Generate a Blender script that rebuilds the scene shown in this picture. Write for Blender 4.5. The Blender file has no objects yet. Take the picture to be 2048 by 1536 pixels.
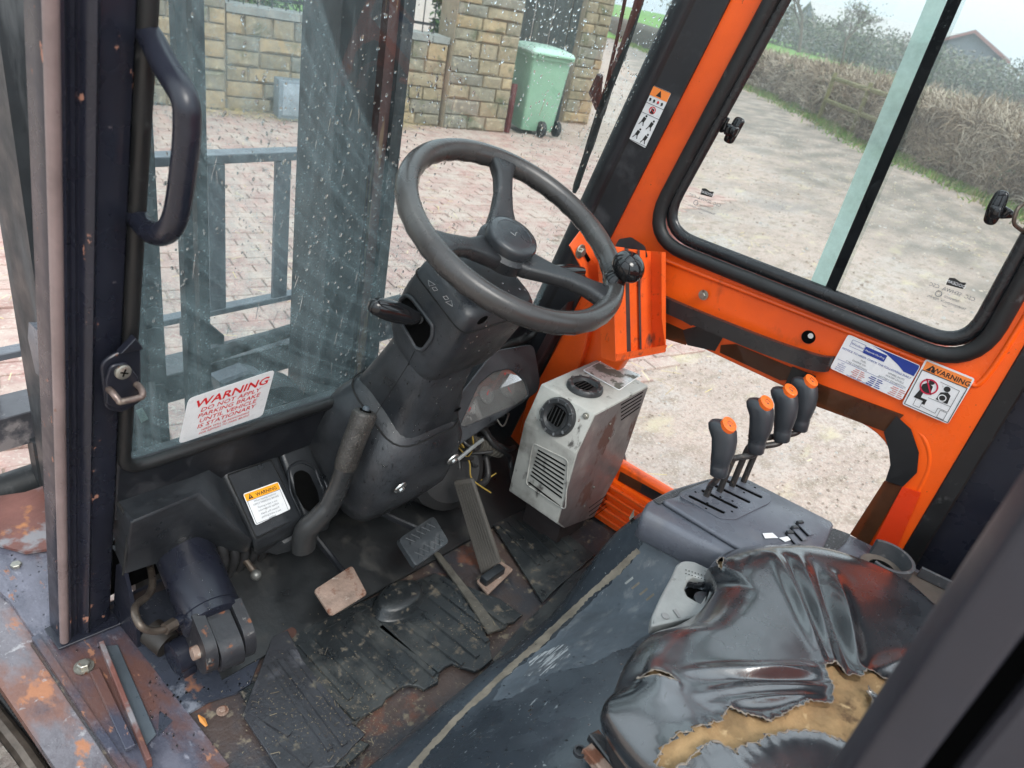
import bpy, bmesh, math, random
from mathutils import Vector, Matrix, noise
random.seed(7)
R = math.radians
S = bpy.context.scene
COL = S.collection

# ------------------------------------------------------------------ camera
YAW, PITCH, ROLL, FPX, CAMH = R(55.3018), R(28.6286), R(12.0698), 1438.9, 1.7
_f = Vector((math.sin(YAW)*math.cos(PITCH), math.cos(YAW)*math.cos(PITCH), -math.sin(PITCH)))
_r0 = Vector((math.cos(YAW), -math.sin(YAW), 0)); _u0 = _r0.cross(_f)
_rt = math.cos(ROLL)*_r0 + math.sin(ROLL)*_u0
_up = -math.sin(ROLL)*_r0 + math.cos(ROLL)*_u0
cam = bpy.data.objects.new('camera', bpy.data.cameras.new('camera')); COL.objects.link(cam)
cam.matrix_world = Matrix(((_rt.x, _up.x, -_f.x, 0), (_rt.y, _up.y, -_f.y, 0), (_rt.z, _up.z, -_f.z, CAMH), (0, 0, 0, 1)))
cam.data.sensor_width = 36; cam.data.lens = 36*FPX/2048
cam.data.clip_start = .02; cam.data.clip_end = 2000
cam.data.dof.use_dof = True; cam.data.dof.focus_distance = 1.35; cam.data.dof.aperture_fstop = 8
S.camera = cam

# ------------------------------------------------------------------ sky, sun, exposure
SUN_EL, SUN_ROT = R(48), R(205)
w = bpy.data.worlds.new('World'); S.world = w; w.use_nodes = True
nt = w.node_tree; nt.nodes.clear()
sky = nt.nodes.new('ShaderNodeTexSky'); sky.sky_type = 'NISHITA'; sky.sun_disc = False
sky.sun_elevation = SUN_EL; sky.sun_rotation = SUN_ROT; sky.dust_density = 3
tc = nt.nodes.new('ShaderNodeTexCoord'); nz = nt.nodes.new('ShaderNodeTexNoise'); nz.inputs['Scale'].default_value = 2.2; nz.inputs['Detail'].default_value = 5
mp = nt.nodes.new('ShaderNodeMapping'); mp.inputs['Scale'].default_value = (1, 1, 3)
cl = nt.nodes.new('ShaderNodeValToRGB'); cl.color_ramp.elements[0].position = .3; cl.color_ramp.elements[1].position = .7
cl.color_ramp.elements[0].color = (7.6, 8.9, 9.8, 1); cl.color_ramp.elements[1].color = (9.2, 10.1, 10.7, 1)
mx = nt.nodes.new('ShaderNodeMixRGB'); mx.inputs[0].default_value = .88
bg = nt.nodes.new('ShaderNodeBackground'); bg.inputs[1].default_value = .128
out = nt.nodes.new('ShaderNodeOutputWorld')
L = nt.links.new
L(tc.outputs['Generated'], mp.inputs[0]); L(mp.outputs[0], nz.inputs['Vector']); L(nz.outputs['Fac'], cl.inputs[0])
sx = nt.nodes.new('ShaderNodeSeparateXYZ'); L(tc.outputs['Generated'], sx.inputs[0])
el = nt.nodes.new('ShaderNodeMapRange'); el.inputs[1].default_value = 0; el.inputs[2].default_value = 1; el.inputs[3].default_value = .66; el.inputs[4].default_value = 1.25
L(sx.outputs['Z'], el.inputs[0]); mu_ = nt.nodes.new('ShaderNodeVectorMath'); mu_.operation = 'SCALE'
L(sky.outputs[0], mx.inputs[1]); L(cl.outputs[0], mx.inputs[2]); L(mx.outputs[0], mu_.inputs[0]); L(el.outputs[0], mu_.inputs['Scale']); L(mu_.outputs[0], bg.inputs[0]); L(bg.outputs[0], out.inputs[0])
sun = bpy.data.objects.new('sun', bpy.data.lights.new('sun', 'SUN')); COL.objects.link(sun)
sun.data.energy = 1.5; sun.data.angle = R(25); sun.data.color = (1, .96, .9)
sd = Vector((math.sin(SUN_ROT)*math.cos(SUN_EL), math.cos(SUN_ROT)*math.cos(SUN_EL), math.sin(SUN_EL)))
sun.rotation_euler = sd.to_track_quat('Z', 'Y').to_euler()
S.view_settings.view_transform = 'Standard'; S.view_settings.look = 'None'
S.view_settings.gamma = 1; S.view_settings.exposure = .86
S.render.engine = 'CYCLES'
S.cycles.max_bounces = 8; S.cycles.transparent_max_bounces = 16; S.cycles.transmission_bounces = 6; S.cycles.diffuse_bounces = 4
S.cycles.caustics_reflective = False; S.cycles.caustics_refractive = False

# ------------------------------------------------------------------ point helpers: a picture direction meets a real plane
O = Vector((0, 0, CAMH))
def ray(px, py): return _f + _rt*((px-1024)/FPX) - _up*((py-768)/FPX)
def hit(px, py, n, p):
    d = ray(px, py); n = Vector(n); return O + d*((Vector(p)-O).dot(n)/d.dot(n))
def PX(px, py, x): return hit(px, py, (1, 0, 0), (x, 0, 0))
def PY(px, py, y): return hit(px, py, (0, 1, 0), (0, y, 0))
def PZ(px, py, z): return hit(px, py, (0, 0, 1), (0, 0, z))
LEAN = .236
WN = Vector((0, 1, LEAN)).normalized()           # windscreen normal
WP = Vector((.83, .88, 1.02))
def PW(px, py, off=0): return hit(px, py, WN, WP+WN*off)

# ------------------------------------------------------------------ materials
MATS = {}
def M(name, col, rough=.5, metal=0, var=.25, vs=9, chips=(), bump=.15, bs=120, coat=0, rv=.15, stretch=None, spec=.5, bd=.002, band=None):
    if name in MATS: return MATS[name]
    m = bpy.data.materials.new(name); m.use_nodes = True; t = m.node_tree; n = t.nodes; l = t.links.new
    b = n['Principled BSDF']; b.inputs['Metallic'].default_value = metal; b.inputs['Coat Weight'].default_value = coat
    b.inputs['Coat Roughness'].default_value = .15; b.inputs['Specular IOR Level'].default_value = spec
    g = n.new('ShaderNodeNewGeometry'); vec = g.outputs['Position']
    if stretch:
        q = n.new('ShaderNodeMapping'); q.inputs['Scale'].default_value = stretch; l(vec, q.inputs[0]); vec = q.outputs[0]
    a = n.new('ShaderNodeTexNoise'); a.inputs['Scale'].default_value = vs; a.inputs['Detail'].default_value = 8; a.inputs['Roughness'].default_value = .65
    l(vec, a.inputs['Vector'])
    r = n.new('ShaderNodeValToRGB'); r.color_ramp.elements[0].position = .3; r.color_ramp.elements[1].position = .72
    r.color_ramp.elements[0].color = (*[c*(1-var) for c in col], 1); r.color_ramp.elements[1].color = (*[min(1, c*(1+var)) for c in col], 1)
    l(a.outputs['Fac'], r.inputs[0]); cur = r.outputs[0]
    mr = n.new('ShaderNodeMapRange'); mr.inputs[1].default_value = .3; mr.inputs[2].default_value = .7
    mr.inputs[3].default_value = max(.02, rough-rv); mr.inputs[4].default_value = min(1, rough+rv)
    a2 = n.new('ShaderNodeTexNoise'); a2.inputs['Scale'].default_value = vs*2.3; a2.inputs['Detail'].default_value = 6; l(vec, a2.inputs['Vector'])
    l(a2.outputs['Fac'], mr.inputs[0]); cr = mr.outputs[0]
    for (cc, sc, lo, hi, cro, st) in chips:
        v2 = g.outputs['Position']
        if st:
            q = n.new('ShaderNodeMapping'); q.inputs['Scale'].default_value = st; l(v2, q.inputs[0]); v2 = q.outputs[0]
        k = n.new('ShaderNodeTexNoise'); k.inputs['Scale'].default_value = sc; k.inputs['Detail'].default_value = 7; k.inputs['Roughness'].default_value = .6
        l(v2, k.inputs['Vector'])
        z = n.new('ShaderNodeMapRange'); z.inputs[1].default_value = lo; z.inputs[2].default_value = hi; l(k.outputs['Fac'], z.inputs[0])
        mi = n.new('ShaderNodeMixRGB'); mi.inputs[2].default_value = (*cc, 1); l(z.outputs[0], mi.inputs[0]); l(cur, mi.inputs[1]); cur = mi.outputs[0]
        m2 = n.new('ShaderNodeMix'); m2.inputs[3].default_value = cro; l(z.outputs[0], m2.inputs[0]); l(cr, m2.inputs[2]); cr = m2.outputs[0]
    if band:      # wheel-churned mud running along a line on the ground
        nv, off, d0, d1, bc = band
        dt = n.new('ShaderNodeVectorMath'); dt.operation = 'DOT_PRODUCT'; dt.inputs[1].default_value = nv; l(g.outputs['Position'], dt.inputs[0])
        bn_ = n.new('ShaderNodeTexNoise'); bn_.inputs['Scale'].default_value = .8; bn_.inputs['Detail'].default_value = 6; l(g.outputs['Position'], bn_.inputs['Vector'])
        ad = n.new('ShaderNodeMath'); ad.operation = 'MULTIPLY_ADD'; ad.inputs[1].default_value = 4.5; l(bn_.outputs['Fac'], ad.inputs[0]); l(dt.outputs['Value'], ad.inputs[2])
        m1 = n.new('ShaderNodeMapRange'); m1.inputs[1].default_value = d0-off+2.2; m1.inputs[2].default_value = d0-off+2.8; l(ad.outputs[0], m1.inputs[0])
        m2 = n.new('ShaderNodeMapRange'); m2.inputs[1].default_value = d1-off+2.2; m2.inputs[2].default_value = d1-off+3.6; m2.inputs[3].default_value = 1; m2.inputs[4].default_value = 0; l(ad.outputs[0], m2.inputs[0])
        mm_ = n.new('ShaderNodeMath'); mm_.operation = 'MULTIPLY'; l(m1.outputs[0], mm_.inputs[0]); l(m2.outputs[0], mm_.inputs[1])
        st_ = n.new('ShaderNodeMapping'); st_.inputs['Rotation'].default_value = (0, 0, -.70); st_.inputs['Scale'].default_value = (.55, 1.3, 1); l(g.outputs['Position'], st_.inputs[0])
        k2 = n.new('ShaderNodeTexNoise'); k2.inputs['Scale'].default_value = 2; k2.inputs['Detail'].default_value = 12; l(st_.outputs[0], k2.inputs['Vector'])
        k3 = n.new('ShaderNodeMapRange'); k3.inputs[1].default_value = .35; k3.inputs[2].default_value = .6; k3.inputs[3].default_value = .25; l(k2.outputs['Fac'], k3.inputs[0])
        m3 = n.new('ShaderNodeMath'); m3.operation = 'MULTIPLY'; l(mm_.outputs[0], m3.inputs[0]); l(k3.outputs[0], m3.inputs[1])
        mi = n.new('ShaderNodeMixRGB'); mi.inputs[2].default_value = (*bc, 1); l(m3.outputs[0], mi.inputs[0]); l(cur, mi.inputs[1]); cur = mi.outputs[0]
    l(cur, b.inputs['Base Color']); l(cr, b.inputs['Roughness'])
    if bump:
        k = n.new('ShaderNodeTexNoise'); k.inputs['Scale'].default_value = bs; k.inputs['Detail'].default_value = 5; l(vec, k.inputs['Vector'])
        bp = n.new('ShaderNodeBump'); bp.inputs['Strength'].default_value = bump; bp.inputs['Distance'].default_value = bd
        l(k.outputs['Fac'], bp.inputs['Height']); l(bp.outputs[0], b.inputs['Normal'])
    MATS[name] = m; return m
RUST = (.16, .062, .03)
navy = M('navy_black_paint', (.012, .0135, .022), .38, var=.2, chips=[(RUST, 38, .66, .69, .85, (1, 1, .5)), ((.09, .09, .1), 90, .68, .75, .6, None)], bump=.1)
navyclean = M('navy_black_paint_clean', (.012, .0135, .022), .30, var=.2, chips=[((.08, .07, .07), 60, .68, .74, .6, None)], bump=.08)
frameblk = M('black_frame_paint', (.009, .010, .013), .42, var=.3, chips=[((.06, .06, .065), 14, .55, .8, .7, None)])
plastic = M('black_moulded_plastic', (.013, .015, .018), .38, var=.3, vs=14, chips=[((.05, .054, .06), 6, .47, .72, .5, None), ((.09, .088, .085), 60, .66, .76, .7, (1, 1, 3))], bump=.25, bs=500)
plastic2 = M('grey_black_console_plastic', (.095, .103, .125), .34, var=.18, vs=12, chips=[((.15, .15, .16), 10, .55, .8, .5, None)], bump=.2, bs=420)
rubber = M('black_gasket_rubber', (.007, .0075, .008), .5, var=.25, chips=[((.05, .05, .05), 50, .62, .72, .7, None)])
wheelm = M('worn_grey_black_wheel_polyurethane', (.042, .040, .039), .27, var=.15, vs=12, chips=[((.085, .08, .075), 8, .5, .8, .3, None)], bump=.06, rv=.06)
wheelm2 = M('black_grained_spoke_polyurethane', (.018, .019, .021), .32, var=.2, bump=.35, bs=700, chips=[((.09, .085, .08), 60, .62, .74, .5, None)])
gloss = M('glossy_black_ball_knob', (.01, .01, .011), .08, bump=0, rv=.04)
orange = M('orange_gloss_paint', (.93, .115, .006), .36, var=.06, vs=5, chips=[((.62, .065, .006), 2.6, .48, .74, .42, None), ((.25, .04, .01), 55, .69, .73, .6, None), ((.42, .055, .012), 16, .60, .74, .5, (1, 1, .5)), ((.05, .035, .03), 150, .70, .73, .7, None)], bump=.12, bs=40)
orange2 = M('scuffed_orange_bracket_paint', (.74, .10, .014), .4, var=.12, vs=14, chips=[((.05, .035, .03), 24, .62, .72, .7, (1, 1, .5)), ((.3, .05, .015), 45, .6, .7, .6, None)], bump=.1)
hoodm = M('blue_grey_scuffed_hood_paint', (.038, .046, .056), .22, var=.2, vs=5, chips=[((.075, .09, .105), 5, .5, .7, .4, None), ((.30, .32, .33), 60, .68, .71, .8, (.6, 3, 1)), ((.20, .22, .23), 130, .66, .70, .8, None)], bump=.12, bs=200)
scuff = M('tan_scuffed_bare_edge', (.21, .18, .14), .8, var=.35, vs=30, bump=.3)
vinyl = M('cracked_black_vinyl', (.010, .012, .015), .24, var=.3, vs=10, chips=[((.035, .04, .047), 5, .52, .7, .34, None), ((.005, .005, .006), 60, .66, .69, .6, (1, 3, 1))], bump=.14, bs=420, coat=1, rv=.05, spec=1)
foam = M('brown_seat_foam', (.28, .18, .085), .95, var=.45, vs=16, chips=[((.10, .06, .03), 22, .58, .66, 1, None), ((.42, .30, .16), 50, .60, .7, 1, None)], bump=1, bs=110)
foamedge = M('frayed_vinyl_backing', (.20, .17, .14), .95, var=.4, vs=60, bump=.6)
matrub = M('black_rubber_floor_mat', (.019, .022, .024), .34, var=.35, vs=8, chips=[((.06, .062, .058), 9, .50, .68, .7, None), ((.12, .10, .075), 55, .58, .70, .95, None)], bump=.35, bs=260)
rustfloor = M('rusty_dirty_floor_plate', (.062, .042, .036), .5, var=.5, vs=14, chips=[((.035, .035, .04), 7, .46, .58, .35, None), ((.13, .05, .03), 9, .58, .66, .8, None), ((.17, .14, .10), 44, .58, .68, .95, None)], bump=.5, bs=160)
wetplate = M('wet_navy_floor_plate', (.033, .038, .052), .22, var=.35, vs=7, chips=[((.16, .17, .2), 13, .60, .68, .25, None), ((.17, .07, .035), 11, .62, .68, .8, None), ((.1, .09, .085), 60, .62, .7, .7, None)], bump=.3, bs=90)
sillm = M('worn_lilac_grey_sill_paint', (.115, .115, .145), .24, var=.35, vs=9, chips=[((.05, .053, .075), 4.5, .46, .54, .22, (1.4, .6, 1)), ((.24, .24, .28), 45, .60, .72, .25, (1.5, .8, 1)), ((.10, .05, .042), 6, .48, .60, .35, (1.6, .7, 1)), ((.26, .12, .07), 26, .62, .66, .8, (1.8, .8, 1))], bump=.35, bs=160)
sillm2 = M('rust_streaked_outer_sill', (.14, .13, .145), .28, var=.35, vs=7, chips=[((.17, .085, .065), 7, .48, .58, .5, (1.4, .6, 1)), ((.34, .15, .08), 18, .57, .63, .8, (1.4, .7, 1)), ((.06, .055, .07), 5, .60, .68, .3, None), ((.30, .29, .30), 60, .62, .70, .6, None)], bump=.7, bs=90)
sillrust = M('rust_red_sill_primer', (.15, .062, .05), .45, var=.4, vs=10, chips=[((.2, .19, .2), 11, .53, .6, .3, None), ((.4, .17, .07), 14, .6, .68, .8, None)], bump=.35, bs=120)
rusty = M('rusty_worn_pedal_steel', (.27, .19, .15), .6, metal=.1, var=.35, vs=26, chips=[((.14, .055, .03), 22, .53, .6, .85, None), ((.07, .09, .11), 9, .6, .66, .5, None), ((.46, .40, .34), 55, .62, .7, .6, None)], bump=.5, bs=220)
steel = M('dull_steel_bolt', (.33, .32, .28), .42, metal=.8, var=.3, vs=60, chips=[(RUST, 80, .6, .68, .8, None)], bump=.1)
pipe = M('brown_tarnished_steel_pipe', (.10, .08, .065), .4, metal=.6, var=.4, vs=40)
heatm = M('dirty_cream_heater_paint', (.42, .42, .39), .5, var=.2, vs=8, chips=[((.17, .165, .15), 9, .50, .68, .7, None), ((.07, .065, .06), 30, .60, .68, .8, (1, 1, .5)), ((.10, .045, .03), 20, .66, .70, .85, None)], bump=.15)
heatside = M('brown_heater_side', (.12, .105, .105), .42, var=.35, vs=7, chips=[((.22, .2, .19), 10, .52, .66, .5, None), ((.09, .04, .03), 13, .58, .64, .8, (1, 1, .6))], bump=.2)
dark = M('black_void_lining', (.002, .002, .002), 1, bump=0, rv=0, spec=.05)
hose = M('black_hydraulic_hose_rubber', (.02, .02, .021), .5, bump=.3, bs=300)
mastm = M('dusty_dark_mast_steel', (.020, .023, .026), .5, var=.35, vs=8, chips=[((.09, .095, .1), 10, .52, .7, .7, (3, 3, .4)), ((.10, .05, .03), 14, .66, .72, .85, None)], bump=.2)
mastred = M('mast_rail_red_oxide', (.10, .04, .035), .6, var=.4, vs=9, chips=[((.28, .17, .10), 14, .56, .62, .9, (4, 4, .3))], bump=.3)
galv = M('bare_grey_rail_paint', (.12, .13, .15), .35, var=.3, vs=10)
white = M('white_vinyl_sticker', (.72, .73, .74), .35, var=.07, vs=30, chips=[((.4, .38, .36), 90, .66, .72, .6, None)], bump=0)
redp = M('red_print', (.62, .015, .02), .4, bump=0, var=.05)
blackp = M('black_print', (.012, .012, .012), .45, bump=0)
bluep = M('blue_print', (.01, .035, .25), .4, bump=0, var=.1)
greyp = M('grey_print', (.13, .14, .16), .45, bump=0)
pinkp = M('faded_red_print', (.55, .24, .22), .45, bump=0)
yelp = M('amber_print', (.85, .36, .01), .4, bump=0, var=.05)
orp = M('pale_orange_print', (.88, .25, .05), .4, bump=0, var=.05)
ortab = M('orange_lever_inlay', (.85, .14, .02), .3, bump=0)
silver = M('silver_lever_casting', (.26, .27, .265), .42, metal=.15, var=.12, vs=40, bump=.1)
tapebk = M('black_adhesive_tape', (.008, .008, .009), .4, bump=.1)
green = M('pale_green_bin_plastic', (.21, .37, .26), .45, var=.08, vs=3, bump=.05)
tyre = M('black_tyre_rubber', (.02, .02, .02), .8, var=.3)
alum = M('light_perforated_mesh_trim', (.45, .45, .44), .6, bump=.9, bs=900)
boxm = M('grey_utility_box_paint', (.16, .19, .22), .5, var=.15)
leafm = M('dead_orange_leaf', (.5, .2, .04), .6, bump=.2)

def simple(name, build):
    if name in MATS: return MATS[name]
    m = bpy.data.materials.new(name); m.use_nodes = True; m.node_tree.nodes.clear(); build(m.node_tree); MATS[name] = m; return m
def glassmat(name, tint, dirt, dirtcol=(.55, .62, .62), arc=None, refl=1.5, speck=.0):
    def b(t):
        n = t.nodes; l = t.links.new
        o = n.new('ShaderNodeOutputMaterial'); tr = n.new('ShaderNodeBsdfTransparent'); tr.inputs[0].default_value = (*tint, 1)
        gl = n.new('ShaderNodeBsdfGlossy'); gl.inputs['Roughness'].default_value = .02
        fr = n.new('ShaderNodeFresnel'); fr.inputs[0].default_value = refl
        m1 = n.new('ShaderNodeMixShader'); l(fr.outputs[0], m1.inputs[0]); l(tr.outputs[0], m1.inputs[1]); l(gl.outputs[0], m1.inputs[2])
        df = n.new('ShaderNodeBsdfDiffuse'); df.inputs[0].default_value = (*dirtcol, 1)
        tl = n.new('ShaderNodeBsdfTranslucent'); tl.inputs[0].default_value = (*dirtcol, 1)
        ds = n.new('ShaderNodeMixShader'); l(df.outputs[0], ds.inputs[1]); l(tl.outputs[0], ds.inputs[2])
        g = n.new('ShaderNodeNewGeometry')
        a = n.new('ShaderNodeTexNoise'); a.inputs['Scale'].default_value = 7; a.inputs['Detail'].default_value = 9; a.inputs['Roughness'].default_value = .7; l(g.outputs['Position'], a.inputs['Vector'])
        mr = n.new('ShaderNodeMapRange'); mr.inputs[1].default_value = .3; mr.inputs[2].default_value = .75
        mr.inputs[3].default_value = dirt*.55; mr.inputs[4].default_value = dirt*1.5; l(a.outputs['Fac'], mr.inputs[0]); fac = mr.outputs[0]
        if speck:
            v = n.new('ShaderNodeTexNoise'); v.inputs['Scale'].default_value = 260; v.inputs['Detail'].default_value = 2; l(g.outputs['Position'], v.inputs['Vector'])
            m3 = n.new('ShaderNodeMapRange'); m3.inputs[1].default_value = .60; m3.inputs[2].default_value = .72; m3.inputs[4].default_value = speck; l(v.outputs['Fac'], m3.inputs[0])
            ad = n.new('ShaderNodeMath'); ad.operation = 'ADD'; l(fac, ad.inputs[0]); l(m3.outputs[0], ad.inputs[1]); fac = ad.outputs[0]
        if arc:   # the film the wiper never reaches: a real dirt edge, an arc about the wiper's pivot
            c, rad, k = arc
            vm = n.new('ShaderNodeVectorMath'); vm.operation = 'DISTANCE'; vm.inputs[1].default_value = c; l(g.outputs['Position'], vm.inputs[0])
            q1 = n.new('ShaderNodeMath'); q1.operation = 'MULTIPLY'; q1.inputs[1].default_value = 55; l(vm.outputs['Value'], q1.inputs[0])
            sep = n.new('ShaderNodeSeparateXYZ'); l(g.outputs['Position'], sep.inputs[0])
            cmb = n.new('ShaderNodeCombineXYZ'); l(q1.outputs[0], cmb.inputs[0]); l(sep.outputs['Z'], cmb.inputs[1])
            sm = n.new('ShaderNodeTexNoise'); sm.inputs['Scale'].default_value = 1.4; sm.inputs['Detail'].default_value = 5; l(cmb.outputs[0], sm.inputs['Vector'])
            s2_ = n.new('ShaderNodeMapRange'); s2_.inputs[1].default_value = .42; s2_.inputs[2].default_value = .72; s2_.inputs[4].default_value = .22; l(sm.outputs['Fac'], s2_.inputs[0])
            vmp = n.new('ShaderNodeMapping'); vmp.inputs['Scale'].default_value = (60, 8, 5); l(g.outputs['Position'], vmp.inputs[0])
            vr = n.new('ShaderNodeTexNoise'); vr.inputs['Scale'].default_value = 1; vr.inputs['Detail'].default_value = 6; l(vmp.outputs[0], vr.inputs['Vector'])
            s3_ = n.new('ShaderNodeMapRange'); s3_.inputs[1].default_value = .4; s3_.inputs[2].default_value = .75; s3_.inputs[4].default_value = .16; l(vr.outputs['Fac'], s3_.inputs[0])
            sa = n.new('ShaderNodeMath'); sa.operation = 'ADD'; l(s2_.outputs[0], sa.inputs[0]); l(s3_.outputs[0], sa.inputs[1])
            sb_ = n.new('ShaderNodeMath'); sb_.operation = 'ADD'; l(sa.outputs[0], sb_.inputs[0]); l(fac, sb_.inputs[1]); fac = sb_.outputs[0]
            m4 = n.new('ShaderNodeMapRange'); m4.inputs[1].default_value = rad-.003; m4.inputs[2].default_value = rad+.003
            m4.inputs[3].default_value = k; m4.inputs[4].default_value = 1; l(vm.outputs['Value'], m4.inputs[0])
            mu = n.new('ShaderNodeMath'); mu.operation = 'MULTIPLY'; l(fac, mu.inputs[0]); l(m4.outputs[0], mu.inputs[1]); fac = mu.outputs[0]
        m2 = n.new('ShaderNodeMixShader'); l(fac, m2.inputs[0]); l(m1.outputs[0], m2.inputs[1]); l(ds.outputs[0], m2.inputs[2]); l(m2.outputs[0], o.inputs[0])
    return simple(name, b)
def refr(name, col, rough=0, ior=1.33):
    def b(t):
        o = t.nodes.new('ShaderNodeOutputMaterial'); g = t.nodes.new('ShaderNodeBsdfGlass'); g.inputs[0].default_value = (*col, 1)
        g.inputs['Roughness'].default_value = rough; g.inputs['IOR'].default_value = ior; t.links.new(g.outputs[0], o.inputs[0])
    return simple(name, b)
dropm = refr('rain_water', (1, 1, 1))

# ------------------------------------------------------------------ mesh helpers
WLOC = {}
def place(o, parent, c):
    o.location = c - (WLOC[parent.name] if parent else Vector()); WLOC[o.name] = c.copy()
    if parent: o.parent = parent
def mk(name, verts, faces, mat, parent=None, smooth=35, mats=None, fm=None, tag=None):
    vs = [Vector(v) for v in verts]
    lo = Vector([min(v[i] for v in vs) for i in range(3)]); hi = Vector([max(v[i] for v in vs) for i in range(3)])
    c = (lo+hi)/2; c.z = lo.z
    me = bpy.data.meshes.new(name); me.from_pydata([v-c for v in vs], [], faces)
    for m_ in (mats or [mat]): me.materials.append(m_)
    if fm: me.polygons.foreach_set('material_index', fm)
    o = bpy.data.objects.new(name, me); COL.objects.link(o)
    if smooth:
        me.polygons.foreach_set('use_smooth', [True]*len(me.polygons)); me.set_sharp_from_angle(angle=R(smooth))
    me.update(); place(o, parent, c)
    return o
def fixn(o):
    bm = bmesh.new(); bm.from_mesh(o.data); bmesh.ops.recalc_face_normals(bm, faces=bm.faces); bm.to_mesh(o.data); bm.free(); return o
def tag(o, label=None, cat=None, group=None, kind=None):
    if label: o['label'] = label
    if cat: o['category'] = cat
    if group: o['group'] = group
    if kind: o['kind'] = kind
    return o
def thing(name, loc, label, cat, group=None):
    o = bpy.data.objects.new(name, None); o.empty_display_size = .1; COL.objects.link(o); place(o, None, Vector(loc)); return tag(o, label, cat, group)
class G:      # geometry collector
    def __init__(s): s.v = []; s.f = []; s.m = []; s.mi = 0
    def add(s, v, f):
        k = len(s.v); s.v += [Vector(p) for p in v]; s.f += [[i+k for i in q] for q in f]; s.m += [s.mi]*len(f); return s
    def box(s, c, size, rot=None, bev=0):
        bm = bmesh.new(); bmesh.ops.create_cube(bm, size=1)
        for v in bm.verts: v.co = Vector((v.co.x*size[0], v.co.y*size[1], v.co.z*size[2]))
        if bev: bmesh.ops.bevel(bm, geom=bm.edges[:], offset=bev, segments=2, profile=.5, affect='EDGES')
        m_ = (rot or Matrix.Identity(3))
        s.add([m_ @ v.co + Vector(c) for v in bm.verts], [[v.index for v in f.verts] for f in bm.faces]); bm.free(); return s
    def sweep(s, pts, rad, n=10, sx=1., up=None, close=False):
        pts = [Vector(p) for p in pts]; N = len(pts); rad = rad if isinstance(rad, (list, tuple)) else [rad]*N
        v = []; ref = Vector(up) if up else None
        for i, p in enumerate(pts):
            if close: t = (pts[(i+1) % N]-pts[i-1]).normalized()
            else: t = (pts[min(i+1, N-1)]-pts[max(i-1, 0)]).normalized()
            if ref is None: ref = Vector((0, 0, 1)) if abs(t.z) < .9 else Vector((1, 0, 0))
            a = (ref - t*ref.dot(t)).normalized(); b = t.cross(a); ref = a
            for k in range(n):
                q = 2*math.pi*k/n; v.append(p + a*math.cos(q)*rad[i] + b*math.sin(q)*rad[i]*sx)
        f = []
        for i in range(N if close else N-1):
            j = (i+1) % N
            for k in range(n): f.append([i*n+k, j*n+k, j*n+(k+1) % n, i*n+(k+1) % n])
        if not close: f += [list(range(n))[::1], list(range((N-1)*n, N*n))[::-1]]
        return s.add(v, f)
    def loft(s, loops, cap=True):
        n = len(loops[0]); v = [p for lp in loops for p in lp]; f = []
        for i in range(len(loops)-1):
            for k in range(n): f.append([i*n+k, i*n+(k+1) % n, (i+1)*n+(k+1) % n, (i+1)*n+k])
        if cap: f += [list(range(n))[::-1], list(range((len(loops)-1)*n, len(loops)*n))]
        return s.add(v, f)
    def slab(s, outline, thick, bev=0):     # closed 3D outline pushed along a vector
        a = [Vector(p) for p in outline]; t = Vector(thick); n = len(a)
        if not bev: return s.loft([a, [p+t for p in a]])
        c = sum(a, Vector())/n; nn = t.normalized()
        def ins(d):
            r = []
            for i in range(n):
                e1 = (a[i]-a[i-1]).normalized(); e2 = (a[(i+1) % n]-a[i]).normalized()
                n1 = nn.cross(e1); n2 = nn.cross(e2); b = (n1+n2)
                b = b.normalized()*min(2.2, 1/max(.3, math.sqrt(max(.05, (1+n1.dot(n2))/2)))) if b.length > 1e-6 else n1
                q = a[i]+b*d; r.append(q)
            return r
        A = ins(bev)
        if (A[0]-c).length+(A[n//2]-c).length > (a[0]-c).length+(a[n//2]-c).length: A = ins(-bev)
        return s.loft([A, [p+nn*bev for p in a], [p+t-nn*bev for p in a], [p+t for p in A]])
    def obj(s, name, mat, parent=None, smooth=35, fix=True, mats=None):
        o = mk(name, s.v, s.f, mat, parent, smooth, mats, s.m if mats else None); return fixn(o) if fix else o
def spline(pts, n=8):      # Catmull-Rom
    pts = [Vector(p) for p in pts]; r = []
    for i in range(len(pts)-1):
        a, b, c, d = pts[max(i-1, 0)], pts[i], pts[i+1], pts[min(i+2, len(pts)-1)]
        for k in range(n):
            t = k/n; r.append(.5*((2*b)+(c-a)*t+(2*a-5*b+4*c-d)*t*t+(3*b-a-3*c+d)*t**3))
    r.append(pts[-1]); return r
def rpoly(pts, r, n=5):    # rounded closed polygon
    pts = [Vector(p) for p in pts]; o = []; N = len(pts)
    rr = r if isinstance(r, (list, tuple)) else [r]*N
    for i in range(N):
        p = pts[i]; a = pts[i-1]-p; b = pts[(i+1) % N]-p; q = rr[i]
        if q <= 0: o.append(p); continue
        q = min(q, a.length*.48, b.length*.48); s0 = p+a.normalized()*q; s1 = p+b.normalized()*q
        for k in range(n+1):
            t = k/n; o.append(s0*(1-t)**2+p*2*t*(1-t)+s1*t*t)
    return o
def circ(c, r, ax, n=20, ry=None, ph=0):
    c = Vector(c); ax = Vector(ax).normalized(); a = ax.orthogonal().normalized(); b = ax.cross(a)
    return [c+a*r*math.cos(2*math.pi*k/n+ph)+b*(ry or r)*math.sin(2*math.pi*k/n+ph) for k in range(n)]
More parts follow.
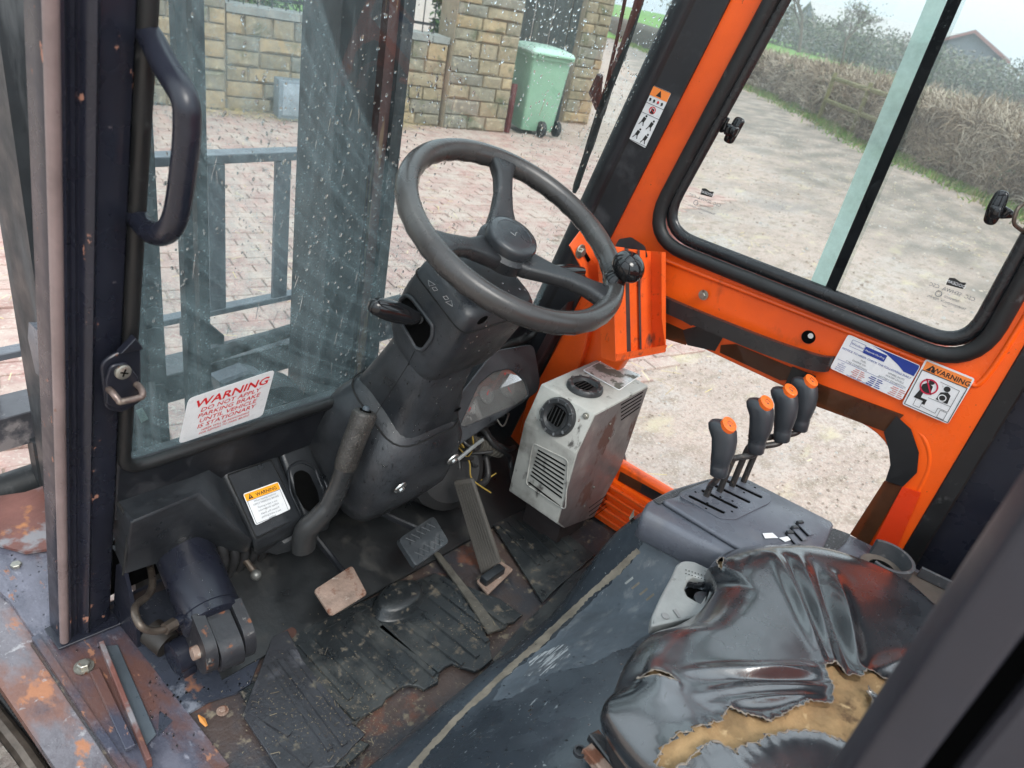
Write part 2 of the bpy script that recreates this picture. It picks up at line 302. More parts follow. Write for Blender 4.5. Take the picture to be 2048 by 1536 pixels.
def plate(name, outer, holes, thick, mat, parent, bevel=0, res=2):
    """flat panel with holes: world-space coplanar loops, thickened both ways by thick/2"""
    o0 = Vector(outer[0]); pts = [Vector(p) for p in outer]
    nrm = Vector()
    for i in range(len(pts)): nrm += (pts[i]-o0).cross(pts[(i+1) % len(pts)]-o0)
    nrm.normalize(); u = (pts[1]-pts[0]).normalized(); u = (u-nrm*u.dot(nrm)).normalized(); v = nrm.cross(u)
    cu = bpy.data.curves.new(name, 'CURVE'); cu.dimensions = '2D'; cu.fill_mode = 'BOTH'; cu.extrude = max(0, thick/2-bevel); cu.bevel_depth = bevel; cu.bevel_resolution = res
    if bevel: cu.offset = -bevel
    for lp in [outer]+list(holes):
        sp = cu.splines.new('POLY'); sp.points.add(len(lp)-1); sp.use_cyclic_u = True
        for k, p in enumerate(lp): d = Vector(p)-o0; sp.points[k].co = (d.dot(u), d.dot(v), 0, 1)
    tmp = bpy.data.objects.new('tmp', cu); COL.objects.link(tmp)
    dg = bpy.context.evaluated_depsgraph_get(); me = bpy.data.meshes.new_from_object(tmp.evaluated_get(dg))
    vs = [o0+u*q.co.x+v*q.co.y+nrm*q.co.z for q in me.vertices]; fs = [list(q.vertices) for q in me.polygons]
    bpy.data.objects.remove(tmp); bpy.data.curves.remove(cu); bpy.data.meshes.remove(me)
    return mk(name, vs, fs, mat, parent, 30)
_tc = {}
def text(s, o, u, v, size, mat, parent, x=0, y=0, align='CENTER', shear=0, bold=0, name='lettering', wide=1, mirror=False, lift=.0006):
    """flat print: o corner, u and v vectors spanning the sticker; x, y, size in the units of |v|"""
    cu = bpy.data.curves.new('t', 'FONT'); cu.body = s; cu.align_x = align; cu.size = size; cu.shear = shear; cu.offset = bold*size; cu.resolution_u = 2
    tmp = bpy.data.objects.new('tmp', cu); COL.objects.link(tmp)
    dg = bpy.context.evaluated_depsgraph_get(); me = bpy.data.meshes.new_from_object(tmp.evaluated_get(dg))
    U = u.normalized(); V = v.normalized(); N = U.cross(V).normalized(); toc = (O-o).normalized()
    if N.dot(toc) < 0: N = -N
    sc = v.length; mx_ = -1 if mirror else 1
    vs = [o+U*(x*sc+q.co.x*sc*wide*mx_)+V*((y+q.co.y)*sc)+N*lift for q in me.vertices]; fs = [list(q.vertices) for q in me.polygons]
    bpy.data.objects.remove(tmp); bpy.data.curves.remove(cu); bpy.data.meshes.remove(me)
    return mk(name, vs, fs, mat, parent, 0)
def flat(name, pts, mat, parent, lift=0, thick=.0004):
    pts = [Vector(p) for p in pts]; n = (pts[1]-pts[0]).cross(pts[2]-pts[0]).normalized()
    if n.dot(O-pts[0]) < 0: n = -n
    g = G().slab([p+n*lift for p in pts], n*thick); return g.obj(name, mat, parent, 30)
def bolt(c, ax, r, h, parent, mat=steel, washer=True, name='bolt'):
    c = Vector(c); ax = Vector(ax).normalized(); g = G()
    if washer: g.loft([circ(c, r*1.6, ax, 16), circ(c+ax*h*.25, r*1.55, ax, 16)])
    g.loft([circ(c+ax*h*.25, r, ax, 6), circ(c+ax*h*.9, r, ax, 6), circ(c+ax*h, r*.85, ax, 6)]); return g.obj(name, mat, parent, 30)
def frame(pTL, pTR, pBL): return Vector(pBL), Vector(pTR)-Vector(pTL), Vector(pTL)-Vector(pBL)

# ================================================================== SETTING
def groundmat():
    m = M('yard_dirt_and_straw_dust', (.385, .295, .25), .85, var=.18, vs=1.7, chips=[((.40, .36, .33), 1.3, .5, .72, .7, None), ((.25, .195, .15), 8, .50, .64, .9, (.8, 1.3, 1)), ((.17, .155, .15), .42, .58, .70, .8, (.6, 1.2, 1)), ((.27, .205, .17), 42, .50, .66, .9, None), ((.47, .40, .34), 90, .52, .66, .9, None), ((.16, .12, .10), 120, .62, .68, .9, None), ((.46, .39, .27), 3.2, .58, .72, .9, (.6, 1.4, 1))], bump=1, bs=34, bd=.016, band=((-.642, .767, 0), 8.35, .2, 3.2, (.17, .145, .12)))
    return m
gm = groundmat()
v = []; f = []; NX = 90
def gz(x, y):
    return .012*noise.noise(Vector((x*1.7, y*1.7, 0)))+.03*noise.noise(Vector((x*.3, y*.3, 4)))*min(1, max(0, (x-6)/6))
xs = [-300, -120, -40, -15]+[-6+i*.35 for i in range(100)]+[32, 45, 80, 160, 400]
ys = [-300, -100, -40, -15]+[-8+i*.35 for i in range(90)]+[26, 34, 60, 120, 300]
for y in ys:
    for x in xs: v.append((x, y, gz(x, y)-.02  if -10 < x < 35 and -10 < y < 30 else -.03))
f = [[j*len(xs)+i, j*len(xs)+i+1, (j+1)*len(xs)+i+1, (j+1)*len(xs)+i] for j in range(len(ys)-1) for i in range(len(xs)-1)]
tag(mk('ground', v, f, gm, None, 60), kind='structure')
# block paving: nearest 300 blocks are pieces, the rest joined
pavm = M('dusty_pink_paving_block', (.36, .225, .195), .75, var=.3, vs=5, chips=[((.42, .325, .28), 4, .42, .60, .9, None), ((.46, .39, .33), 60, .52, .66, .9, None), ((.2, .15, .13), 90, .62, .68, .9, None)], bump=.9, bs=60, bd=.006)

pv = thing('paving', (3, 4, 0), None, None); tag(pv, kind='structure')
for k_ in ('label', 'category'):
    if k_ in pv: del pv[k_]
wd = Vector((.954, -.30, 0)); wn = Vector((.30, .954, 0)); w0 = Vector((4.33, 7.36, 0))
cells = []
for i in range(-30, 45):
    for j in range(1, 112):
        c = w0 - wn*(j*.104+.02) + wd*((i+(j % 2)*.5)*.208)
        if c.x < 8.3 and c.y > 1.45 and c.x > -1.5 and not (c.x > 4.6 and c.y < 3.2) and not (c.x < 1.35 and c.y < 1.3 and c.x > .1): cells.append(c)
cells.sort(key=lambda c: (c-Vector((.3, 0, 0))).length if c.x > .1 else 99)
def blockgeo(g, c, s=(.2, .098, .06)):
    a = random.gauss(0, .004); dz = random.gauss(0, .0022)
    u = (wd*math.cos(a)+wn*math.sin(a))*s[0]/2; q = (wn*math.cos(a)-wd*math.sin(a))*s[1]/2
    b = c+Vector((0, 0, .012+dz)); t = [b+u+q, b-u+q, b-u-q, b+u-q]; i_ = [b+(p-b)*.955 for p in t]
    g.loft([[p-Vector((0, 0, .04)) for p in t], [p-Vector((0, 0, .004)) for p in t], i_])
proto = None
for c in cells[:300]:
    if proto is None or random.random() < .05:
        g = G(); blockgeo(g, Vector((0, 0, 0))); proto = g.obj('paving_block', pavm, None, 0); pz0 = WLOC[proto.name].z-.020; COL.objects.unlink(proto); pme = proto.data
    o = bpy.data.objects.new('paving_block', pme); COL.objects.link(o); o.parent = pv
    o.location = c - WLOC[pv.name] + Vector((0, 0, pz0+random.gauss(0, .002)))
g = G()
for c in cells[300:]: blockgeo(g, c-Vector((0, 0, .020)))
tag(g.obj('paving_blocks', pavm, pv, 0, fix=False), kind='stuff')

# ---- stone walls
stm = [M('honey_sandstone_%d' % i, c, .85, var=.3, vs=11, chips=[((.10, .105, .06), 4.5, .55, .68, .9, None), ((.42, .36, .26), 16, .58, .7, .9, None)], bump=.9, bs=45)
       for i, c in enumerate([(.26, .215, .145), (.215, .19, .14), (.31, .235, .14), (.20, .185, .15), (.24, .195, .125)])]
mort = M('sandy_mortar', (.33, .265, .19), .95, var=.2, bump=.5)
copm = M('grey_coping_stone', (.24, .245, .23), .8, var=.25, vs=6, bump=.4)
def stonewall(name, label, p0, d, length, h, th, course=.155, zst=0, cap=None, cat='wall'):
    d = Vector(d).normalized(); nn = Vector((d.y, -d.x, 0))     # nn faces the camera side
    if nn.dot(O-Vector(p0)) < 0: nn = -nn
    p0 = Vector(p0); root = thing(name, p0+d*length/2, label, cat)
    def bx(a0, a1, b0, b1, z0, z1, mat, nm, bev=.008, jit=0):
        g = G(); pr = []
        for (a, b) in ((a0, b0), (a1, b0), (a1, b1), (a0, b1)): pr.append(p0+d*a+nn*b)
        lo = [p+Vector((0, 0, z0)) for p in pr]; hi = [p+Vector((0, 0, z1)) for p in pr]
        if jit:
            cc = (lo[2]+hi[3])/2
            A = [p0+d*a+nn*b1+Vector((0, 0, z)) for a, z in ((a0, z0), (a1, z0), (a1, z1), (a0, z1))]
            Bk = [q-nn*(b1-b0) for q in A]; c_ = sum(A, Vector())/4
            mid = [q+nn*.001 for q in A]; fr = [q+(c_-q)*.07+nn*(.012+random.random()*jit) for q in A]
            fr2 = [q+(c_-q)*.35+nn*(.016+random.random()*jit*1.6) for q in A]
            g.loft([Bk, mid, fr, fr2])
        else: g.slab(lo, Vector((0, 0, z1-z0)))
        return g.obj(nm, mat, root, 30)
    bx(0, length, -th, -.012, -.05, h, mort, 'mortar_core')
    z = zst; n = 0
    while z < h-.03:
        ch = min(course*random.uniform(.78, 1.22), h-z)
        if h-z-ch < .06: ch = h-z
        a = 0
        while a < length-.01:
            l_ = random.uniform(.18, .5)
            if length-a-l_ < .14: l_ = length-a
            bx(a+.006, a+l_-.006, -.06, 0, z+.006, z+ch-.005, random.choice(stm), 'stone', jit=.012); a += l_; n += 1
        z += ch
    # returns at the ends, thinner relief
    if cap:
        a = 0
        while a < length-.01:
            l_ = min(random.uniform(.7, .95), length-a); bx(a+.004, a+l_-.004, -th-.03, .035, h+.002, h+cap, copm, 'coping_stone'); a += l_
    return root
stonewall('stone_pier', 'tall sandstone pier left of the low garden wall', w0-wd*2.2-wn*.06, wd, 2.2, 1.75, .4)
stonewall('garden_wall', 'low sandstone garden wall with grey coping and black railings on top', w0+wd*.01, wd, 2.53, .93, .3, cap=.075)
stonewall('stone_gate_pier', 'tall sandstone gate pier beside the pale green wheelie bin', w0+wd*2.56-wn*.09, wd, .90, 2.3, .42)
stonewall('far_stone_pier', 'brown stone pier beyond the dark gateway behind the bin', (9.6, 6.75, 0), wd, .5, 2.3, .45)
# railings on the low wall
rl = thing('wall_railing', w0+wd*1.2-wn*0+Vector((0, 0, 1.0)), 'thin black iron railing fixed along the coping of the low garden wall', 'railing')
irm = M('black_iron', (.015, .015, .017), .5)
for z in (1.1, 1.95):
    G().box(w0+wd*1.21+wn*.15+Vector((0, 0, z)), (2.4, .012, .03), Matrix.Rotation(math.atan2(wd.y, wd.x), 3, 'Z')).obj('rail', irm, rl)
for k in range(17):
    G().sweep([w0+wd*(.08+k*.145)+wn*.15+Vector((0, 0, 1.0)), w0+wd*(.08+k*.145)+wn*.15+Vector((0, 0, 2.0))], .007, 6).obj('baluster', irm, rl)
# leafy things behind the low wall
def leaves(g, c, r, n, s, squash=(1, 1, 1), shell=.45, up=0):
    for _ in range(n):
        while 1:
            p = Vector((random.uniform(-1, 1), random.uniform(-1, 1), random.uniform(-1, 1)))
            if shell < p.length < 1: break
        q = Vector(c)+Vector((p.x*r*squash[0], p.y*r*squash[1], p.z*r*squash[2]))
        if noise.noise(q*2.6/r*.5) < -.18: continue
        a = Vector((random.gauss(0, 1), random.gauss(0, 1), random.gauss(0, 1)+up)).normalized()*s*random.uniform(.6, 1.4); b = a.orthogonal().normalized()*a.length*.45
        b.rotate(Matrix.Rotation(random.random()*6.28, 3, a))
        g.mi = random.randrange(3); g.add([q-a, q+b, q+a, q-b], [[0, 1, 2, 3]])
def lm(nm, c): return M(nm, c, .6, var=.35, vs=3, bump=0)
gl_ = [lm('leaf_dark_green', (.025, .055, .018)), lm('leaf_green', (.045, .095, .022)), lm('leaf_mid_green', (.07, .12, .03))]
yl_ = [lm('leaf_yellow', (.36, .30, .03)), lm('leaf_lime', (.22, .26, .04)), lm('leaf_gold', (.42, .30, .04))]
tw_ = [lm('twig_tan', (.30, .235, .165)), lm('twig_brown', (.17, .125, .085)), lm('twig_pale', (.42, .36, .28))]
barkm = M('brown_bark', (.10, .075, .055), .9, bump=.8)
def shrub(name, label, c, r, n, s, mats, squash=(1, 1, 1), stem=True, cat='shrub'):
    t = thing(name, (c[0], c[1], 0), label, cat); g = G(); leaves(g, c, r, n, s, squash); g.obj('foliage', None, t, 0, False, mats)
    g = G()
    for k in range(6):
        a = k*1.1; g.sweep([(c[0]+.05*math.cos(a), c[1]+.05*math.sin(a), 0), (c[0]+.15*r*math.cos(a), c[1]+.15*r*math.sin(a), c[2]*.5), (c[0]+.5*r*math.cos(a), c[1]+.5*r*math.sin(a), c[2])], [.03, .02, .006], 5)
    g.obj('stem', barkm, t); return t
p = w0+wd*1.95+wn*.75; shrub('yellow_shrub', 'yellow variegated shrub behind the railing next to the gate pier', (p.x, p.y, 1.28), .42, 2600, .035, yl_, (1, .8, 1))
p = w0+wd*1.25+wn*1.0; shrub('dark_shrub', 'dark green shrub behind the railing, hidden largely by the mast', (p.x, p.y, 1.1), .75, 2600, .04, gl_)
p = w0+wd*2.2+wn*1.6; shrub('tall_dark_shrub', 'tall dark conifer shrub behind the yellow shrub', (p.x, p.y, 1.6), .8, 2600, .045, gl_, (.7, .7, 1.4))
p = w0+wd*.4+wn*2.6; shrub('bramble_bush', 'tangled bare brown bush on the lawn behind the low wall', (p.x, p.y, .9), .8, 2200, .07, tw_, (1.2, 1, .9))
lawn = M('bright_lawn_grass', (.10, .19, .03), .8, var=.35, vs=6, bump=.8, bs=60)
lw = G(); A_ = w0+wn*.45-wd*3; B_ = w0+wn*.45+wd*2.4
lw.add([A_+Vector((0, 0, .7)), B_+Vector((0, 0, .7)), B_+wn*9+Vector((0, 0, 1.0)), A_+wn*9+Vector((0, 0, 1.0))], [[0, 1, 2, 3]]); tag(lw.obj('lawn', lawn, None, 0), kind='structure')
p = Vector((8.75, 8.0, 0)); shrub('gap_filler_shrub', 'dark evergreen added to fill the dark gap behind the bin', (p.x, p.y, 1.1), 1.05, 5200, .05, gl_, (.75, .6, 1.2))  # added greenery that darkens the gap behind the bin
pc_ = w0+wd*3.50-wn*.10; rp_ = thing('marker_post', pc_, 'short dark red post against the gate pier just left of the bin', 'post'); G().box(pc_+Vector((0, 0, .30)), (.06, .06, .6), bev=.008).obj('post', M('dark_red_paint', (.10, .02, .02), .5), rp_)
gp_ = thing('dark_gap_boards', (9.0, 7.1, 0), 'dark boards added to close the dark gap behind the bin', 'gate'); gmt = M('dark_green_black_boards', (.022, .03, .03), .7, var=.5, vs=8, chips=[((.07, .075, .06), 6, .56, .7, .8, (1, 1, .3))], bump=.4)  # added boards that stand in for the darkness of the gap
for k in range(9):
    G().box(Vector((8.05, 6.98, 1.15))+wd*(k*.15)+wn*(.02*(k % 2)), (.142, .03, 2.3), Matrix.Rotation(math.atan2(wd.y, wd.x), 3, 'Z'), .004).obj('board', gmt, gp_)
# small grey box at the wall foot
bc = PZ(590, 238, 0); bb = thing('utility_box', bc, 'small grey utility box standing at the foot of the low garden wall', 'utility box')
rz = Matrix.Rotation(math.atan2(wd.y, wd.x), 3, 'Z')
G().box(bc+wn*.0+Vector((0, 0, .2)), (.42, .2, .40), rz, .012).obj('body', boxm, bb); G().box(bc-wn*.105+Vector((0, 0, .21)), (.34, .012, .32), rz, .004).obj('door', M('grey_box_door', (.26, .30, .34), .45), bb)

# ---- wheelie bin
bn = Vector((8.17, 6.28, 0)); bt = thing('wheelie_bin', bn, 'pale green wheelie bin with domed lid beside the stone gate pier', 'bin')
ba = math.atan2(wd.y, wd.x)+R(-8); bu = Vector((math.cos(ba), math.sin(ba), 0)); bv = Vector((-math.sin(ba), math.cos(ba), 0))   # bv away from camera
def ring(hx, hy, z, r=.05, oy=0): return rpoly([bn+bu*a*hx+bv*(b*hy+oy)+Vector((0, 0, z)) for a, b in ((-1, -1), (1, -1), (1, 1), (-1, 1))], r, 4)
g = G(); g.loft([ring(.23, .25, .05), ring(.24, .27, .12), ring(.275, .335, .93), ring(.295, .355, .935), ring(.295, .355, .99)]); g.obj('body', green, bt)
g = G(); lp = []
for k, (hx, hy, z) in enumerate([(.31, .375, .985), (.312, .378, 1.01), (.29, .35, 1.045), (.2, .25, 1.075), (.05, .08, 1.085)]): lp.append(ring(hx, hy, z, .07))
g.loft(lp); g.obj('lid', M('pale_green_bin_lid', (.36, .50, .42), .3, var=.06), bt)
g = G(); g.sweep([bn-bv*.42+bu*a+Vector((0, 0, 1.0)) for a in (-.24, .24)], .015, 10); g.box(bn-bv*.385+bu*.24+Vector((0, 0, .985)), (.03, .08, .03), Matrix.Rotation(ba, 3, 'Z')); g.box(bn-bv*.385-bu*.24+Vector((0, 0, .985)), (.03, .08, .03), Matrix.Rotation(ba, 3, 'Z')); g.obj('handle', green, bt)
for sx in (-1, 1):
    wh = G(); c = (bn+bu*.02-bv*.35 if sx < 0 else bn+bu*.31-bv*.22)+Vector((0, 0, .1))
    wh.loft([circ(c-bu*.03, .085, bu, 24), circ(c-bu*.03, .1, bu, 24), circ(c+bu*.02, .1, bu, 24), circ(c+bu*.03, .09, bu, 24), circ(c+bu*.02, .05, bu, 24)]); wh.obj('wheel', tyre, bt)

# ---- verge, hedge, fence, field, trees, barns
hb = [PZ(1150, 25, 0), PZ(1240, 75, 0), Vector((26.2, 10.9, 0)), Vector((22.4, 7.6, 0)), Vector((18.1, 4.6, 0)), Vector((15.9, 2.4, 0)), Vector((13.7, .6, 0)), Vector((11.5, -2.0, 0)), Vector((9.5, -5.5, 0))]
hb = [p_ if p_.length < 60 else p_.normalized()*60 for p_ in hb]; hb[1] = Vector((34, 20, 0)); hb[0] = Vector((44, 30, 0))
def inward(i): a = (hb[min(i+1, len(hb)-1)]-hb[max(i-1, 0)]).normalized(); q = Vector((-a.y, a.x, 0)); return q if q.dot(hb[i]) > 0 else -q
g = G(); hl = spline(hb, 10)
lps = []
for i, p_ in enumerate(hl):
    a = (hl[min(i+1, len(hl)-1)]-hl[max(i-1, 0)]).normalized(); q = Vector((-a.y, a.x, 0)); q = q if q.dot(p_) > 0 else -q
    n1 = noise.noise(p_*.5); H_ = 1.14+.10*n1
    lps.append([p_+q*.55, p_+q*.5+Vector((0, 0, .8)), p_+q*.75+Vector((0, 0, H_-.12)), p_+q*1.5+Vector((0, 0, H_-.1)), p_+q*1.9+Vector((0, 0, .8)), p_+q*2+Vector((0, 0, 0))])
hedge = thing('hedge', (18, 4.6, 0), 'long overgrown winter hedge of tan bramble stems along the far side of the track', 'hedge')
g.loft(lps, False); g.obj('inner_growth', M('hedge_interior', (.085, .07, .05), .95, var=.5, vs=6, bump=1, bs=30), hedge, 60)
g = G()
for _ in range(64000):
    i = 12+random.random()*50; p_ = hl[int(i)].lerp(hl[int(i)+1], i % 1); a = (hl[int(i)+1]-hl[int(i)]).normalized(); q = Vector((-a.y, a.x, 0)); q = q if q.dot(p_) > 0 else -q
    lump = noise.noise(p_*.9+Vector((0, 5, 0))); H_ = 1.13+.16*noise.noise(p_*.5)+.08*lump; z = random.random()**.8*H_
    base = p_+q*(.30+.30*noise.noise(Vector((p_.x, p_.y, z*2))*1.1)+random.random()*.25-.15*lump)+Vector((0, 0, z))
    if random.random() < .3: base = p_+q*random.uniform(.4, 1.7)+Vector((0, 0, H_-.08+random.random()*.16))
    dk = p_.length/17; cl_ = noise.noise(base*1.3)
    if random.random() < .66:
        ln = random.uniform(.12, .55); di = (Vector((random.gauss(0, .5), random.gauss(0, .5), random.gauss(.35, .6)))+a*random.choice((-1, 1))*random.random()).normalized()
        wv = di.cross(O-base).normalized()*.0062*max(1, dk); b2 = base+di*ln*.5+Vector((0, 0, .04)); e = base+di*ln+Vector((0, 0, -.12*random.random()))
        g.mi = (2 if cl_ > .0 else 0) if random.random() < .7 else 1; g.add([base-wv, base+wv, b2+wv, b2-wv, e], [[0, 1, 2, 3], [3, 2, 4]])
    else:
        s_ = random.uniform(.018, .055)*max(1, dk); aa = Vector((random.gauss(0, 1), random.gauss(0, 1), random.gauss(0, 1))).normalized()*s_; b_ = aa.orthogonal()*.5
        g.mi = 3 if (cl_ < -.1 and random.random() < .7) else random.choice((0, 0, 1, 2)); g.add([base-aa, base+b_, base+aa, base-b_], [[0, 1, 2, 3]])
tag(g.obj('bramble_stems', None, hedge, 0, False, tw_+[lm('hedge_ivy_green', (.08, .11, .05))]), kind='stuff')
# grass verge along hedge foot
g = G()
for _ in range(15000):
    i = 6+random.random()*56; p_ = hl[int(i)].lerp(hl[int(i)+1], i % 1); a = (hl[int(i)+1]-hl[int(i)]).normalized(); q = Vector((-a.y, a.x, 0)); q = q if q.dot(p_) > 0 else -q
    if noise.noise(p_*.35+Vector((3, 0, 0))) < -.22: continue
    b_ = p_+q*(.5-abs(random.gauss(0, .38))); h_ = random.uniform(.04, .16)*(1.2 if noise.noise(b_*1.2) > 0 else .6); dd = Vector((random.gauss(0, .05), random.gauss(0, .05), h_)); wv = dd.cross(O-b_).normalized()*.012
    g.mi = random.randrange(3); g.add([b_-wv, b_+wv, b_+dd], [[0, 1, 2]])
tag(g.obj('verge_grass', None, None, 0, False, [lm('grass_bright', (.13, .24, .035)), lm('grass_mid', (.08, .16, .03)), lm('grass_dry', (.24, .22, .09))]), 'patchy green grass and moss growing along the hedge foot', 'grass', kind='stuff')
fn = thing('post_and_rail_fence', (18.2, 4.9, 0), 'mossy green timber post and rail fence half buried in the hedge', 'fence')
wood = M('mossy_green_timber', (.16, .15, .07), .85, var=.35, vs=8, bump=.5)
fa = Vector((20.65, 6.45, 0)); fb = Vector((17.2, 3.65, 0))
for z in (.55, 1.08):
    G().sweep([fa+Vector((0, 0, z+.02)), fb+Vector((0, 0, z))], .055, 7, .6).obj('rail', wood, fn)
for t_ in (0, .5, .97): G().box(fa.lerp(fb, t_)+Vector((.06, .06, .62)), (.1, .1, 1.24), Matrix.Rotation(.4, 3, 'Z'), .01).obj('post', wood, fn)
fld = M('bright_green_field', (.115, .25, .03), .85, var=.25, vs=.4, chips=[((.17, .17, .06), 1.2, .6, .72, .9, None)], bump=.6, bs=8)
def along(px, dist, z=0): d = ray(px, 100); h = Vector((d.x, d.y, 0)).normalized(); return h*dist+Vector((0, 0, z))
def farz(px): return max(-.3, min(1.3, 1.7-(9+(px-1536)/512*22)/FPX*80))
g = G(); PXS = [1100, 1200, 1300, 1400, 1480, 1536, 1620, 1700, 1780, 1860, 1950, 2048, 2150, 2300, 2500]
n_ = len(PXS); near_d = lambda px: 46-(min(px, 2048)-1400)/648*29 if px > 1400 else 46
rows = []
for t_ in (0, .35, .7, 1, 1.6): rows.append([along(px, near_d(px)+(84-near_d(px))*t_, (.0 if t_ == 0 else farz(px)*(near_d(px)+(84-near_d(px))*t_)/80*min(1, t_*1.4)) ) for px in PXS])
g.add([p_ for r_ in rows for p_ in r_], [[a_*n_+i, a_*n_+i+1, (a_+1)*n_+i+1, (a_+1)*n_+i] for a_ in range(4) for i in range(n_-1)])
tag(g.obj('field', fld, None, 60), kind='structure')
# far hedgerow mass
fg = [lm('far_scrub_grey_green', (.125, .15, .105)), lm('far_scrub_brown', (.19, .17, .14)), lm('far_scrub_olive', (.15, .17, .10))]
g = G()
for k in range(130):
    px = 1340+k*7.4+random.uniform(-5, 5); dist = 82+random.uniform(-2, 6); c = along(px, dist, farz(px)+1.3+random.random()*.9)
    leaves(g, c, random.uniform(1.5, 2.4), 420, .15, (1.15, 1.15, 1.0), .2)
tag(g.obj('hedgerow', None, None, 0, False, fg), 'grey green scrub hedgerow bounding the far side of the field', 'hedgerow', kind='stuff')
def baretree(name, label, base, h, n, seed, s=.3, leafy=0):
    rnd = random.Random(seed); t = thing(name, base, label, 'tree'); g = G(); tips = []
    def br(p_, d, ln, r, lv):
        pts = [p_]; q = p_; dd = d
        for k in range(3): dd = (dd+Vector((rnd.gauss(0, .14), rnd.gauss(0, .14), .05))).normalized(); q = q+dd*ln/3; pts.append(q)
        g.sweep(pts, [r, r*.88, r*.75, r*.6], 5)
        if lv == 0: tips.append(q); return
        for k in range(n if lv > 1 else n+1):
            a = rnd.random()*6.28; sp = rnd.uniform(.35, .8); e = dd.orthogonal().normalized(); e.rotate(Matrix.Rotation(a, 3, dd)); br(pts[rnd.choice((2, 3, 3))], (dd+e*sp).normalized(), ln*rnd.uniform(.62, .8), r*.55, lv-1)
    br(Vector(base), Vector((0, 0, 1)), h*.33, h*.022, 4); g.obj('trunk', barkm, t)
    g = G()
    for q in tips:
        for _ in range(9):
            d = Vector((rnd.gauss(0, 1), rnd.gauss(0, 1), rnd.gauss(.3, 1))).normalized()*rnd.uniform(.25, .7)*h/8; wv = d.cross(O-q).normalized()*.022*h/8; g.mi = 0; g.add([q-wv, q+wv, q+d], [[0, 1, 2]])
        for _ in range(leafy):
            a = Vector((rnd.gauss(0, 1), rnd.gauss(0, 1), rnd.gauss(0, 1))).normalized()*.12; p_ = q+Vector((rnd.gauss(0, .5), rnd.gauss(0, .5), rnd.gauss(0, .5)))
            g.mi = 1; g.add([p_-a, p_+a.orthogonal()*.5, p_+a, p_-a.orthogonal()*.5], [[0, 1, 2, 3]])
    g.obj('crown', None, t, 0, False, [barkm, fg[2]])
baretree('bare_tree', 'tall spreading ivy-clad tree at the left end of the far hedgerow', along(1598, 72, farz(1598)), 8.2, 3, 3, leafy=7)
baretree('bare_tree', 'bare winter tree right of the grey barn', along(2085, 76, farz(2048)), 6.5, 3, 5)
baretree('bare_tree', 'smaller half-bare tree standing before the long low shed', along(1692, 74, farz(1692)), 5.6, 3, 9, leafy=4)
shed = M('pale_grey_shed_roof', (.40, .39, .38), .7, var=.1); shedw = M('blue_grey_barn_cladding', (.13, .16, .18), .7, var=.2); brd = M('red_barge_board', (.26, .12, .11), .6)
def barn(name, label, c, wd_, dp, eh, rh, ang, rooff, board=None):
    t = thing(name, c, label, 'barn'); m_ = Matrix.Rotation(ang, 3, 'Z'); c = Vector(c)
    def q(x, y, z): return c+m_@Vector((x, y, z))
    g = G().loft([[q(-wd_, -dp, 0), q(-wd_, -dp, eh), q(-wd_, 0, rh), q(-wd_, dp, eh), q(-wd_, dp, 0)], [q(wd_, -dp, 0), q(wd_, -dp, eh), q(wd_, 0, rh), q(wd_, dp, eh), q(wd_, dp, 0)]]); g.obj('wall', shedw, t)
    for s_ in (-1, 1):
        G().slab([q(-wd_-.3, s_*(dp+.3), eh-.1+.06), q(wd_+.3, s_*(dp+.3), eh-.1+.06), q(wd_+.3, 0, rh+.06), q(-wd_-.3, 0, rh+.06)], (0, 0, .12)).obj('roof', rooff, t)
        if board: G().slab([q(-wd_-.36, s_*(dp+.3), eh-.3), q(-wd_-.36, 0, rh-.14), q(-wd_-.36, 0, rh+.12), q(-wd_-.36, s_*(dp+.3), eh-.04)], m_@Vector((-.08, 0, 0))).obj('barge_board', board, t)
    G().slab([q(-wd_-.02, -1.4, .3), q(-wd_-.02, 1.4, .3), q(-wd_-.02, 1.4, eh*.7), q(-wd_-.02, -1.4, eh*.7)], m_@Vector((-.06, 0, 0))).obj('door', dark, t)
barn('barn', 'long low shed with a pale roof behind the far hedgerow', along(1745, 112, 1.0), 9.5, 5, 3.0, 5.4, R(-52), shed)
barn('barn', 'gabled grey barn with a red edged roof at the right', along(1925, 92, .5), 5.5, 3.6, 3.4, 5.2, R(14), shed, brd)
hz_args = ([(x, y, z) for x in (-320, 430) for y in (-320, 320) for z in (-1.2, 16)], [[0, 1, 3, 2], [4, 6, 7, 5], [0, 4, 5, 1], [2, 3, 7, 6], [0, 2, 6, 4], [1, 5, 7, 3]])
hm = bpy.data.materials.new('air_haze'); hm.use_nodes = True; hm.node_tree.nodes.clear(); ho = hm.node_tree.nodes.new('ShaderNodeOutputMaterial'); hv = hm.node_tree.nodes.new('ShaderNodeVolumePrincipled')
hv.inputs['Color'].default_value = (.93, .97, 1, 1); hv.inputs['Density'].default_value = .0022; hv.inputs['Anisotropy'].default_value = .2; hm.node_tree.links.new(hv.outputs[0], ho.inputs['Volume'])
hz = mk('haze', hz_args[0], hz_args[1], hm, None, 0)
fixn(hz); tag(hz, 'thin pale winter haze over the fields', None, kind='stuff')
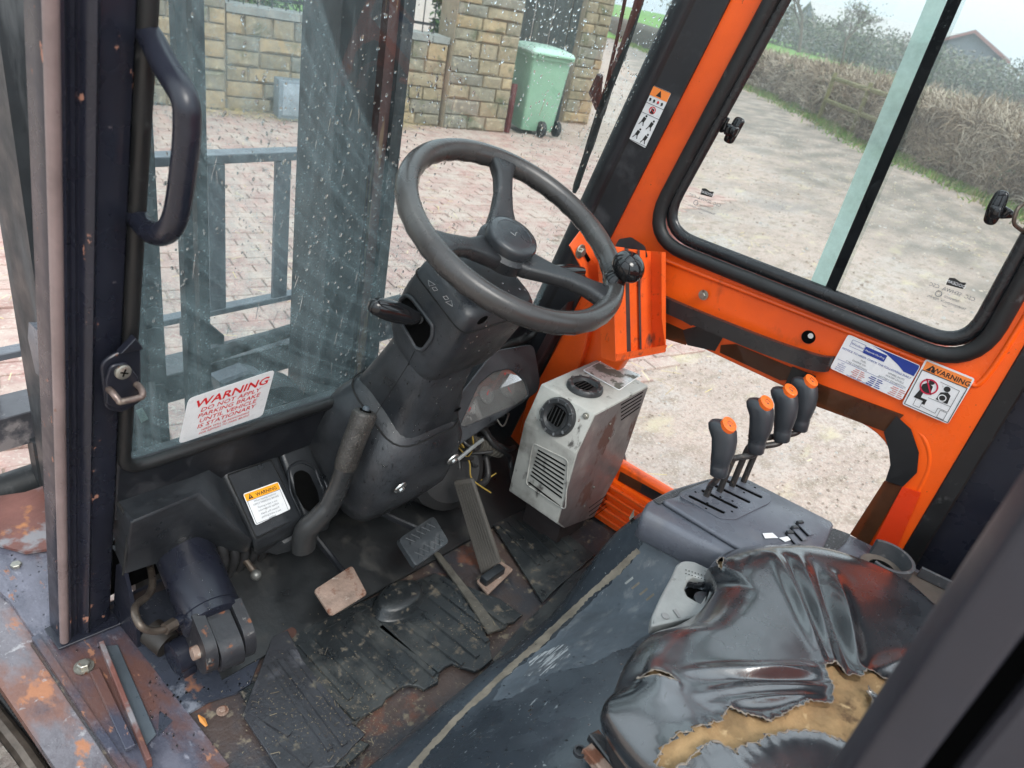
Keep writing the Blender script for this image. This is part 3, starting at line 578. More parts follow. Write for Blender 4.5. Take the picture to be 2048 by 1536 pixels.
# loose stones and grit on the yard
g = G(); rn_ = random.Random(21)
for _ in range(15000):
    if rn_.random() < .45: x, y = rn_.uniform(1.6, 5.5), rn_.uniform(-.6, 3.4)
    else: x, y = rn_.uniform(4, 17), rn_.uniform(-1, 8)
    if -.642*x+.767*y+8.35 < .3 or (x < 8 and y > 6.9-.31*x+1.2 and y > 4): continue
    r_ = rn_.choice((.004, .005, .006, .008, .011, .016 if x > 4 else .008))*rn_.uniform(.7, 1.2)*(1 if x < 5 else 1.4); a = rn_.random()*6.28
    c = Vector((x, y, gz(x, y)-.02 if x > 4.9 or y < 1.4 else -.010)); ux = Vector((math.cos(a), math.sin(a), 0))*r_; uy = Vector((-ux.y, ux.x, 0))*rn_.uniform(.5, .9)
    k_ = len(g.v); g.v += [c+ux, c+uy, c-ux, c-uy, c+ux*.3+uy*.2+Vector((0, 0, r_*rn_.uniform(.5, .9)))]
    g.f += [[k_, k_+1, k_+4], [k_+1, k_+2, k_+4], [k_+2, k_+3, k_+4], [k_+3, k_, k_+4]]; g.m += [rn_.randrange(3)]*4
tag(g.obj('yard_grit', None, None, 0, False, [lm('stone_buff', (.40, .33, .27)), lm('stone_brown', (.24, .18, .14)), lm('stone_grey', (.34, .32, .30))]), 'small loose stones and grit spread over the dirt yard', 'gravel', kind='stuff')
# straw litter on the yard
g = G(); strawm = [lm('straw_yellow', (.55, .42, .16)), lm('straw_pale', (.6, .5, .28)), lm('straw_brown', (.3, .22, .12))]
def straw(g, c, n, sp, ln=(.02, .12), w_=.0022, z=.012):
    for _ in range(n):
        p_ = Vector(c)+Vector((random.gauss(0, sp[0]), random.gauss(0, sp[1]), z+random.random()*.01)); a = random.random()*6.28; d = Vector((math.cos(a), math.sin(a), random.gauss(0, .06)))*random.uniform(*ln)
        wv = Vector((-d.y, d.x, 0)).normalized()*w_; g.mi = random.randrange(3); g.add([p_-wv, p_+wv, p_+d+wv, p_+d-wv], [[0, 1, 2, 3]])
for k in range(7): straw(g, w0+wd*(k*.33)-wn*(.22+random.random()*.12), 240, (.22, .1))
for k in range(36): straw(g, (random.uniform(3, 15), random.uniform(.5, 5.5), 0), 36, (.35, .3), (.03, .12), .0025)
straw(g, (2, 3.5, 0), 500, (1.2, 1.4), (.02, .09))
tag(g.obj('straw_litter', None, None, 0, False, strawm), 'loose yellow straw scattered over the yard and along the wall foot', 'straw', kind='stuff')

# ================================================================== FORKLIFT
F = thing('forklift', (.83, 0, 0), 'orange and black forklift truck with an open worn cab seen from its doorway', 'forklift')
def V(*a): return Vector(a)
ld = V(0, -LEAN, 1)
# ---- chassis below the cab
g = G(); g.box((.83, .3, .45), (1.08, 1.5, .27), bev=.02); g.obj('chassis', navy, F)
g = G(); g.box((.83, -.75, .85), (1.1, .9, 1.0), bev=.06); g.obj('counterweight', orange, F)
for sx, yy, rr in ((-.02, 1.05, .33), (1.68, 1.05, .33), (.02, -.75, .28), (1.64, -.75, .28)):
    wt = G(); wt.loft([circ((sx-.11, yy, rr), rr*.8, (1, 0, 0), 40), circ((sx-.13, yy, rr), rr*.97, (1, 0, 0), 40), circ((sx-.09, yy, rr), rr, (1, 0, 0), 40), circ((sx+.09, yy, rr), rr, (1, 0, 0), 40), circ((sx+.13, yy, rr), rr*.97, (1, 0, 0), 40), circ((sx+.11, yy, rr), rr*.8, (1, 0, 0), 40)])
    wo = wt.obj('wheel', tyre, F); G().loft([circ((sx-.10, yy, rr), rr*.55, (1, 0, 0), 30), circ((sx+.10, yy, rr), rr*.55, (1, 0, 0), 30)]).obj('rim', orange, wo)
# ---- floor, firewall, sill
g = G(); g.slab([V(.235, -.15, .60), V(1.33, -.15, .60), V(1.33, 1.0, .60), V(.235, 1.0, .60)], (0, 0, .018)); g.obj('floor_plate', rustfloor, F)
def zat(pts, z): return [PZ(a, b, z) for a, b in pts]
g = G(); g.slab([V(.352, .985, .6205), V(.352, .80, .6205)]+[PZ(a_, b_, .6205) for a_, b_ in ((316, 1478), (345, 1446), (385, 1425), (420, 1405), (470, 1390), (500, 1372), (520, 1320))]+[V(.55, .80, .6205), V(.60, .95, .6205)], (0, 0, .005)); g.obj('wet_floor_panel', wetplate, F)
# front fender / step deck left of the pillar
g = G(); g.slab([V(.243, .60, .625), V(.352, .60, .625), V(.352, 1.0, .625), V(.345, 1.30, .63), V(.33, 1.36, .63), V(.20, 1.42, .63), V(.243, 1.1, .625)], (0, 0, -.03)); g.obj('sill_deck', sillm, F)
g = G(); g.slab([V(.243, .60, .612), V(.243, 1.10, .612), V(.20, 1.40, .612), V(.1, 1.44, .612), V(.17, 1.05, .612), V(.185, .60, .612)], (0, 0, -.02)); g.obj('sill_outer_flange', sillm2, F)
g = G(); g.slab([V(.345, 1.17, .634), V(.30, 1.19, .634), V(.2, 1.36, .634), V(.2, 1.42, .634), V(.36, 1.36, .634), V(.60, 1.36, .634), V(.60, 1.17, .634)], (0, 0, .006)); g.obj('fender_front_panel', sillrust, F)
g = G(); g.slab([V(.238, .6, .618), V(.2485, .6, .618), V(.2485, 1.0, .618), V(.238, 1.0, .618)], (0, 0, .012)); g.obj('sill_edge', sillm, F)
g = G(); g.sweep([(.178, .5, .57), (.165, .85, .565), (.14, 1.15, .56)], .014, 10); g.obj('sill_pipe', pipe, F)
g = G(); g.sweep([(.2, .5, .56), (.19, .85, .555), (.17, 1.1, .55)], .009, 8); 
for k in range(60): g.loft([circ((.2-.0002*k, .5+k*.008, .56), .0112, (0, 1, 0), 8), circ((.2-.0002*k, .503+k*.008, .56), .0112, (0, 1, 0), 8)])
g.obj('ribbed_hose', hose, F)
g = G(); g.sweep([(.14, .5, .5), (.12, .9, .49), (.08, 1.2, .49)], .022, 10); g.obj('lower_rail', navy, F)
for (px, py) in ((33, 1134),): bolt(PZ(px, py, .626), (0, 0, 1), .009, .009, F)
bolt(PZ(168, 1334, .626), (0, 0, 1), .0095, .010, F)
# sill flanges running back from the pillar
def strip(a, b, w_, h_, mat, name, lean=0):
    a, b = Vector(a), Vector(b); d = (b-a).normalized(); s_ = V(d.y, -d.x, 0)*w_/2
    return G().slab([a-s_, a+s_, b+s_, b-s_], (lean, 0, h_), .001).obj(name, mat, F)
strip(PZ(205, 1300, .625), PZ(300, 1536, .625), .007, .022, sillrust, 'sill_upright_flange')
strip(PZ(190, 1345, .627), PZ(262, 1500, .627), .014, .008, sillm, 'sill_bead')
G().slab([PZ(a_, b_, .628) for a_, b_ in ((203, 1296), (236, 1292), (313, 1470), (292, 1494))], V(0, 0, .004), .001).obj('sill_angle_plate', M('blue_grey_angle_plate', (.07, .085, .10), .35, var=.3), F)
g = G(); g.slab([PX(232, 1130, .352), PX(243, 1125, .352), PX(272, 1250, .352), PX(278, 1340, .352), PX(270, 1372, .352), PX(222, 1300, .352)], (.006, 0, 0)); g.obj('gusset_plate', navy, F)
# ---- left A pillar
y0 = 1.101+.003
def psec(z):
    b = V(0, y0-LEAN*z, z)
    S_ = [(.268, .03), (.268, .002), (.272, -.004), (.279, -.004), (.284, .003), (.2865, .004), (.289, .001), (.2915, .004), (.294, .004), (.297, -.007), (.303, -.010), (.308, -.004), (.310, 0), (.339, 0), (.343, .004), (.343, .05), (.268, .05)]
    return [b+V(x, y, 0) for x, y in S_]
pil = G(); pil.loft([psec(.632), psec(1.0), psec(1.4), psec(2.25)]); po = pil.obj('front_pillar', M('pillar_navy_paint', (.013, .0145, .024), .30, var=.2, chips=[((.33, .16, .11), 42, .655, .67, .8, (1, 1, .6)), ((.10, .09, .10), 60, .68, .74, .6, None)], bump=.06), F, 50)
g = G(); g.sweep([V(.270, y0-LEAN*z-.001, z) for z in (.64, 1.0, 1.4, 2.2)], .0068, 10); g.obj('pillar_edge_bead', M('worn_pale_pillar_edge', (.20, .15, .145), .4, var=.3, vs=9, chips=[(RUST, 30, .66, .7, .8, None)]), po, 60)
g = G(); g.slab([V(.258, .945, .632), V(.352, .935, .632), V(.352, 1.0, .632), V(.258, 1.0, .632)], (0, 0, .004), .001); g.obj('pillar_foot', navyclean, po)
# grab handle on the pillar
hp = [PX(278, 50, .352), PX(300, 75, .352), PX(330, 130, .346), PX(368, 195, .343), PX(374, 250, .343), PX(368, 330, .343), PX(352, 430, .343), PX(330, 465, .343), PX(300, 463, .346), PX(262, 425, .352)]
g = G(); pts = spline([V(.336, hp[0].y+.005, hp[0].z+.004)]+hp+[V(.336, hp[-1].y+.01, hp[-1].z+.002)], 6)
g.sweep(pts, .0125, 12, .95); g.obj('grab_handle', navyclean, F, 60)
# door striker
so = thing_ = G(); stl = [PW(215, 706, -.028), PW(268, 680, -.02), PW(277, 690, -.03), PW(279, 790, -.03), PW(262, 815, -.03), PW(215, 822, -.03), PW(196, 790, -.03), PW(193, 730, -.03)]
c0 = sum([Vector(p) for p in stl], Vector())/8
SN = V(0, -1, 0)
def SP(px, py, d=0): return hit(px, py, (0, 1, LEAN), V(0, y0-.012-d, 0)+V(0, 0, 0))
base = rpoly([SP(197, 722), SP(232, 700), SP(277, 690), SP(278, 800), SP(240, 822), SP(208, 815)], [.012, .012, .002, .004, .008, .010], 4)
str_ = G().slab(base, V(0, -.006, 0), .0015).obj('door_striker', navy, F)
g = G().slab([SP(232, 700), SP(262, 668), SP(275, 684), SP(277, 692)], V(0, -.012, 0), .001); g.obj('bent_tab', navy, str_)
inn = rpoly([SP(208, 760, .008), SP(218, 728, .008), SP(250, 722, .008), SP(274, 752, .008), SP(276, 796, .008), SP(236, 815, .008), SP(210, 805, .008)], .006, 4)
G().slab(inn, V(0, -.005, 0), .0012).obj('striker_plate', navy, str_)
sc = SP(245, 743, .014); g = G().loft([circ(sc, .0098, SN, 24), circ(sc+SN*.003, .0095, SN, 24), circ(sc+SN*.0045, .007, SN, 24)]); scr = g.obj('screw', steel, str_)
for a in (.4, 1.97): G().box(sc+SN*.0046, (.010, .0008, .0018), Matrix.Rotation(a, 3, 'Y')).obj('screw_slot', dark, str_)
a0, a1 = SP(217, 778, .013), SP(272, 768, .013)
lp = [a0, a0+SN*.012, SP(237, 800, .034), SP(242, 803, .036), SP(280, 795, .036), SP(285, 788, .034), a1+SN*.012, a1]
g = G().sweep(spline(lp, 5), .0042, 8); g.obj('striker_loop', M('worn_striker_loop', (.16, .12, .105), .42, metal=.5, var=.4, vs=60, chips=[((.3, .25, .2), 50, .55, .65, .5, None)]), str_, 60)
# ---- windscreen frame
def W2(x, z, off=0): y = .88-LEAN*(z-1.02); return V(x, y, z)+WN*off
gl0, gl1, gb, gt = .362, 1.303, .948, 2.12      # glass opening in x and z
BLc = PW(245, 905); glb = BLc.z-.008
def lowedge(z0): return z0
outer = [W2(.343, .90), W2(1.325, .90), W2(1.325, 2.2), W2(.343, 2.2)]
hole = rpoly([W2(BLc.x-.006, glb-.012), W2(1.306, glb-.035), W2(1.306, 2.1), W2(BLc.x-.006, 2.1)], .035, 8)
plate('windscreen_frame', outer, [hole], .03, frameblk, F, .004)
gg = G(); gk = hole; gkt = [p_+WN*-.016 for p_ in gk]; g.v = []
g = G(); g.sweep(gkt, .0095, 8, close=True, up=WN); g.obj('windscreen_gasket', rubber, F, 80)
# wiper arc: pivot found from three points of the film edge on the glass
A_, B_, C_ = PW(640, 0), PW(700, 170), PW(792, 345)
def circ3(a, b, c):
    n = (b-a).cross(c-a); u = a-c; v_ = b-c; n2 = u.cross(v_)
    return c+((u.length_squared*v_-v_.length_squared*u).cross(n2))/(2*n2.length_squared)
piv = circ3(A_, B_, C_); prad = (A_-piv).length
wsg = glassmat('rain_wet_windscreen_glass', (.88, .95, .94), .15, (.32, .43, .45), arc=(tuple(piv), prad, .20), speck=.22)
g = G().slab([W2(.352, glb-.012, 0), W2(1.303, glb-.04, 0), W2(1.303, 2.11, 0), W2(.352, 2.11, 0)], WN*.001); ws = mk('windscreen', [W2(.352, glb-.012), W2(1.303, glb-.04), W2(1.303, 2.11), W2(.352, 2.11)], [[0, 1, 2, 3]], wsg, F, 0)
# rain drops standing on the outside of the glass
g = G()
def drop(g, c, r, n_, st, run):
    a = run.normalized(); b = n_.cross(a); rr = [1, .72, .0]; hh = [0, .42, .6]; lps = []
    for k in range(2): lps.append([c+a*math.cos(q*math.pi/3.5)*r*rr[k]*st+b*math.sin(q*math.pi/3.5)*r*rr[k]+n_*hh[k]*r for q in range(7)])
    k0 = len(g.v); g.v += lps[0]+lps[1]+[c+n_*.6*r]
    for q in range(7): g.f.append([k0+q, k0+(q+1) % 7, k0+7+(q+1) % 7, k0+7+q]); g.f.append([k0+7+q, k0+7+(q+1) % 7, k0+14]); g.m += [0, 0]
    g.f.append([k0+q for q in range(6, -1, -1)]); g.m.append(0)
rn = (ld*-1).normalized()
for _ in range(11000):
    x = random.uniform(.37, 1.29); z = .92+random.random()**.9*1.0
    d = noise.noise(Vector((x*5, z*4, 0)))+noise.noise(Vector((x*1.3, z*1.3, 9)))*.8
    if random.random() > .42+d*.9+(.25 if x > .6 else -.12): continue
    r_ = random.choice((.0005, .0006, .0007, .0008, .0010, .0012, .0015, .0021))*random.uniform(.8, 1.15)
    drop(g, W2(x, z, .002), r_, WN, random.uniform(1, 2.1), (rn+V(random.gauss(0, .25), 0, 0)))
tag(g.obj('raindrops', dropm, F, 60), kind='stuff')
# ---- right A pillar
def rsec(z):
    by = .88-LEAN*(z-1.02); oy = .748-LEAN*(z-1.24)
    return [V(x, y, z) for x, y in ((1.292, by-.014), (1.296, by-.020), (1.300, by-.022), (1.302, by-.026), (1.306, oy+.012), (1.309, oy), (1.345, oy), (1.36, by+.02), (1.30, by+.02), (1.292, by+.01))]
g = G(); g.loft([rsec(.62), rsec(1.0), rsec(1.5), rsec(2.2)]); g.obj('right_front_pillar', frameblk, F, 40)
# ---- right side door panel (orange) with its two openings
XW = 1.33
def WX(pts, x=XW): return [PX(a, b, x) for a, b in pts]
def YZ(y, z, x=XW): return V(x, y, z)
oz = lambda z: .752-LEAN*(z-1.24)
outer = [YZ(oz(.62)+.03, .62), YZ(oz(2.2)+.03, 2.2), YZ(-.012, 2.2), YZ(-.012, .62)]
up_hole = rpoly([YZ(.655, 1.312), YZ(.043, 1.312), YZ(.043, 2.08), YZ(.655-LEAN*.768, 2.08)][::1], [.085, .06, .08, .06], 8)
lo_hole = rpoly([YZ(.70, .785), YZ(.065, .785), YZ(.065, 1.135), YZ(.60, 1.135)], [.05, .09, .09, .12], 8)
plate('side_door_panel', outer, [up_hole, lo_hole], .03, orange, F, .004)
# pressed rib round the lower opening
lr = spline([V(XW-.009, .10, 1.172), V(XW-.0125, .05, 1.160), V(XW-.0125, .022, 1.12), V(XW-.0125, .016, 1.06), V(XW-.009, .016, .98)], 8)
g = G(); g.sweep(lr, .0032, 10, 1.6, up=(1, 0, 0)); g.obj('lower_pressed_rib', orange, F, 80)
g = G(); g.sweep(spline([V(XW-.009, .655, 1.270), V(XW-.0125, .62, 1.274), V(XW-.0125, .15, 1.283), V(XW-.0125, .045, 1.283), V(XW-.0125, .014, 1.30), V(XW-.0125, .008, 1.5)], 8), .0065, 8, .8, up=(1, 0, 0)); g.obj('window_surround_step', orange, F, 80)
g = G(); g.slab([V(XW-.006, .76, .625), V(XW-.006, .40, .625), V(XW-.03, .40, .625), V(XW-.03, .76, .625)], (0, 0, .12)); g.obj('door_base_beam', orange, F)
for k in range(5): G().box((XW-.036, .50, .645+k*.022), (.008, .22, .005)).obj('base_groove', orange2, F)
# upper window gasket, glass panes, centre seal, latches
gk = [p_+V(-.018, 0, 0) for p_ in rpoly([YZ(.664, 1.303), YZ(.034, 1.303), YZ(.034, 2.095), YZ(.664-LEAN*.792, 2.095)], [.10, .08, .08, .06], 8)]
g = G(); g.sweep(gk, .0120, 12, 1.15, close=True, up=(1, 0, 0)); g.obj('side_window_gasket', rubber, F, 80)
gk2 = [p_+V(-.008, 0, 0) for p_ in rpoly([YZ(.642, 1.327), YZ(.056, 1.327), YZ(.056, 2.07), YZ(.642-LEAN*.743, 2.07)], [.085, .06, .08, .06], 8)]
g = G(); g.sweep(gk2, .0085, 8, 1.5, close=True, up=(1, 0, 0)); g.obj('side_window_channel', M('wet_black_channel', (.014, .015, .017), .22, bump=.5, bs=160), F, 80)
swg = glassmat('side_window_glass', (.84, .88, .86), .04, (.8, .84, .84), speck=.04)
mk('rear_sliding_pane', [V(1.333, .05, 1.32), V(1.333, .326, 1.32), V(1.333, .326, 2.08), V(1.333, .05, 2.08)], [[0, 1, 2, 3]], swg, F, 0)
mk('front_sliding_pane', [V(1.342, .278, 1.32), V(1.342, .65, 1.32), V(1.342, .65-LEAN*.76, 2.08), V(1.342, .278, 2.08)], [[0, 1, 2, 3]], swg, F, 0)
seal = glassmat('pale_green_translucent_seal', (.75, .92, .88), .6, (.78, .95, .91), refl=1.5)
G().slab([V(1.326, .299, 1.328), V(1.326, .326, 1.328), V(1.326, .326, 2.08), V(1.326, .299, 2.08)], (-.0015, 0, 0)).obj('sliding_pane_seal', seal, F)
G().slab([V(1.318, .2785, 1.328), V(1.325, .2985, 1.328), V(1.325, .2985, 2.08), V(1.318, .2785, 2.08)], (.0015, 0, 0)).obj('sliding_pane_edge', M('black_painted_reflection', (.008, .009, .01), .04, bump=0, rv=.02), F)  # black colour stands in for a dark reflection in this glossy strip
def latch(pcs, x, nm='window_latch'):
    b, st_, tab = pcs
    t_ = G().slab(rpoly([PX(a_, b_, x) for a_, b_ in b], .008, 4), V(-.010, 0, 0), .003).obj(nm, gloss, F, 50)
    G().slab(rpoly([PX(a_, b_, x-.01) for a_, b_ in st_], .005, 4), V(-.012, 0, 0), .003).obj('grip', gloss, t_, 50)
    G().slab(rpoly([PX(a_, b_, x) for a_, b_ in tab], .003, 3), V(.006, 0, 0), .001).obj('keeper', gloss, t_, 50)
latch(([(1475, 231), (1494, 240), (1466, 290), (1448, 281)], [(1458, 245), (1482, 255), (1472, 275), (1450, 268)], [(1444, 232), (1459, 236), (1452, 250), (1458, 262), (1440, 266), (1434, 258)]), 1.328)
latch(([(1996, 377), (2022, 384), (2010, 420), (1990, 452), (1966, 445), (1976, 410)], [(1984, 408), (2008, 414), (2000, 440), (1976, 434)], [(2004, 408), (2030, 425), (2024, 437), (1998, 438)]), 1.325)
G().sweep(spline([PX(2046, 408, 1.30), PX(2034, 420, 1.29), PX(2028, 445, 1.29), PX(2040, 458, 1.30), PX(2050, 464, 1.32)], 5), .003, 8).obj('latch_catch', pipe, F)
# lower window: glazing, tape
mk('lower_side_glass', [V(1.336, .04, .77), V(1.336, .74, .77), V(1.336, .74, 1.15), V(1.336, .04, 1.15)], [[0, 1, 2, 3]], glassmat('clear_lower_glass', (.95, .97, .96), .02, (.8, .8, .8)), F, 0)
brt = glassmat('brown_translucent_tape', (.42, .17, .06), .5, (.22, .095, .045), refl=1.45)
def tape(pts, mat, x, nm): 
    q = [PX(a_, b_, x) for a_, b_ in pts]; g = G().slab(q, V(-.0012, 0, 0)); return g.obj(nm, mat, F, 30)
tape([(1290, 618), (1322, 640), (1385, 668), (1372, 690), (1300, 668), (1285, 655)], brt, 1.3122, 'brown_tape')
tape([(1442, 690), (1472, 688), (1600, 742), (1592, 760), (1560, 760), (1440, 705)], brt, 1.3122, 'brown_tape')
tape([(1598, 742), (1640, 768), (1808, 830), (1773, 864), (1632, 812), (1582, 778), (1575, 760)], brt, 1.3118, 'brown_tape')
tape([(1769, 961), (1805, 973), (1738, 1090), (1700, 1068)], brt, 1.3122, 'brown_tape')
tape([(1241, 943), (1285, 967), (1280, 985), (1236, 960)], brt, 1.3122, 'brown_tape')
tape([(1366, 660), (1395, 652), (1450, 668), (1430, 702), (1375, 690)], tapebk, 1.3112, 'black_tape')
tape([(1585, 733), (1632, 752), (1618, 790), (1570, 770)], tapebk, 1.3108, 'black_tape')
tape([(1285, 967), (1332, 993), (1312, 1003), (1280, 985)], tapebk, 1.3114, 'black_tape')
tape([(1793, 832), (1822, 858), (1838, 905), (1834, 945), (1806, 973), (1771, 961), (1781, 930), (1778, 900), (1768, 864)], tapebk, 1.3098, 'black_tape')
tape([(1805, 973), (1842, 985), (1790, 1105), (1745, 1088)], M('translucent_red_orange_tape', (.70, .045, .008), .3, var=.1, bump=.1), 1.3106, 'red_tape')
# black bar handle
hb_ = [V(1.316, .635, 1.198), V(1.298, .61, 1.198), V(1.292, .53, 1.198), V(1.292, .36, 1.204), V(1.294, .265, 1.212), V(1.304, .240, 1.215), V(1.316, .233, 1.216)]
g = G(); g.sweep(spline(hb_, 6), .0135, 4, .75, up=(1, 0, .0)); 
g = G(); lps = []
for p_ in spline(hb_, 6): lps.append([p_+V(-.006, 0, .015), p_+V(.006, 0, .015), p_+V(.006, 0, -.015), p_+V(-.006, 0, -.015)])
g.loft(lps); g.obj('door_handle_bar', M('black_handle_plastic', (.018, .017, .018), .3, bump=.05), F, 40)
G().slab([PX(1345, 612, 1.31), PX(1395, 635, 1.31), PX(1382, 652, 1.305), PX(1335, 625, 1.31)], V(.01, 0, 0), .001).obj('handle_bracket', plastic, F)
for (px, py) in ((1314, 541), (1407, 590)): bolt(PX(px, py, 1.307), (-1, 0, 0), .0065, .007, F)
hc = PX(1617, 674, 1.314); G().loft([circ(hc, .0125, (1, 0, 0), 24), circ(hc+V(-.0012, 0, 0), .0125, (1, 0, 0), 24)]).obj('panel_hole', dark, F)
G().loft([circ(hc+V(-.0015, -.003, .004), .005, (1, 0, 0), 12), circ(hc+V(-.002, -.003, .004), .005, (1, 0, 0), 12)]).obj('painted_hole_daylight', M('painted_daylight_pale', (.5, .5, .48), .6), F)  # pale disc painted to pass for daylight through the hole
# black rear side panel (B pillar side) with mesh trim
g = G(); g.slab([V(1.338, -.016, .62), V(1.338, -.016, 2.2), V(1.338, -.4, 2.2), V(1.338, -.4, .62)], (.02, 0, 0)); g.obj('rear_side_panel', navyclean, F)
G().slab([V(1.335, -.008, .62), V(1.335, -.008, 2.2), V(1.335, -.04, 2.2), V(1.335, -.04, .62)], (-.022, 0, 0), .003).obj('door_edge_seal', rubber, F)
G().slab([V(1.334, -.145, .62), V(1.334, -.145, 2.2), V(1.334, -.158, 2.2), V(1.334, -.158, .62)], (-.01, 0, 0), .002).obj('rear_side_seam', frameblk, F)
ms = rpoly([V(1.325, -.160, 1.05), V(1.325, -.160, 1.33), V(1.325, -.22, 1.33), V(1.325, -.22, 1.05)], .01, 3)
G().slab(ms, (-.008, 0, 0), .002).obj('speaker_mesh', alum, F)
# orange bracket (clipboard / fire bottle trough)
BL, BR, TR, TL = V(1.148, .597, 1.10), V(1.285, .563, 1.10), V(1.285, .627, 1.29), V(1.148, .668, 1.306)
bn_ = (BR-BL).cross(TL-BL).normalized(); 
if bn_.y > 0: bn_ = -bn_
bk = G().slab([BL, BR, TR, TL], -bn_*.003).obj('wall_trough', orange2, F)
G().slab([BL, BL.lerp(BR, .30), TL.lerp(TR, .30), TL], bn_*.0) if False else None
G().slab([BL+bn_*.035, BL.lerp(BR, .22)+bn_*.035, TL.lerp(TR, .22)+bn_*.035, TL+bn_*.035], bn_*.0025, .0008).obj('front_lip', orange2, bk)
G().slab([BL, BL+bn_*.036, TL+bn_*.036, TL], (BR-BL).normalized()*.0025).obj('side_flange', orange2, bk)
G().slab([BR, BR+bn_*.036, TR+bn_*.036, TR], (BR-BL).normalized()*.0025).obj('side_flange', orange2, bk)
G().slab([BR+bn_*.036, TR+bn_*.036, TR+bn_*.036-(BR-BL).normalized()*.012, BR.lerp(TR, .35)+bn_*.036-(BR-BL).normalized()*.012], bn_*.0025).obj('folded_edge', orange2, bk)
G().slab([BL, BR, BR+bn_*.037, BL+bn_*.037], (0, 0, -.0025)).obj('bottom_flange', orange2, bk)
G().slab([BL+bn_*.034, BR+bn_*.034, BR+bn_*.034+V(0, 0, .014), BL+bn_*.034+V(0, 0, .014)], bn_*.0025).obj('bottom_lip', orange2, bk)
backm = M('dark_brown_bracket_back', (.045, .03, .028), .55, var=.5, vs=20)  # dark brown for strips along the inside back of the trough
for a_, b_ in ((.30, .52), (.70, .74)): G().slab([BL.lerp(BR, a_)+bn_*.004+V(0, 0, .004), BL.lerp(BR, b_)+bn_*.004+V(0, 0, .004), TL.lerp(TR, b_)+bn_*.004, TL.lerp(TR, a_)+bn_*.004], bn_*.001).obj('dark_back_strip', backm, bk)
mp_ = [PY(1140, 492, .70), PY(1168, 455, .72), PY(1215, 500, .69), PY(1240, 560, .67), PY(1210, 640, .66), PY(1192, 590, .67)]
G().slab(mp_, V(0, .004, 0), .001).obj('mounting_plate', orange2, bk)
bolt(PY(1160, 503, .695), (0, -1, 0), .009, .009, bk)
G().slab(rpoly([PY(1166, 506, .694), PY(1171, 503, .694), PY(1181, 520, .694), PY(1175, 524, .694)], .002, 3), V(0, -.0012, 0)).obj('mounting_slot', dark, bk)
g = G(); g.loft([rpoly(zz, .004, 2) for zz in ([PX(1222, 508, 1.27), PX(1238, 478, 1.27), PX(1262, 474, 1.27), PX(1290, 492, 1.27), PX(1296, 515, 1.27)], [PX(1222, 508, 1.32), PX(1238, 478, 1.32), PX(1262, 474, 1.32), PX(1290, 492, 1.32), PX(1296, 515, 1.32)])]); g.obj('black_relay_cap', plastic, F)
# orange lower front corner beam behind the heater
G().slab([PX(1195, 590, 1.315), PX(1150, 640, 1.315), PX(1062, 800, 1.315), PX(1048, 860, 1.315), PX(1120, 880, 1.315), PX(1180, 690, 1.315), PX(1190, 640, 1.315)], V(-.02, 0, 0), .003).obj('lower_corner_beam', orange, F)
G().slab([PX(1150, 600, 1.31), PX(1130, 620, 1.31), PX(1040, 790, 1.31), PX(1048, 800, 1.31), PX(1140, 640, 1.31)], V(-.03, 0, 0), .003).obj('corner_seal', M('dark_maroon_seal', (.035, .014, .014), .5), F)

# ---- wiper outside the right of the windscreen
g = G(); g.sweep([PW(1262, -60, .02), PW(1238, 60, .02), PW(1214, 165, .02), PW(1186, 260, .02)], .0035, 6); g.sweep([PW(1290, -60, .024), PW(1262, 60, .024), PW(1236, 130, .024), PW(1205, 230, .024)], .004, 6); wa = g.obj('wiper_arm', rubber, F)
g = G(); bl_ = [PW(1300, -70, .016), PW(1255, 75, .016), PW(1212, 190, .016), PW(1180, 290, .016), PW(1148, 385, .016)]
g.sweep(spline(bl_, 5), [.006]*16+[.005]*4+[.003], 6, 1.5); g.sweep([PW(1200, 150, .02), PW(1190, 185, .02), PW(1196, 215, .02)], [.006, .012, .007], 8); g.obj('blade', rubber, wa)

# ---- dash moulding
def Ld(name, loops, mat=plastic, parent=F, cap=True, sm=40): return G().loft(loops, cap).obj(name, mat, parent, sm)
# x sections of the lower dash: (x, ridge point y/z, lower front y/z, back)
def dsec(x, yr, zr, yf, zf, yb=.915, zb=.965, zbot=None):
    zbot = zbot if zbot is not None else zf-.01
    return rpoly([V(x, yb, zb), V(x, (yr+yb)/2, (zr+zb)/2+.012), V(x, yr, zr), V(x, yf, zf), V(x, yf+.03, zbot), V(x, .97, zbot), V(x, .97, zb)], [0, .01, .010, .012, .01, 0, 0], 4)
def poly(name, verts, faces, bev, mat=plastic, parent=F, seg=3, soft=()):
    bm = bmesh.new(); vs_ = [bm.verts.new(v_) for v_ in verts]
    for f_ in faces: bm.faces.new([vs_[k] for k in f_])
    bmesh.ops.recalc_face_normals(bm, faces=bm.faces); es_ = [e for e in bm.edges if len(e.link_faces) == 2 and e.calc_face_angle(0) > .12]
    bmesh.ops.bevel(bm, geom=es_, offset=bev, segments=seg, profile=.5, affect='EDGES', clamp_overlap=True)
    bm.verts.index_update(); v_ = [q.co.copy() for q in bm.verts]; f_ = [[q.index for q in fc.verts] for fc in bm.faces]; bm.free()
    return fixn(mk(name, v_, f_, mat, parent, 40))
A0, B0, B1, C0, D0, E0, E1 = PY(219, 985, .915), PY(330, 948, .915), PY(428, 916, .912), PY(262, 1046, .825), PY(395, 991, .825), PY(497, 1082, .822), PY(507, 1080, .826)
T1 = PY(412, 935, .895); F0, F1 = PY(498, 1102, .845), PY(460, 1108, .885); G0, I0 = PY(395, 1104, .90), PY(247, 1150, .90); L0, L1 = PY(226, 1000, .90), PY(232, 1105, .93)
K0 = PY(236, 1008, .885)
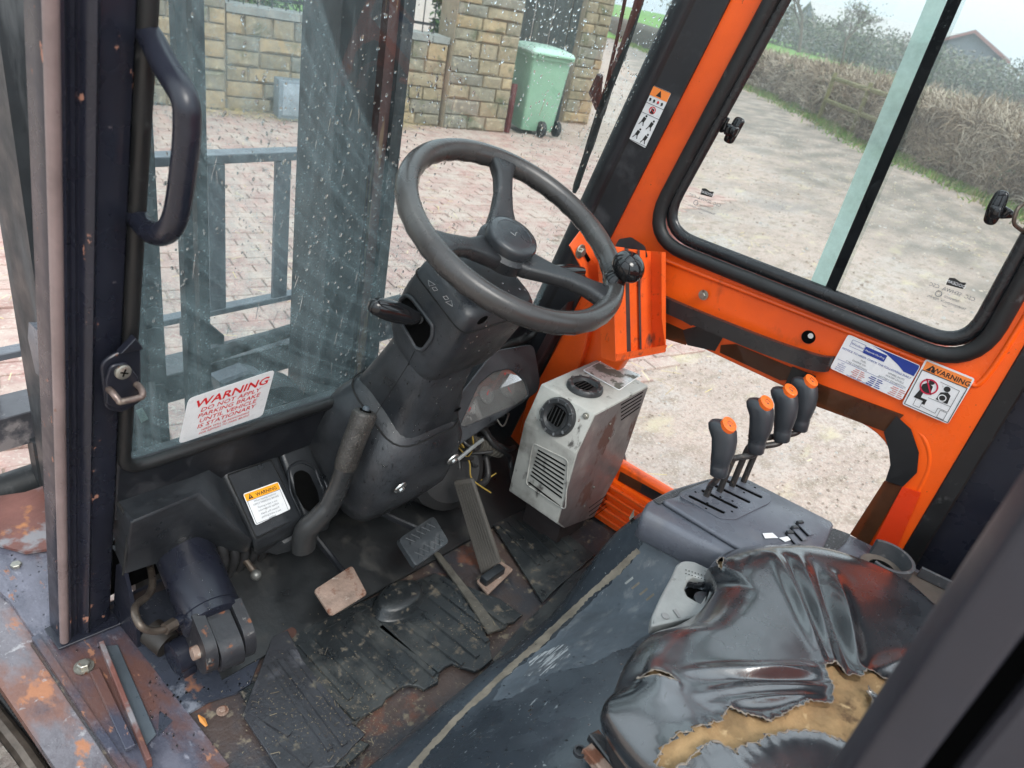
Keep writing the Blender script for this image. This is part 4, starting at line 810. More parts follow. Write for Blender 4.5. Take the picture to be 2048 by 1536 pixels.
poly('dash_lower_cover', [A0, B1, E1, E0, D0, C0, F0, F1, G0, I0, L1, PY(500, 1115, .95), PY(430, 915, .96), PY(215, 985, .96), L1+V(0, .04, 0), G0+V(0, .08, 0)],
     [[0, 1, 2, 3, 4, 5], [5, 4, 3, 6, 7, 8, 9], [3, 2, 6], [0, 5, 9, 10], [1, 12, 11, 6, 2], [0, 13, 12, 1], [9, 8, 15, 14, 10], [8, 7, 6, 11, 15]], .006)
G().slab([PY(236, 1003, .874), PY(262, 1043, .843), PY(247, 1150, .883), PY(243, 1152, .885), PY(256, 1044, .846), PY(231, 1006, .876)], V(0, -.0015, .001)).obj('cover_end_seam', M('dark_panel_gap', (.004, .004, .004), .9, bump=0), F)
H0, H1, H2, H3 = PY(432, 926, .905), PY(552, 893, .905), PY(609, 1036, .815), PY(510, 1083, .815)
H4, H5 = PY(503, 1106, .832), PY(602, 1062, .83); H6, H7 = PY(512, 1118, .90), PY(598, 1085, .90)
hs = poly('dash_hatch_housing', [H0, H1, H2, H3, H4, H5, H6, H7, H0+V(0, .06, -.01), H1+V(0, .06, -.01)], [[0, 1, 2, 3], [3, 2, 5, 4], [4, 5, 7, 6], [0, 3, 4, 6, 8], [1, 9, 7, 5, 2], [0, 8, 9, 1]], .010)
G().slab([PY(566, 1085, .83), PY(600, 1068, .825), PY(590, 1100, .83), PY(555, 1112, .85), PY(530, 1105, .86)], V(0, .05, 0), .004).obj('housing_underside', plastic, F)
HN = (H1-H0).cross(H3-H0).normalized(); HN = HN if HN.dot(O-H0) > 0 else -HN
def HP(px, py, off=0):   # the housing's sloping face
    n = HN; return hit(px, py, n, (H0+H1+H2+H3)/4+n*off)
hatch = rpoly([HP(456, 951, .000), HP(540, 921, .000), HP(597, 1033, .000), HP(512, 1074, .000)], [.004, .004, .003, .003], 4)
hh = G().slab(hatch, HN*.0022, .0006).obj('hatch_lid', plastic, hs)
gp__ = [p_+HN*.0012 for p_ in rpoly([HP(454, 950, 0), HP(541, 919, 0), HP(599, 1034, 0), HP(512, 1077, 0)], .004, 4)]; g = G(); g.sweep(gp__, .0011, 4, close=True); g.obj('hatch_gap', MATS['dark_panel_gap'], hs, 0)
# brake lever housing with its oval slot
Q0, Q1, Q2, Q3, Q4 = PY(556, 893, .905), PY(628, 880, .905), PY(672, 950, .862), PY(668, 1030, .812), PY(613, 1048, .812)
QN = (Q1-Q0).cross(Q4-Q0).normalized(); QN = QN if QN.dot(O-Q0) > 0 else -QN
Q2 = hit(672, 950, QN, Q0); Q3 = hit(668, 1030, QN, Q0)
Q5, Q6 = PY(606, 1078, .83), PY(660, 1060, .83); Q7, Q8 = Q5+V(0, .08, -.02), Q6+V(0, .08, -.02)
qs = poly('brake_lever_housing', [Q0, Q1, Q2, Q3, Q4, Q5, Q6, Q7, Q8, Q0+V(0, .06, 0), Q1+V(0, .06, 0)], [[0, 1, 2, 3, 4], [4, 3, 6, 5], [5, 6, 8, 7], [0, 4, 5, 7, 9], [1, 10, 8, 6, 3, 2], [0, 9, 10, 1]], .009)
def QP(px, py, off=0): return hit(px, py, QN, Q0+QN*off)
sl = rpoly([QP(586, 948, .0008), QP(600, 939, .0008), QP(618, 946, .0008), QP(636, 985, .0008), QP(640, 1015, .0008), QP(625, 1025, .0008), QP(608, 1018, .0008), QP(590, 985, .0008)], .008, 4)
G().slab(sl, QN*.0006).obj('lever_slot', dark, qs)
g = G(); g.sweep([p_+QN*.0004 for p_ in rpoly([QP(576, 935, 0), QP(600, 922, 0), QP(628, 934, 0), QP(648, 985, 0), QP(650, 1030, 0), QP(604, 1035, 0), QP(580, 985, 0)], .010, 4)], .0028, 6, close=True); g.obj('slot_rim', plastic, qs, 60)
# parking brake lever
ptS = [V(.602, .80, .775), V(.607, .795, .80), V(.622, .788, .83), V(.642, .782, .862), V(.660, .780, .888), V(.672, .779, .915), V(.682, .778, .945), V(.694, .779, .985), V(.704, .780, 1.012)]
ptS = [PY(607, 1095, .80), PY(612, 1062, .795), PY(632, 1040, .785), PY(658, 1012, .775), PY(676, 975, .77), PY(690, 935, .768), PY(704, 893, .767), PY(722, 848, .768), PY(731, 822, .77)]
g = G(); g.sweep(spline(ptS[:6], 5), [.0235]*5+[.0240]*5+[.0225]*5+[.021]*5+[.020]*5+[.0195], 14, .8); pb = g.obj('parking_brake_lever', M('smooth_black_lever_cover', (.026, .027, .028), .42, var=.25, chips=[((.09, .08, .07), 40, .64, .74, .7, None)], bump=.15), F, 70)
g = G(); g.sweep(spline(ptS[5:], 6), ([.0195, .0205]+[.021]*5+[.0215]*5+[.0225]*5+[.0215, .0185]+[.0185]*20)[:len(spline(ptS[5:], 6))], 16, .9); g.obj('grip', M('stippled_worn_grip', (.04, .037, .034), .38, var=.4, vs=30, chips=[((.13, .12, .1), 300, .58, .66, .5, None)], bump=.9, bs=420), pb, 70)
dcap = (ptS[-1]-ptS[-2]).normalized(); g = G(); g.loft([circ(ptS[-1]-dcap*.002, .0105, dcap, 18), circ(ptS[-1]+dcap*.0015, .0105, dcap, 18)]); g.obj('button_recess', dark, pb)
g = G(); g.loft([circ(ptS[-1]+dcap*.002, .0062, dcap, 18), circ(ptS[-1]+dcap*.006, .006, dcap, 18), circ(ptS[-1]+dcap*.0085, .0035, dcap, 18)]); g.obj('release_button', M('blue_grey_button', (.07, .085, .10), .4), pb)

# ---- steering column
WC = V(.826, .621, 1.388); WAX = V(0, -math.sin(R(25.9)), math.cos(R(25.9))); WU = V(1, 0, 0); WV = WAX.cross(WU)
def cs(s, hw, hd, r=.03, dx=0, dd=0, n=5): c = WC-WAX*s+V(dx, 0, 0)+WV*dd; return rpoly([c+WU*a*hw+WV*b*hd for a, b in ((-1, -1), (1, -1), (1, 1), (-1, 1))], r, n)
col_ = Ld('column_shroud', [cs(.104, .060, .046, .02), cs(.106, .074, .056, .02), cs(.116, .083, .064, .022), cs(.165, .0845, .069, .022), cs(.225, .083, .069, .026), cs(.258, .077, .066, .03), cs(.285, .066, .055, .03)], sm=50)
Ld('column_cover', [cs(.25, .066, .055, .03), cs(.30, .066, .058, .032, dd=-.002), cs(.34, .069, .063, .034, dd=-.004), cs(.40, .078, .076, .036, dd=-.012), cs(.45, .090, .088, .04, dd=-.018), cs(.475, .094, .092, .04, dd=-.02)], sm=60)
Ld('column_base_cover', [cs(.395, .070, .065, .04, dx=-.006, dd=-.012), cs(.418, .090, .086, .05, dx=-.008, dd=-.018), cs(.45, .108, .100, .055, dx=-.01, dd=-.024), cs(.50, .116, .110, .06, dx=-.012, dd=-.028), cs(.56, .122, .116, .06, dx=-.014, dd=-.030), cs(.61, .114, .110, .06, dx=-.012, dd=-.028), cs(.65, .085, .085, .05, dd=-.02)], sm=60)
# seam lines and embossed direction marks on the shroud
fcn = -WV    # towards the driver
def CF(px, py, off=0, hw=.074): n = -WV; return hit(px, py, n, WC-WV*(hw+off))
def CL(px, py, off=0): return hit(px, py, (1, 0, 0), (.826-.085-off, 0, 0))
seam = M('dark_panel_gap', (.004, .004, .004), .9, bump=0)
s_ = [CL(800, 590, .0), CL(838, 600, 0), CL(868, 655, 0), CL(852, 690, 0), CL(828, 672, 0), CL(800, 625, 0)]
slotl = [WC-WAX*a+WV*b+WU*-.0865 for a, b in ((.098, -.012), (.098, .030), (.150, .036), (.182, .002), (.182, -.022), (.150, -.034), (.110, -.036))]
slotl = [PX(a, b, .7405) for a, b in ((800, 600), (812, 590), (824, 596), (866, 652), (864, 676), (846, 700), (832, 697), (800, 640))]
slotl = rpoly(slotl, .006, 4)
g = G(); g.sweep(slotl, .0035, 8, close=True); rim_ = g.obj('lever_slot_rim', plastic, col_, 70)
G().slab([p_+WU*.0012 for p_ in slotl], WU*-.0012).obj('lever_slot', dark, col_)
lb_ = PX(836, 640, .745); g = G(); g.sweep([lb_+WU*.01, PX(828, 638, .728)], .008, 10); dl = g.obj('direction_lever', plastic, F, 60)
kb = V(.715, .700, 1.238)
k0, k1 = PX(832, 637, .728), PX(740, 609, .655)
g = G(); kd = (k1-k0); kp = [k0+kd*t for t in (-.05, .0, .12, .35, .62, .85, .97, 1.0)]; g.sweep(kp, [.0085, .0115, .0125, .0160, .0165, .0140, .0105, .007], 16); g.obj('lever_knob', gloss, dl, 70)
g = G(); g.sweep([k0-kd*.05, lb_+WU*.004], .0075, 10); g.obj('lever_boot', rubber, dl, 70)
g = G(); i0, i1 = V(.90, .655, 1.300), PY(1165, 543, .635)
g.sweep([i0, i0.lerp(i1, .4), i0.lerp(i1, .55), i0.lerp(i1, .8), i0.lerp(i1, 1)], [.006, .007, .011, .0125, .008], 14); g.obj('indicator_stalk', gloss, F, 70)
for (px, py, r_, m_) in ((965, 640, .0095, dark),): c = CF(px, py, .001); G().loft([circ(c, r_, fcn, 20), circ(c+fcn*.0006, r_*.98, fcn, 20)]).obj('screw_hole', m_, col_)
tri = lambda c, u, v: [c+u*-.006+v*-.005, c+u*.006+v*-.005, c+v*.006]
su = WU; sv = -WAX
topn = (fcn+WAX).normalized()
# flat upper faces carry outline arrows
def arrow(px, py, flip):
    c = hit(px, py, WAX, WC-WAX*.1035); e = WU; q = -WV*flip; fcn = WAX
    g = G(); P_ = [c-e*.006, c+e*.006, c+q*.010]
    g.sweep([p_+fcn*.0004 for p_ in P_], .0005, 4, close=True); b = c-q*.004
    g.sweep([p_+fcn*.0004 for p_ in (b-e*.0035, b+e*.0035, b+e*.0035-q*.006, b-e*.0035-q*.006)], .0005, 4, close=True); return g.obj('direction_symbol', M('grey_engraving', (.28, .28, .28), .5), col_, 0)
arrow(897, 603, 1); arrow(864, 571, -1)
ring_ = cs(.135, .0848, .0668, .022); g = G(); g.sweep(ring_, .0011, 5, close=True); g.obj('shroud_seam', seam, col_, 0)
ring2 = cs(.414, .0885, .0845, .05, dx=-.008, dd=-.016); g = G(); g.sweep(ring2, .0016, 5, close=True); g.obj('cover_seam', seam, F, 0)
for (px, py, w_) in ((800, 975, 1), (905, 918, 1)):
    c = hit(px, py, (fcn+WAX*.1).normalized(), WC-WAX*.50-WV*.142); nn = (fcn+WAX*.1).normalized(); g = G(); g.loft([circ(c, .0135, nn, 24), circ(c+nn*.0022, .013, nn, 24)]); wso = g.obj('steel_washer', M('bright_zinc', (.6, .6, .58), .3, metal=.9, bump=0), F); bolt(c+nn*.002, nn, .0058, .006, wso, MATS['bright_zinc'], False, 'hex_screw')
for a_ in ((840, 860), (915, 820)):
    c = CF(*a_, .008); G().loft([circ(c, .008, fcn, 16), circ(c+fcn*.0006, .0078, fcn, 16)]).obj('screw_hole', dark, F)

# ---- steering wheel
sw = G(); RM = .1735
N_ = 96; lps = []
rimpts = []
for i in range(N_):
    a = 2*math.pi*i/N_; rimpts.append(WC+WU*math.cos(a)*RM+WV*math.sin(a)*RM)
for i in range(N_):
    a = 2*math.pi*i/N_; rd = WU*math.cos(a)+WV*math.sin(a); lp = []
    for k in range(18):
        q = 2*math.pi*k/18; rr = .0158
        if math.pi*.95 < q < math.pi*1.9: rr += .0013*(.5+.5*math.cos(i*2*math.pi/3)) if i % 3 else .0013
        lp.append(WC+rd*(RM+math.cos(q)*rr)+WAX*math.sin(q)*rr*1.08)
    lps.append(lp)
g = G(); v_ = [p_ for lp in lps for p_ in lp]; f_ = [[i*18+k, i*18+(k+1) % 18, ((i+1) % N_)*18+(k+1) % 18, ((i+1) % N_)*18+k] for i in range(N_) for k in range(18)]; g.add(v_, f_)
swo = thing('steering_wheel', WC, None, None); 
for k_ in ('label', 'category'):
    if k_ in swo: del swo[k_]
WLOC[swo.name] = WC; swo.parent = F; swo.location = WC-WLOC[F.name]
g.obj('rim', wheelm, swo, 80)
def wa_(px, py): h = hit(px, py, WAX, WC); d = h-WC; return math.atan2(d.dot(WV), d.dot(WU))
def spoke(px, py):
    a = wa_(px, py); rd = WU*math.cos(a)+WV*math.sin(a); tn = WAX.cross(rd); L_ = []
    for t, hw, hh, dz in ((.015, .030, .013, -.040), (.045, .026, .0125, -.036), (.075, .018, .012, -.026), (.105, .0145, .0115, -.014), (.135, .0155, .0115, -.006), (.158, .022, .011, -.001), (.172, .030, .008, 0)):
        c = WC+rd*t+WAX*dz; L_.append(rpoly([c+tn*s1*hw+WAX*s2*hh for s1, s2 in ((-1, -1), (1, -1), (1, 1), (-1, 1))], min(hw, hh)*.8, 4))
    Ld('spoke', L_, wheelm2, swo, sm=60)
for q in ((1005, 330), (870, 490), (1205, 590)): spoke(*q)
Ld('hub', [circ(WC-WAX*.055, .034, WAX, 40), circ(WC-WAX*.05, .045, WAX, 40), circ(WC-WAX*.030, .047, WAX, 40), circ(WC-WAX*.024, .040, WAX, 40)], wheelm2, swo)
hb2 = WC-WAX*.012
Ld('hub_cap', [circ(hb2-WAX*.014, .036, WAX, 48), circ(hb2-WAX*.012, .0405, WAX, 48), circ(hb2-WAX*.001, .0415, WAX, 48), circ(hb2+WAX*.004, .0395, WAX, 48), circ(hb2+WAX*.006, .035, WAX, 48), circ(hb2+WAX*.0068, .029, WAX, 48), circ(hb2+WAX*.0060, .0283, WAX, 48), circ(hb2+WAX*.0062, .027, WAX, 48)], M('satin_black_cap', (.03, .033, .037), .28, var=.2, bump=.05), swo, sm=50)
g = G(); c = hb2+WAX*.0066; g.sweep([c+WU*-.006+WV*.004, c+WU*-.002+WV*-.004, c+WU*.002+WV*.0, c+WU*.007+WV*.002], .0006, 5); g.obj('cap_mark', M('grey_engraving', (.28, .28, .28), .5), swo, 0)
a = wa_(1215, 565); kr = WC+(WU*math.cos(a)+WV*math.sin(a))*.168+WAX*.010
kc = kr+WAX*.024+WV*.000+WU*.006
Ld('knob_stem', [circ(kr, .0175, WAX, 24), circ(kr+WAX*.006, .016, WAX, 24), circ(kr.lerp(kc, .45), .0115, (kc-kr), 24), circ(kr.lerp(kc, .75), .013, (kc-kr), 24)], gloss, swo, sm=60)
kd = (kc-kr).normalized(); L_ = []
for i in range(13):
    t = i/12*math.pi; L_.append(circ(kc+kd*(.004-math.cos(t)*.0225), max(.0004, .0265*math.sin(t)), kd, 28))
Ld('spinner_knob', L_, gloss, swo, sm=80)

# ---- instrument cluster right of the column
cy = [PY(905, 870, .775), PY(930, 770, .80), PY(985, 712, .82), PY(1062, 686, .83), PY(1078, 745, .83), PY(1076, 778, .825), PY(1040, 800, .80), PY(930, 880, .765)]
cn = V(-.1, -.8, .6).normalized()
def CP(px, py, off=0): return hit(px, py, cn, V(1.03, .80, .93)+cn*off)
oc = rpoly([CP(895, 905), CP(915, 790), CP(985, 702), CP(1065, 688), CP(1078, 765), CP(1072, 785)], [.005, .01, .02, .02, .01, .01], 4)
gh = rpoly([CP(918, 852), CP(955, 770), CP(985, 745), CP(1018, 738), CP(1046, 762), CP(1054, 790), CP(1040, 805), CP(930, 853)], [.006, .01, .01, .014, .014, .01, .01, .004], 4)
plate('cluster_bezel', oc, [gh], .012, plastic, F, .003)
G().slab([p_-cn*.006 for p_ in oc], -cn*.05).obj('cluster_body', plastic, F)
G().slab([p_-cn*.0055 for p_ in gh], cn*.001).obj('gauge_panel', M('grey_gauge_face', (.10, .10, .10), .5, var=.3), F)
for (px, py, r_) in ((940, 815, .017), (973, 790, .019), (1015, 775, .021)):
    c = CP(px, py, -.004); go = Ld('gauge', [circ(c, r_, cn, 28), circ(c+cn*.0018, r_, cn, 28), circ(c+cn*.0018, r_*.86, cn, 28), circ(c+cn*.0006, r_*.86, cn, 28)], M('gauge_grey_ring', (.16, .16, .16), .4), F)
    e = cn.orthogonal().normalized(); e.rotate(Matrix.Rotation(px*.1, 3, cn)); f2 = cn.cross(e); G().slab([c+cn*.002+f2*.0012, c+cn*.002-f2*.0012, c+cn*.002+e*r_*.75], cn*.0004).obj('needle', M('red_needle', (.8, .03, .04), .4, bump=0), go)
    for k in range(9):
        t = k*.55+1; d_ = e*math.cos(t)+f2*math.sin(t); G().slab([c+cn*.0019+d_*r_*.7, c+cn*.0019+d_*r_*.82, c+cn*.0019+d_*r_*.82+f2*.0008, c+cn*.0019+d_*r_*.7+f2*.0008], cn*.0003).obj('tick', M('pale_tick', (.45, .45, .45), .5, bump=0), go)
c = CP(1010, 748, -.004); G().box(c, (.004, .003, .005)).obj('warning_lamp', M('red_needle', (.8, .03, .04), .4, bump=0), F)
ghc = mk('gauge_lens', [p_+cn*.003 for p_ in gh], [list(range(len(gh)))], glassmat('scratched_gauge_lens', (.9, .9, .89), .16, (.42, .41, .40), speck=.12), F, 0)
# wiring and dark machinery beneath the cluster
rnd = random.Random(4); 
for k, (m_, r_) in enumerate([(hose, .006)]*6+[(M('yellow_wire', (.35, .24, .05), .5), .0018)]*2+[(M('grey_wire', (.25, .24, .22), .5), .002)]*2+[(hose, .0035)]*8):
    pts = [V(.93+rnd.random()*.1, .80, .86+rnd.random()*.04)]
    for j in range(5): pts.append(pts[-1]+V(rnd.uniform(-.02, .06), rnd.uniform(-.03, .03), rnd.uniform(-.05, .005)))
    G().sweep(spline(pts, 5), r_, 7).obj('wiring_loom' if r_ < .004 else 'hydraulic_hose', m_, F, 60)
G().sweep(spline([PY(915, 920, .74), PY(945, 895, .74), PY(965, 880, .75)], 4), .004, 8).obj('steel_connector', silver, F)
for k in range(9): G().loft([circ(V(1.03+.011*k, .79-.002*k, .83-.006*k), .017, (1, 0, -.5), 16), circ(V(1.037+.011*k, .79-.002*k, .827-.006*k), .017, (1, 0, -.5), 16)]).obj('corrugated_duct', M('grey_duct', (.07, .065, .055), .6), F)
G().sweep(spline([V(.98, .82, .80), V(1.02, .76, .74), V(1.08, .76, .73), V(1.10, .80, .78)], 6), .008, 8).obj('loop_hose', hose, F, 60)
Ld('machinery_drum', [circ(V(1.0, .86, .74), .09, (-.3, -1, .5), 28), circ(V(.985, .80, .77), .09, (-.3, -1, .5), 28), circ(V(.98, .785, .778), .07, (-.3, -1, .5), 28)], hose, F)
G().sweep(spline([V(1.06, .9, 1.02), V(1.12, .86, 1.06), V(1.16, .86, 1.04), V(1.15, .87, .98)], 6), .005, 8).obj('white_tube', M('grey_white_tube', (.2, .21, .2), .4), F, 60)
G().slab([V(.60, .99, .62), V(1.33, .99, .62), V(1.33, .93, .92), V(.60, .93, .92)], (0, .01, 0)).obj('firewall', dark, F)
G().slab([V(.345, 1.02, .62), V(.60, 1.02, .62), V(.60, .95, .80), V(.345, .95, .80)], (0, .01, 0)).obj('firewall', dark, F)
G().slab([V(.88, .9, .92), V(1.32, .9, .92), V(1.32, .88, 1.02), V(.88, .88, 1.02)], (0, .02, 0)).obj('cowl_panel', frameblk, F)

# ---- cab heater
hy0, hy1 = .560, .697
prof = [(1.08, .735), (1.08, .916), (1.11, 1.0), (1.322, 1.0), (1.312, .79), (1.25, .665), (1.12, .70)]
A_ = [V(x, hy0, z) for x, z in prof]; B_ = [V(x, hy1, z) for x, z in prof]; n_ = len(prof)
heat = poly('cab_heater', A_+B_, [[i, (i+1) % n_, n_+(i+1) % n_, n_+i] for i in range(n_)]+[list(range(n_)), [n_+i for i in range(n_)][::-1]], .0025, heatm, F, 2)
G().slab([V(x, hy0-.0006, z) for x, z in ((1.084, .737), (1.084, .916), (1.113, .996), (1.319, .996), (1.309, .79), (1.249, .669), (1.121, .703))], V(0, -.0005, 0)).obj('brown_side_sheet', heatside, heat)  # separate darker brown sheet over this side of the heater
def vent(c, ax, r_, nm='air_vent'):
    ax = Vector(ax).normalized(); vt = Ld(nm, [circ(c, r_, ax, 40), circ(c+ax*.006, r_*1.0, ax, 40), circ(c+ax*.011, r_*.9, ax, 40), circ(c+ax*.011, r_*.72, ax, 40), circ(c+ax*.004, r_*.60, ax, 40)], M('black_vent_plastic', (.03, .032, .034), .38, bump=.1), heat, sm=40)
    e = V(0, 1, 0); q = ax.cross(e)
    for k in range(10): a_ = k*.628; d_ = e*math.cos(a_)+q*math.sin(a_); G().box(c+ax*.0105+d_*r_*.86, (.006, .006, .004), Matrix.Rotation(a_, 3, ax)).obj('vent_notch', M('vent_notch_grey', (.08, .085, .09), .35), vt)
    G().slab(rpoly([c+ax*.0045+e*a_*r_*.6+q*b_*r_*.6 for a_, b_ in ((-.7, -.7), (.7, -.9), (.95, .6), (-.5, .8))], .008, 3), ax*.0008).obj('vent_throat', dark, vt)
    for k in range(5): p_ = c+ax*.0058+e*(-.4+.2*k)*r_; G().slab([p_-q*r_*.42-e*.0009, p_-q*r_*.42+e*.0009, p_+q*r_*.42+e*.0009, p_+q*r_*.42-e*.0009], ax*.001).obj('vent_vane', M('vent_vane_black', (.015, .015, .015), .5), vt)
vent(PZ(1169, 777, 1.0), (0, 0, 1), .039)
sn = V(-.94, 0, .335).normalized(); vent(hit(1117, 834, sn, V(1.095, .6, .958)), sn, .0405)
hbz = [PX(a_, b_, 1.0793) for a_, b_ in ((1066, 886), (1136, 920), (1131, 1020), (1052, 968))]
for k in range(10):
    t = k/9; a_ = PX(1076-19*t, 900+64*t, 1.0792); b_ = PX(1131-9*t, 932+82*t, 1.0792)
    if k == 8: continue
    G().slab(rpoly([a_+V(0, 0, .0018), b_+V(0, 0, .0018), b_-V(0, 0, .0018), a_-V(0, 0, .0018)], .0015, 2), V(-.0006, 0, 0)).obj('louvre_slot', dark, heat)
g = G(); g.sweep([p_+V(-.0004, 0, 0) for p_ in rpoly(hbz, .010, 4)], .0014, 5, close=True); g.obj('louvre_frame', heatm, heat)
for k in range(5): 
    a_, b_ = PY(1242, 812+k*7.5-2, hy0-.0012), PY(1286-k*1.8, 784+k*7.5, hy0-.0012); G().slab([a_+V(0, 0, .0014), b_+V(0, 0, .0014), b_-V(0, 0, .0014), a_-V(0, 0, .0014)], V(0, -.0006, 0)).obj('side_slot', dark, heat)
for k in range(4):
    a_, b_ = PY(1178, 1040-k*8, hy0-.0012), PY(1213, 1014-k*8, hy0-.0012); G().slab([a_+V(0, 0, .0010), b_+V(0, 0, .0010), b_-V(0, 0, .0010), a_-V(0, 0, .0010)], V(0, -.0006, 0)).obj('side_slot', dark, heat)
for (a_, b_) in ((1219, 847), (1217, 876), (1187, 974), (1168, 1012), (1261, 790)): bolt(PY(a_, b_, hy0-.001), (0, -1, 0), .0028, .003, heat, steel, False, 'screw')
bolt(hit(1172, 832, sn, V(1.095, .6, .958)), sn, .0045, .006, heat)
hl_ = sticker_pts = rpoly([PZ(a_, b_, 1.0006) for a_, b_ in ((1166, 741), (1206, 721), (1281, 751), (1238, 781))], .005, 3)
G().slab(hl_, V(0, 0, .0006)).obj('worn_silver_label', M('worn_silver_label', (.50, .51, .50), .35, metal=.3, var=.2, vs=20, chips=[((.14, .14, .12), 22, .50, .56, .7, None)]), heat)
g = G(); g.sweep([p_+V(0, 0, .0008) for p_ in hl_], .0012, 5, close=True); g.obj('label_rim', white, heat, 0)
G().slab([V(1.14, .58, .62), V(1.25, .58, .62), V(1.25, .68, .62), V(1.14, .68, .62)], (0, 0, .09), .003).obj('heater_stand', M('dark_rusty_stand', (.03, .022, .022), .7), F)
# ---- pedals
def pedal(name, cor, th, mat, r=.008): return G().slab(rpoly(cor, r, 4), th, .0015).obj(name, mat, F, 40)
ip = pedal('inching_pedal', [PZ(628, 1180, .705), PZ(705, 1130, .712), PZ(736, 1188, .70), PZ(663, 1233, .692)], V(0, .004, -.006), rusty)
G().sweep(spline([PZ(690, 1150, .70), V(.68, .80, .70), V(.665, .90, .76), V(.66, .93, .82)], 5), .009, 8, .6).obj('pedal_arm', frameblk, ip)
bpm = M('worn_black_pedal_rubber', (.04, .045, .05), .42, var=.3, chips=[((.1, .105, .11), 30, .55, .7, .6, None)], bump=.2)
bpc = [PZ(797, 1078, .735), PZ(868, 1031, .742), PZ(900, 1084, .73), PZ(832, 1133, .722)]
bp_ = pedal('brake_pedal', bpc, V(0, .008, -.014), bpm, .010)
G().sweep(spline([PZ(850, 1065, .72), V(.80, .84, .74), V(.79, .93, .80)], 5), .008, 8, .6).obj('pedal_arm', frameblk, bp_)
bnrm = (bpc[1]-bpc[0]).cross(bpc[3]-bpc[0]).normalized(); bnrm = bnrm if bnrm.z > 0 else -bnrm
g = G(); 
def bl(u, v): return bpc[0].lerp(bpc[1], u).lerp(bpc[3].lerp(bpc[2], u), v)
for band in (.10, .62):
    for i in range(5):
        for d_ in (1, -1):
            u0 = .14+i*.15; a_, b_ = (bl(u0, band), bl(u0+.13, band+.26)) if d_ > 0 else (bl(u0+.13, band), bl(u0, band+.26)); g.sweep([a_+bnrm*.0012, b_+bnrm*.0012], .0011, 5)
g.obj('tread_pattern', bpm, bp_)
ga, gb_, gc_, gd_ = PX(906, 962, .945), PX(944, 957, .955), PX(1000, 1125, .965), PX(962, 1150, .945)
gpn = (gb_-ga).cross(gd_-ga).normalized(); gpn = gpn if gpn.dot(O-ga) > 0 else -gpn
gp = G().slab(rpoly([ga, gb_, gc_, gd_], [.008, .008, .003, .003], 4), -gpn*.008, .0015).obj('accelerator_pedal', M('grey_brown_pedal_rubber', (.075, .068, .06), .6, var=.2), F, 40)
for i in range(8):
    t = .1+i*.115; G().slab([ga.lerp(gb_, t)+(gd_-ga)*.04, ga.lerp(gb_, t+.045)+(gd_-ga)*.04, gd_.lerp(gc_, t+.045)-(gd_-ga)*.03, gd_.lerp(gc_, t)-(gd_-ga)*.03], gpn*.0014).obj('tread_rib', MATS['grey_brown_pedal_rubber'], gp)
G().slab(rpoly([PZ(952, 1165, .632), PZ(1000, 1125, .632), PZ(1026, 1142, .632), PZ(975, 1192, .632)], .005, 3), V(0, 0, .006), .001).obj('pedal_base', rusty, F)
G().box(PZ(985, 1150, .645), (.06, .02, .02), bev=.004).obj('pedal_hinge', plastic, F)

# ---- toe board and floor mats
G().slab([V(.42, .735, .628), V(1.33, .70, .628), V(1.33, .93, .70), V(.47, .95, .70)], (0, 0, -.006)).obj('toe_board', M('dusty_black_toe_board', (.010, .011, .012), .42, var=.35, chips=[((.04, .038, .034), 10, .55, .72, .8, None)], bump=.2), F)
def jag(pts, amp, seed, step=.012):
    rn_ = random.Random(seed); r = []
    for i in range(len(pts)):
        a_, b_ = Vector(pts[i][0]), Vector(pts[(i+1) % len(pts)][0]); r.append(a_)
        if pts[i][1]:
            n_ = max(1, int((b_-a_).length/step)); t = (b_-a_).normalized(); s_ = V(-t.y, t.x, 0)
            for k in range(1, n_): r.append(a_.lerp(b_, k/n_)+s_*rn_.gauss(0, amp))
    return r
Zm = .626
mo = [((530, 1290), 0), ((600, 1262), 0), ((760, 1190), 0), ((870, 1148), 0), ((1000, 1200), 0), ((1045, 1232), 1), ((1000, 1262), 1), ((970, 1262), 1), ((985, 1320), 1), ((950, 1345), 1), ((905, 1330), 1), ((880, 1345), 1), ((876, 1368), 1), ((848, 1382), 1), ((818, 1372), 1), ((785, 1390), 1), ((765, 1412), 1), ((720, 1440), 1), ((700, 1475), 1), ((740, 1490), 0), ((690, 1536), 0), ((560, 1536), 0), ((480, 1385), 0), ((560, 1330), 0)]
mat_o = jag([(PZ(a[0], a[1], Zm), j) for a, j in mo], .0022, 3)
mm = plate('floor_mat', mat_o, [], .008, matrub, F, .0025, 2)
def rib(a_, b_, w_=.0062, h_=.0048, m=matrub, par=mm, z=Zm+.0035, nm='rib'):
    a_, b_ = PZ(*a_, z), PZ(*b_, z); d = (b_-a_).normalized(); s_ = V(d.y, -d.x, 0)*w_; L_ = []
    return G().loft([[a_-s_, a_+s_, b_+s_, b_-s_], [a_-s_*.75+V(0, 0, h_), a_+s_*.75+V(0, 0, h_), b_+s_*.75+V(0, 0, h_), b_-s_*.75+V(0, 0, h_)]]).obj(nm, m, par, 30)
for a_, b_ in (((600, 1290), (700, 1400)), ((632, 1275), (745, 1392)), ((664, 1260), (790, 1380)), ((698, 1245), (830, 1366)), ((730, 1228), (868, 1352)), ((762, 1255), (880, 1345)), ((812, 1248), (925, 1330)), ((848, 1228), (955, 1315)), ((860, 1195), (975, 1285)), ((822, 1164), (850, 1188)), ((850, 1160), (985, 1264)), ((882, 1156), (1012, 1250)), ((575, 1330), (690, 1455)), ((545, 1350), (650, 1470)), ((600, 1330), (715, 1440))): rib(a_, b_)
for a_, b_ in (((545, 1316), (610, 1282)), ((640, 1262), (755, 1206))): rib(a_, b_, .002, .002)
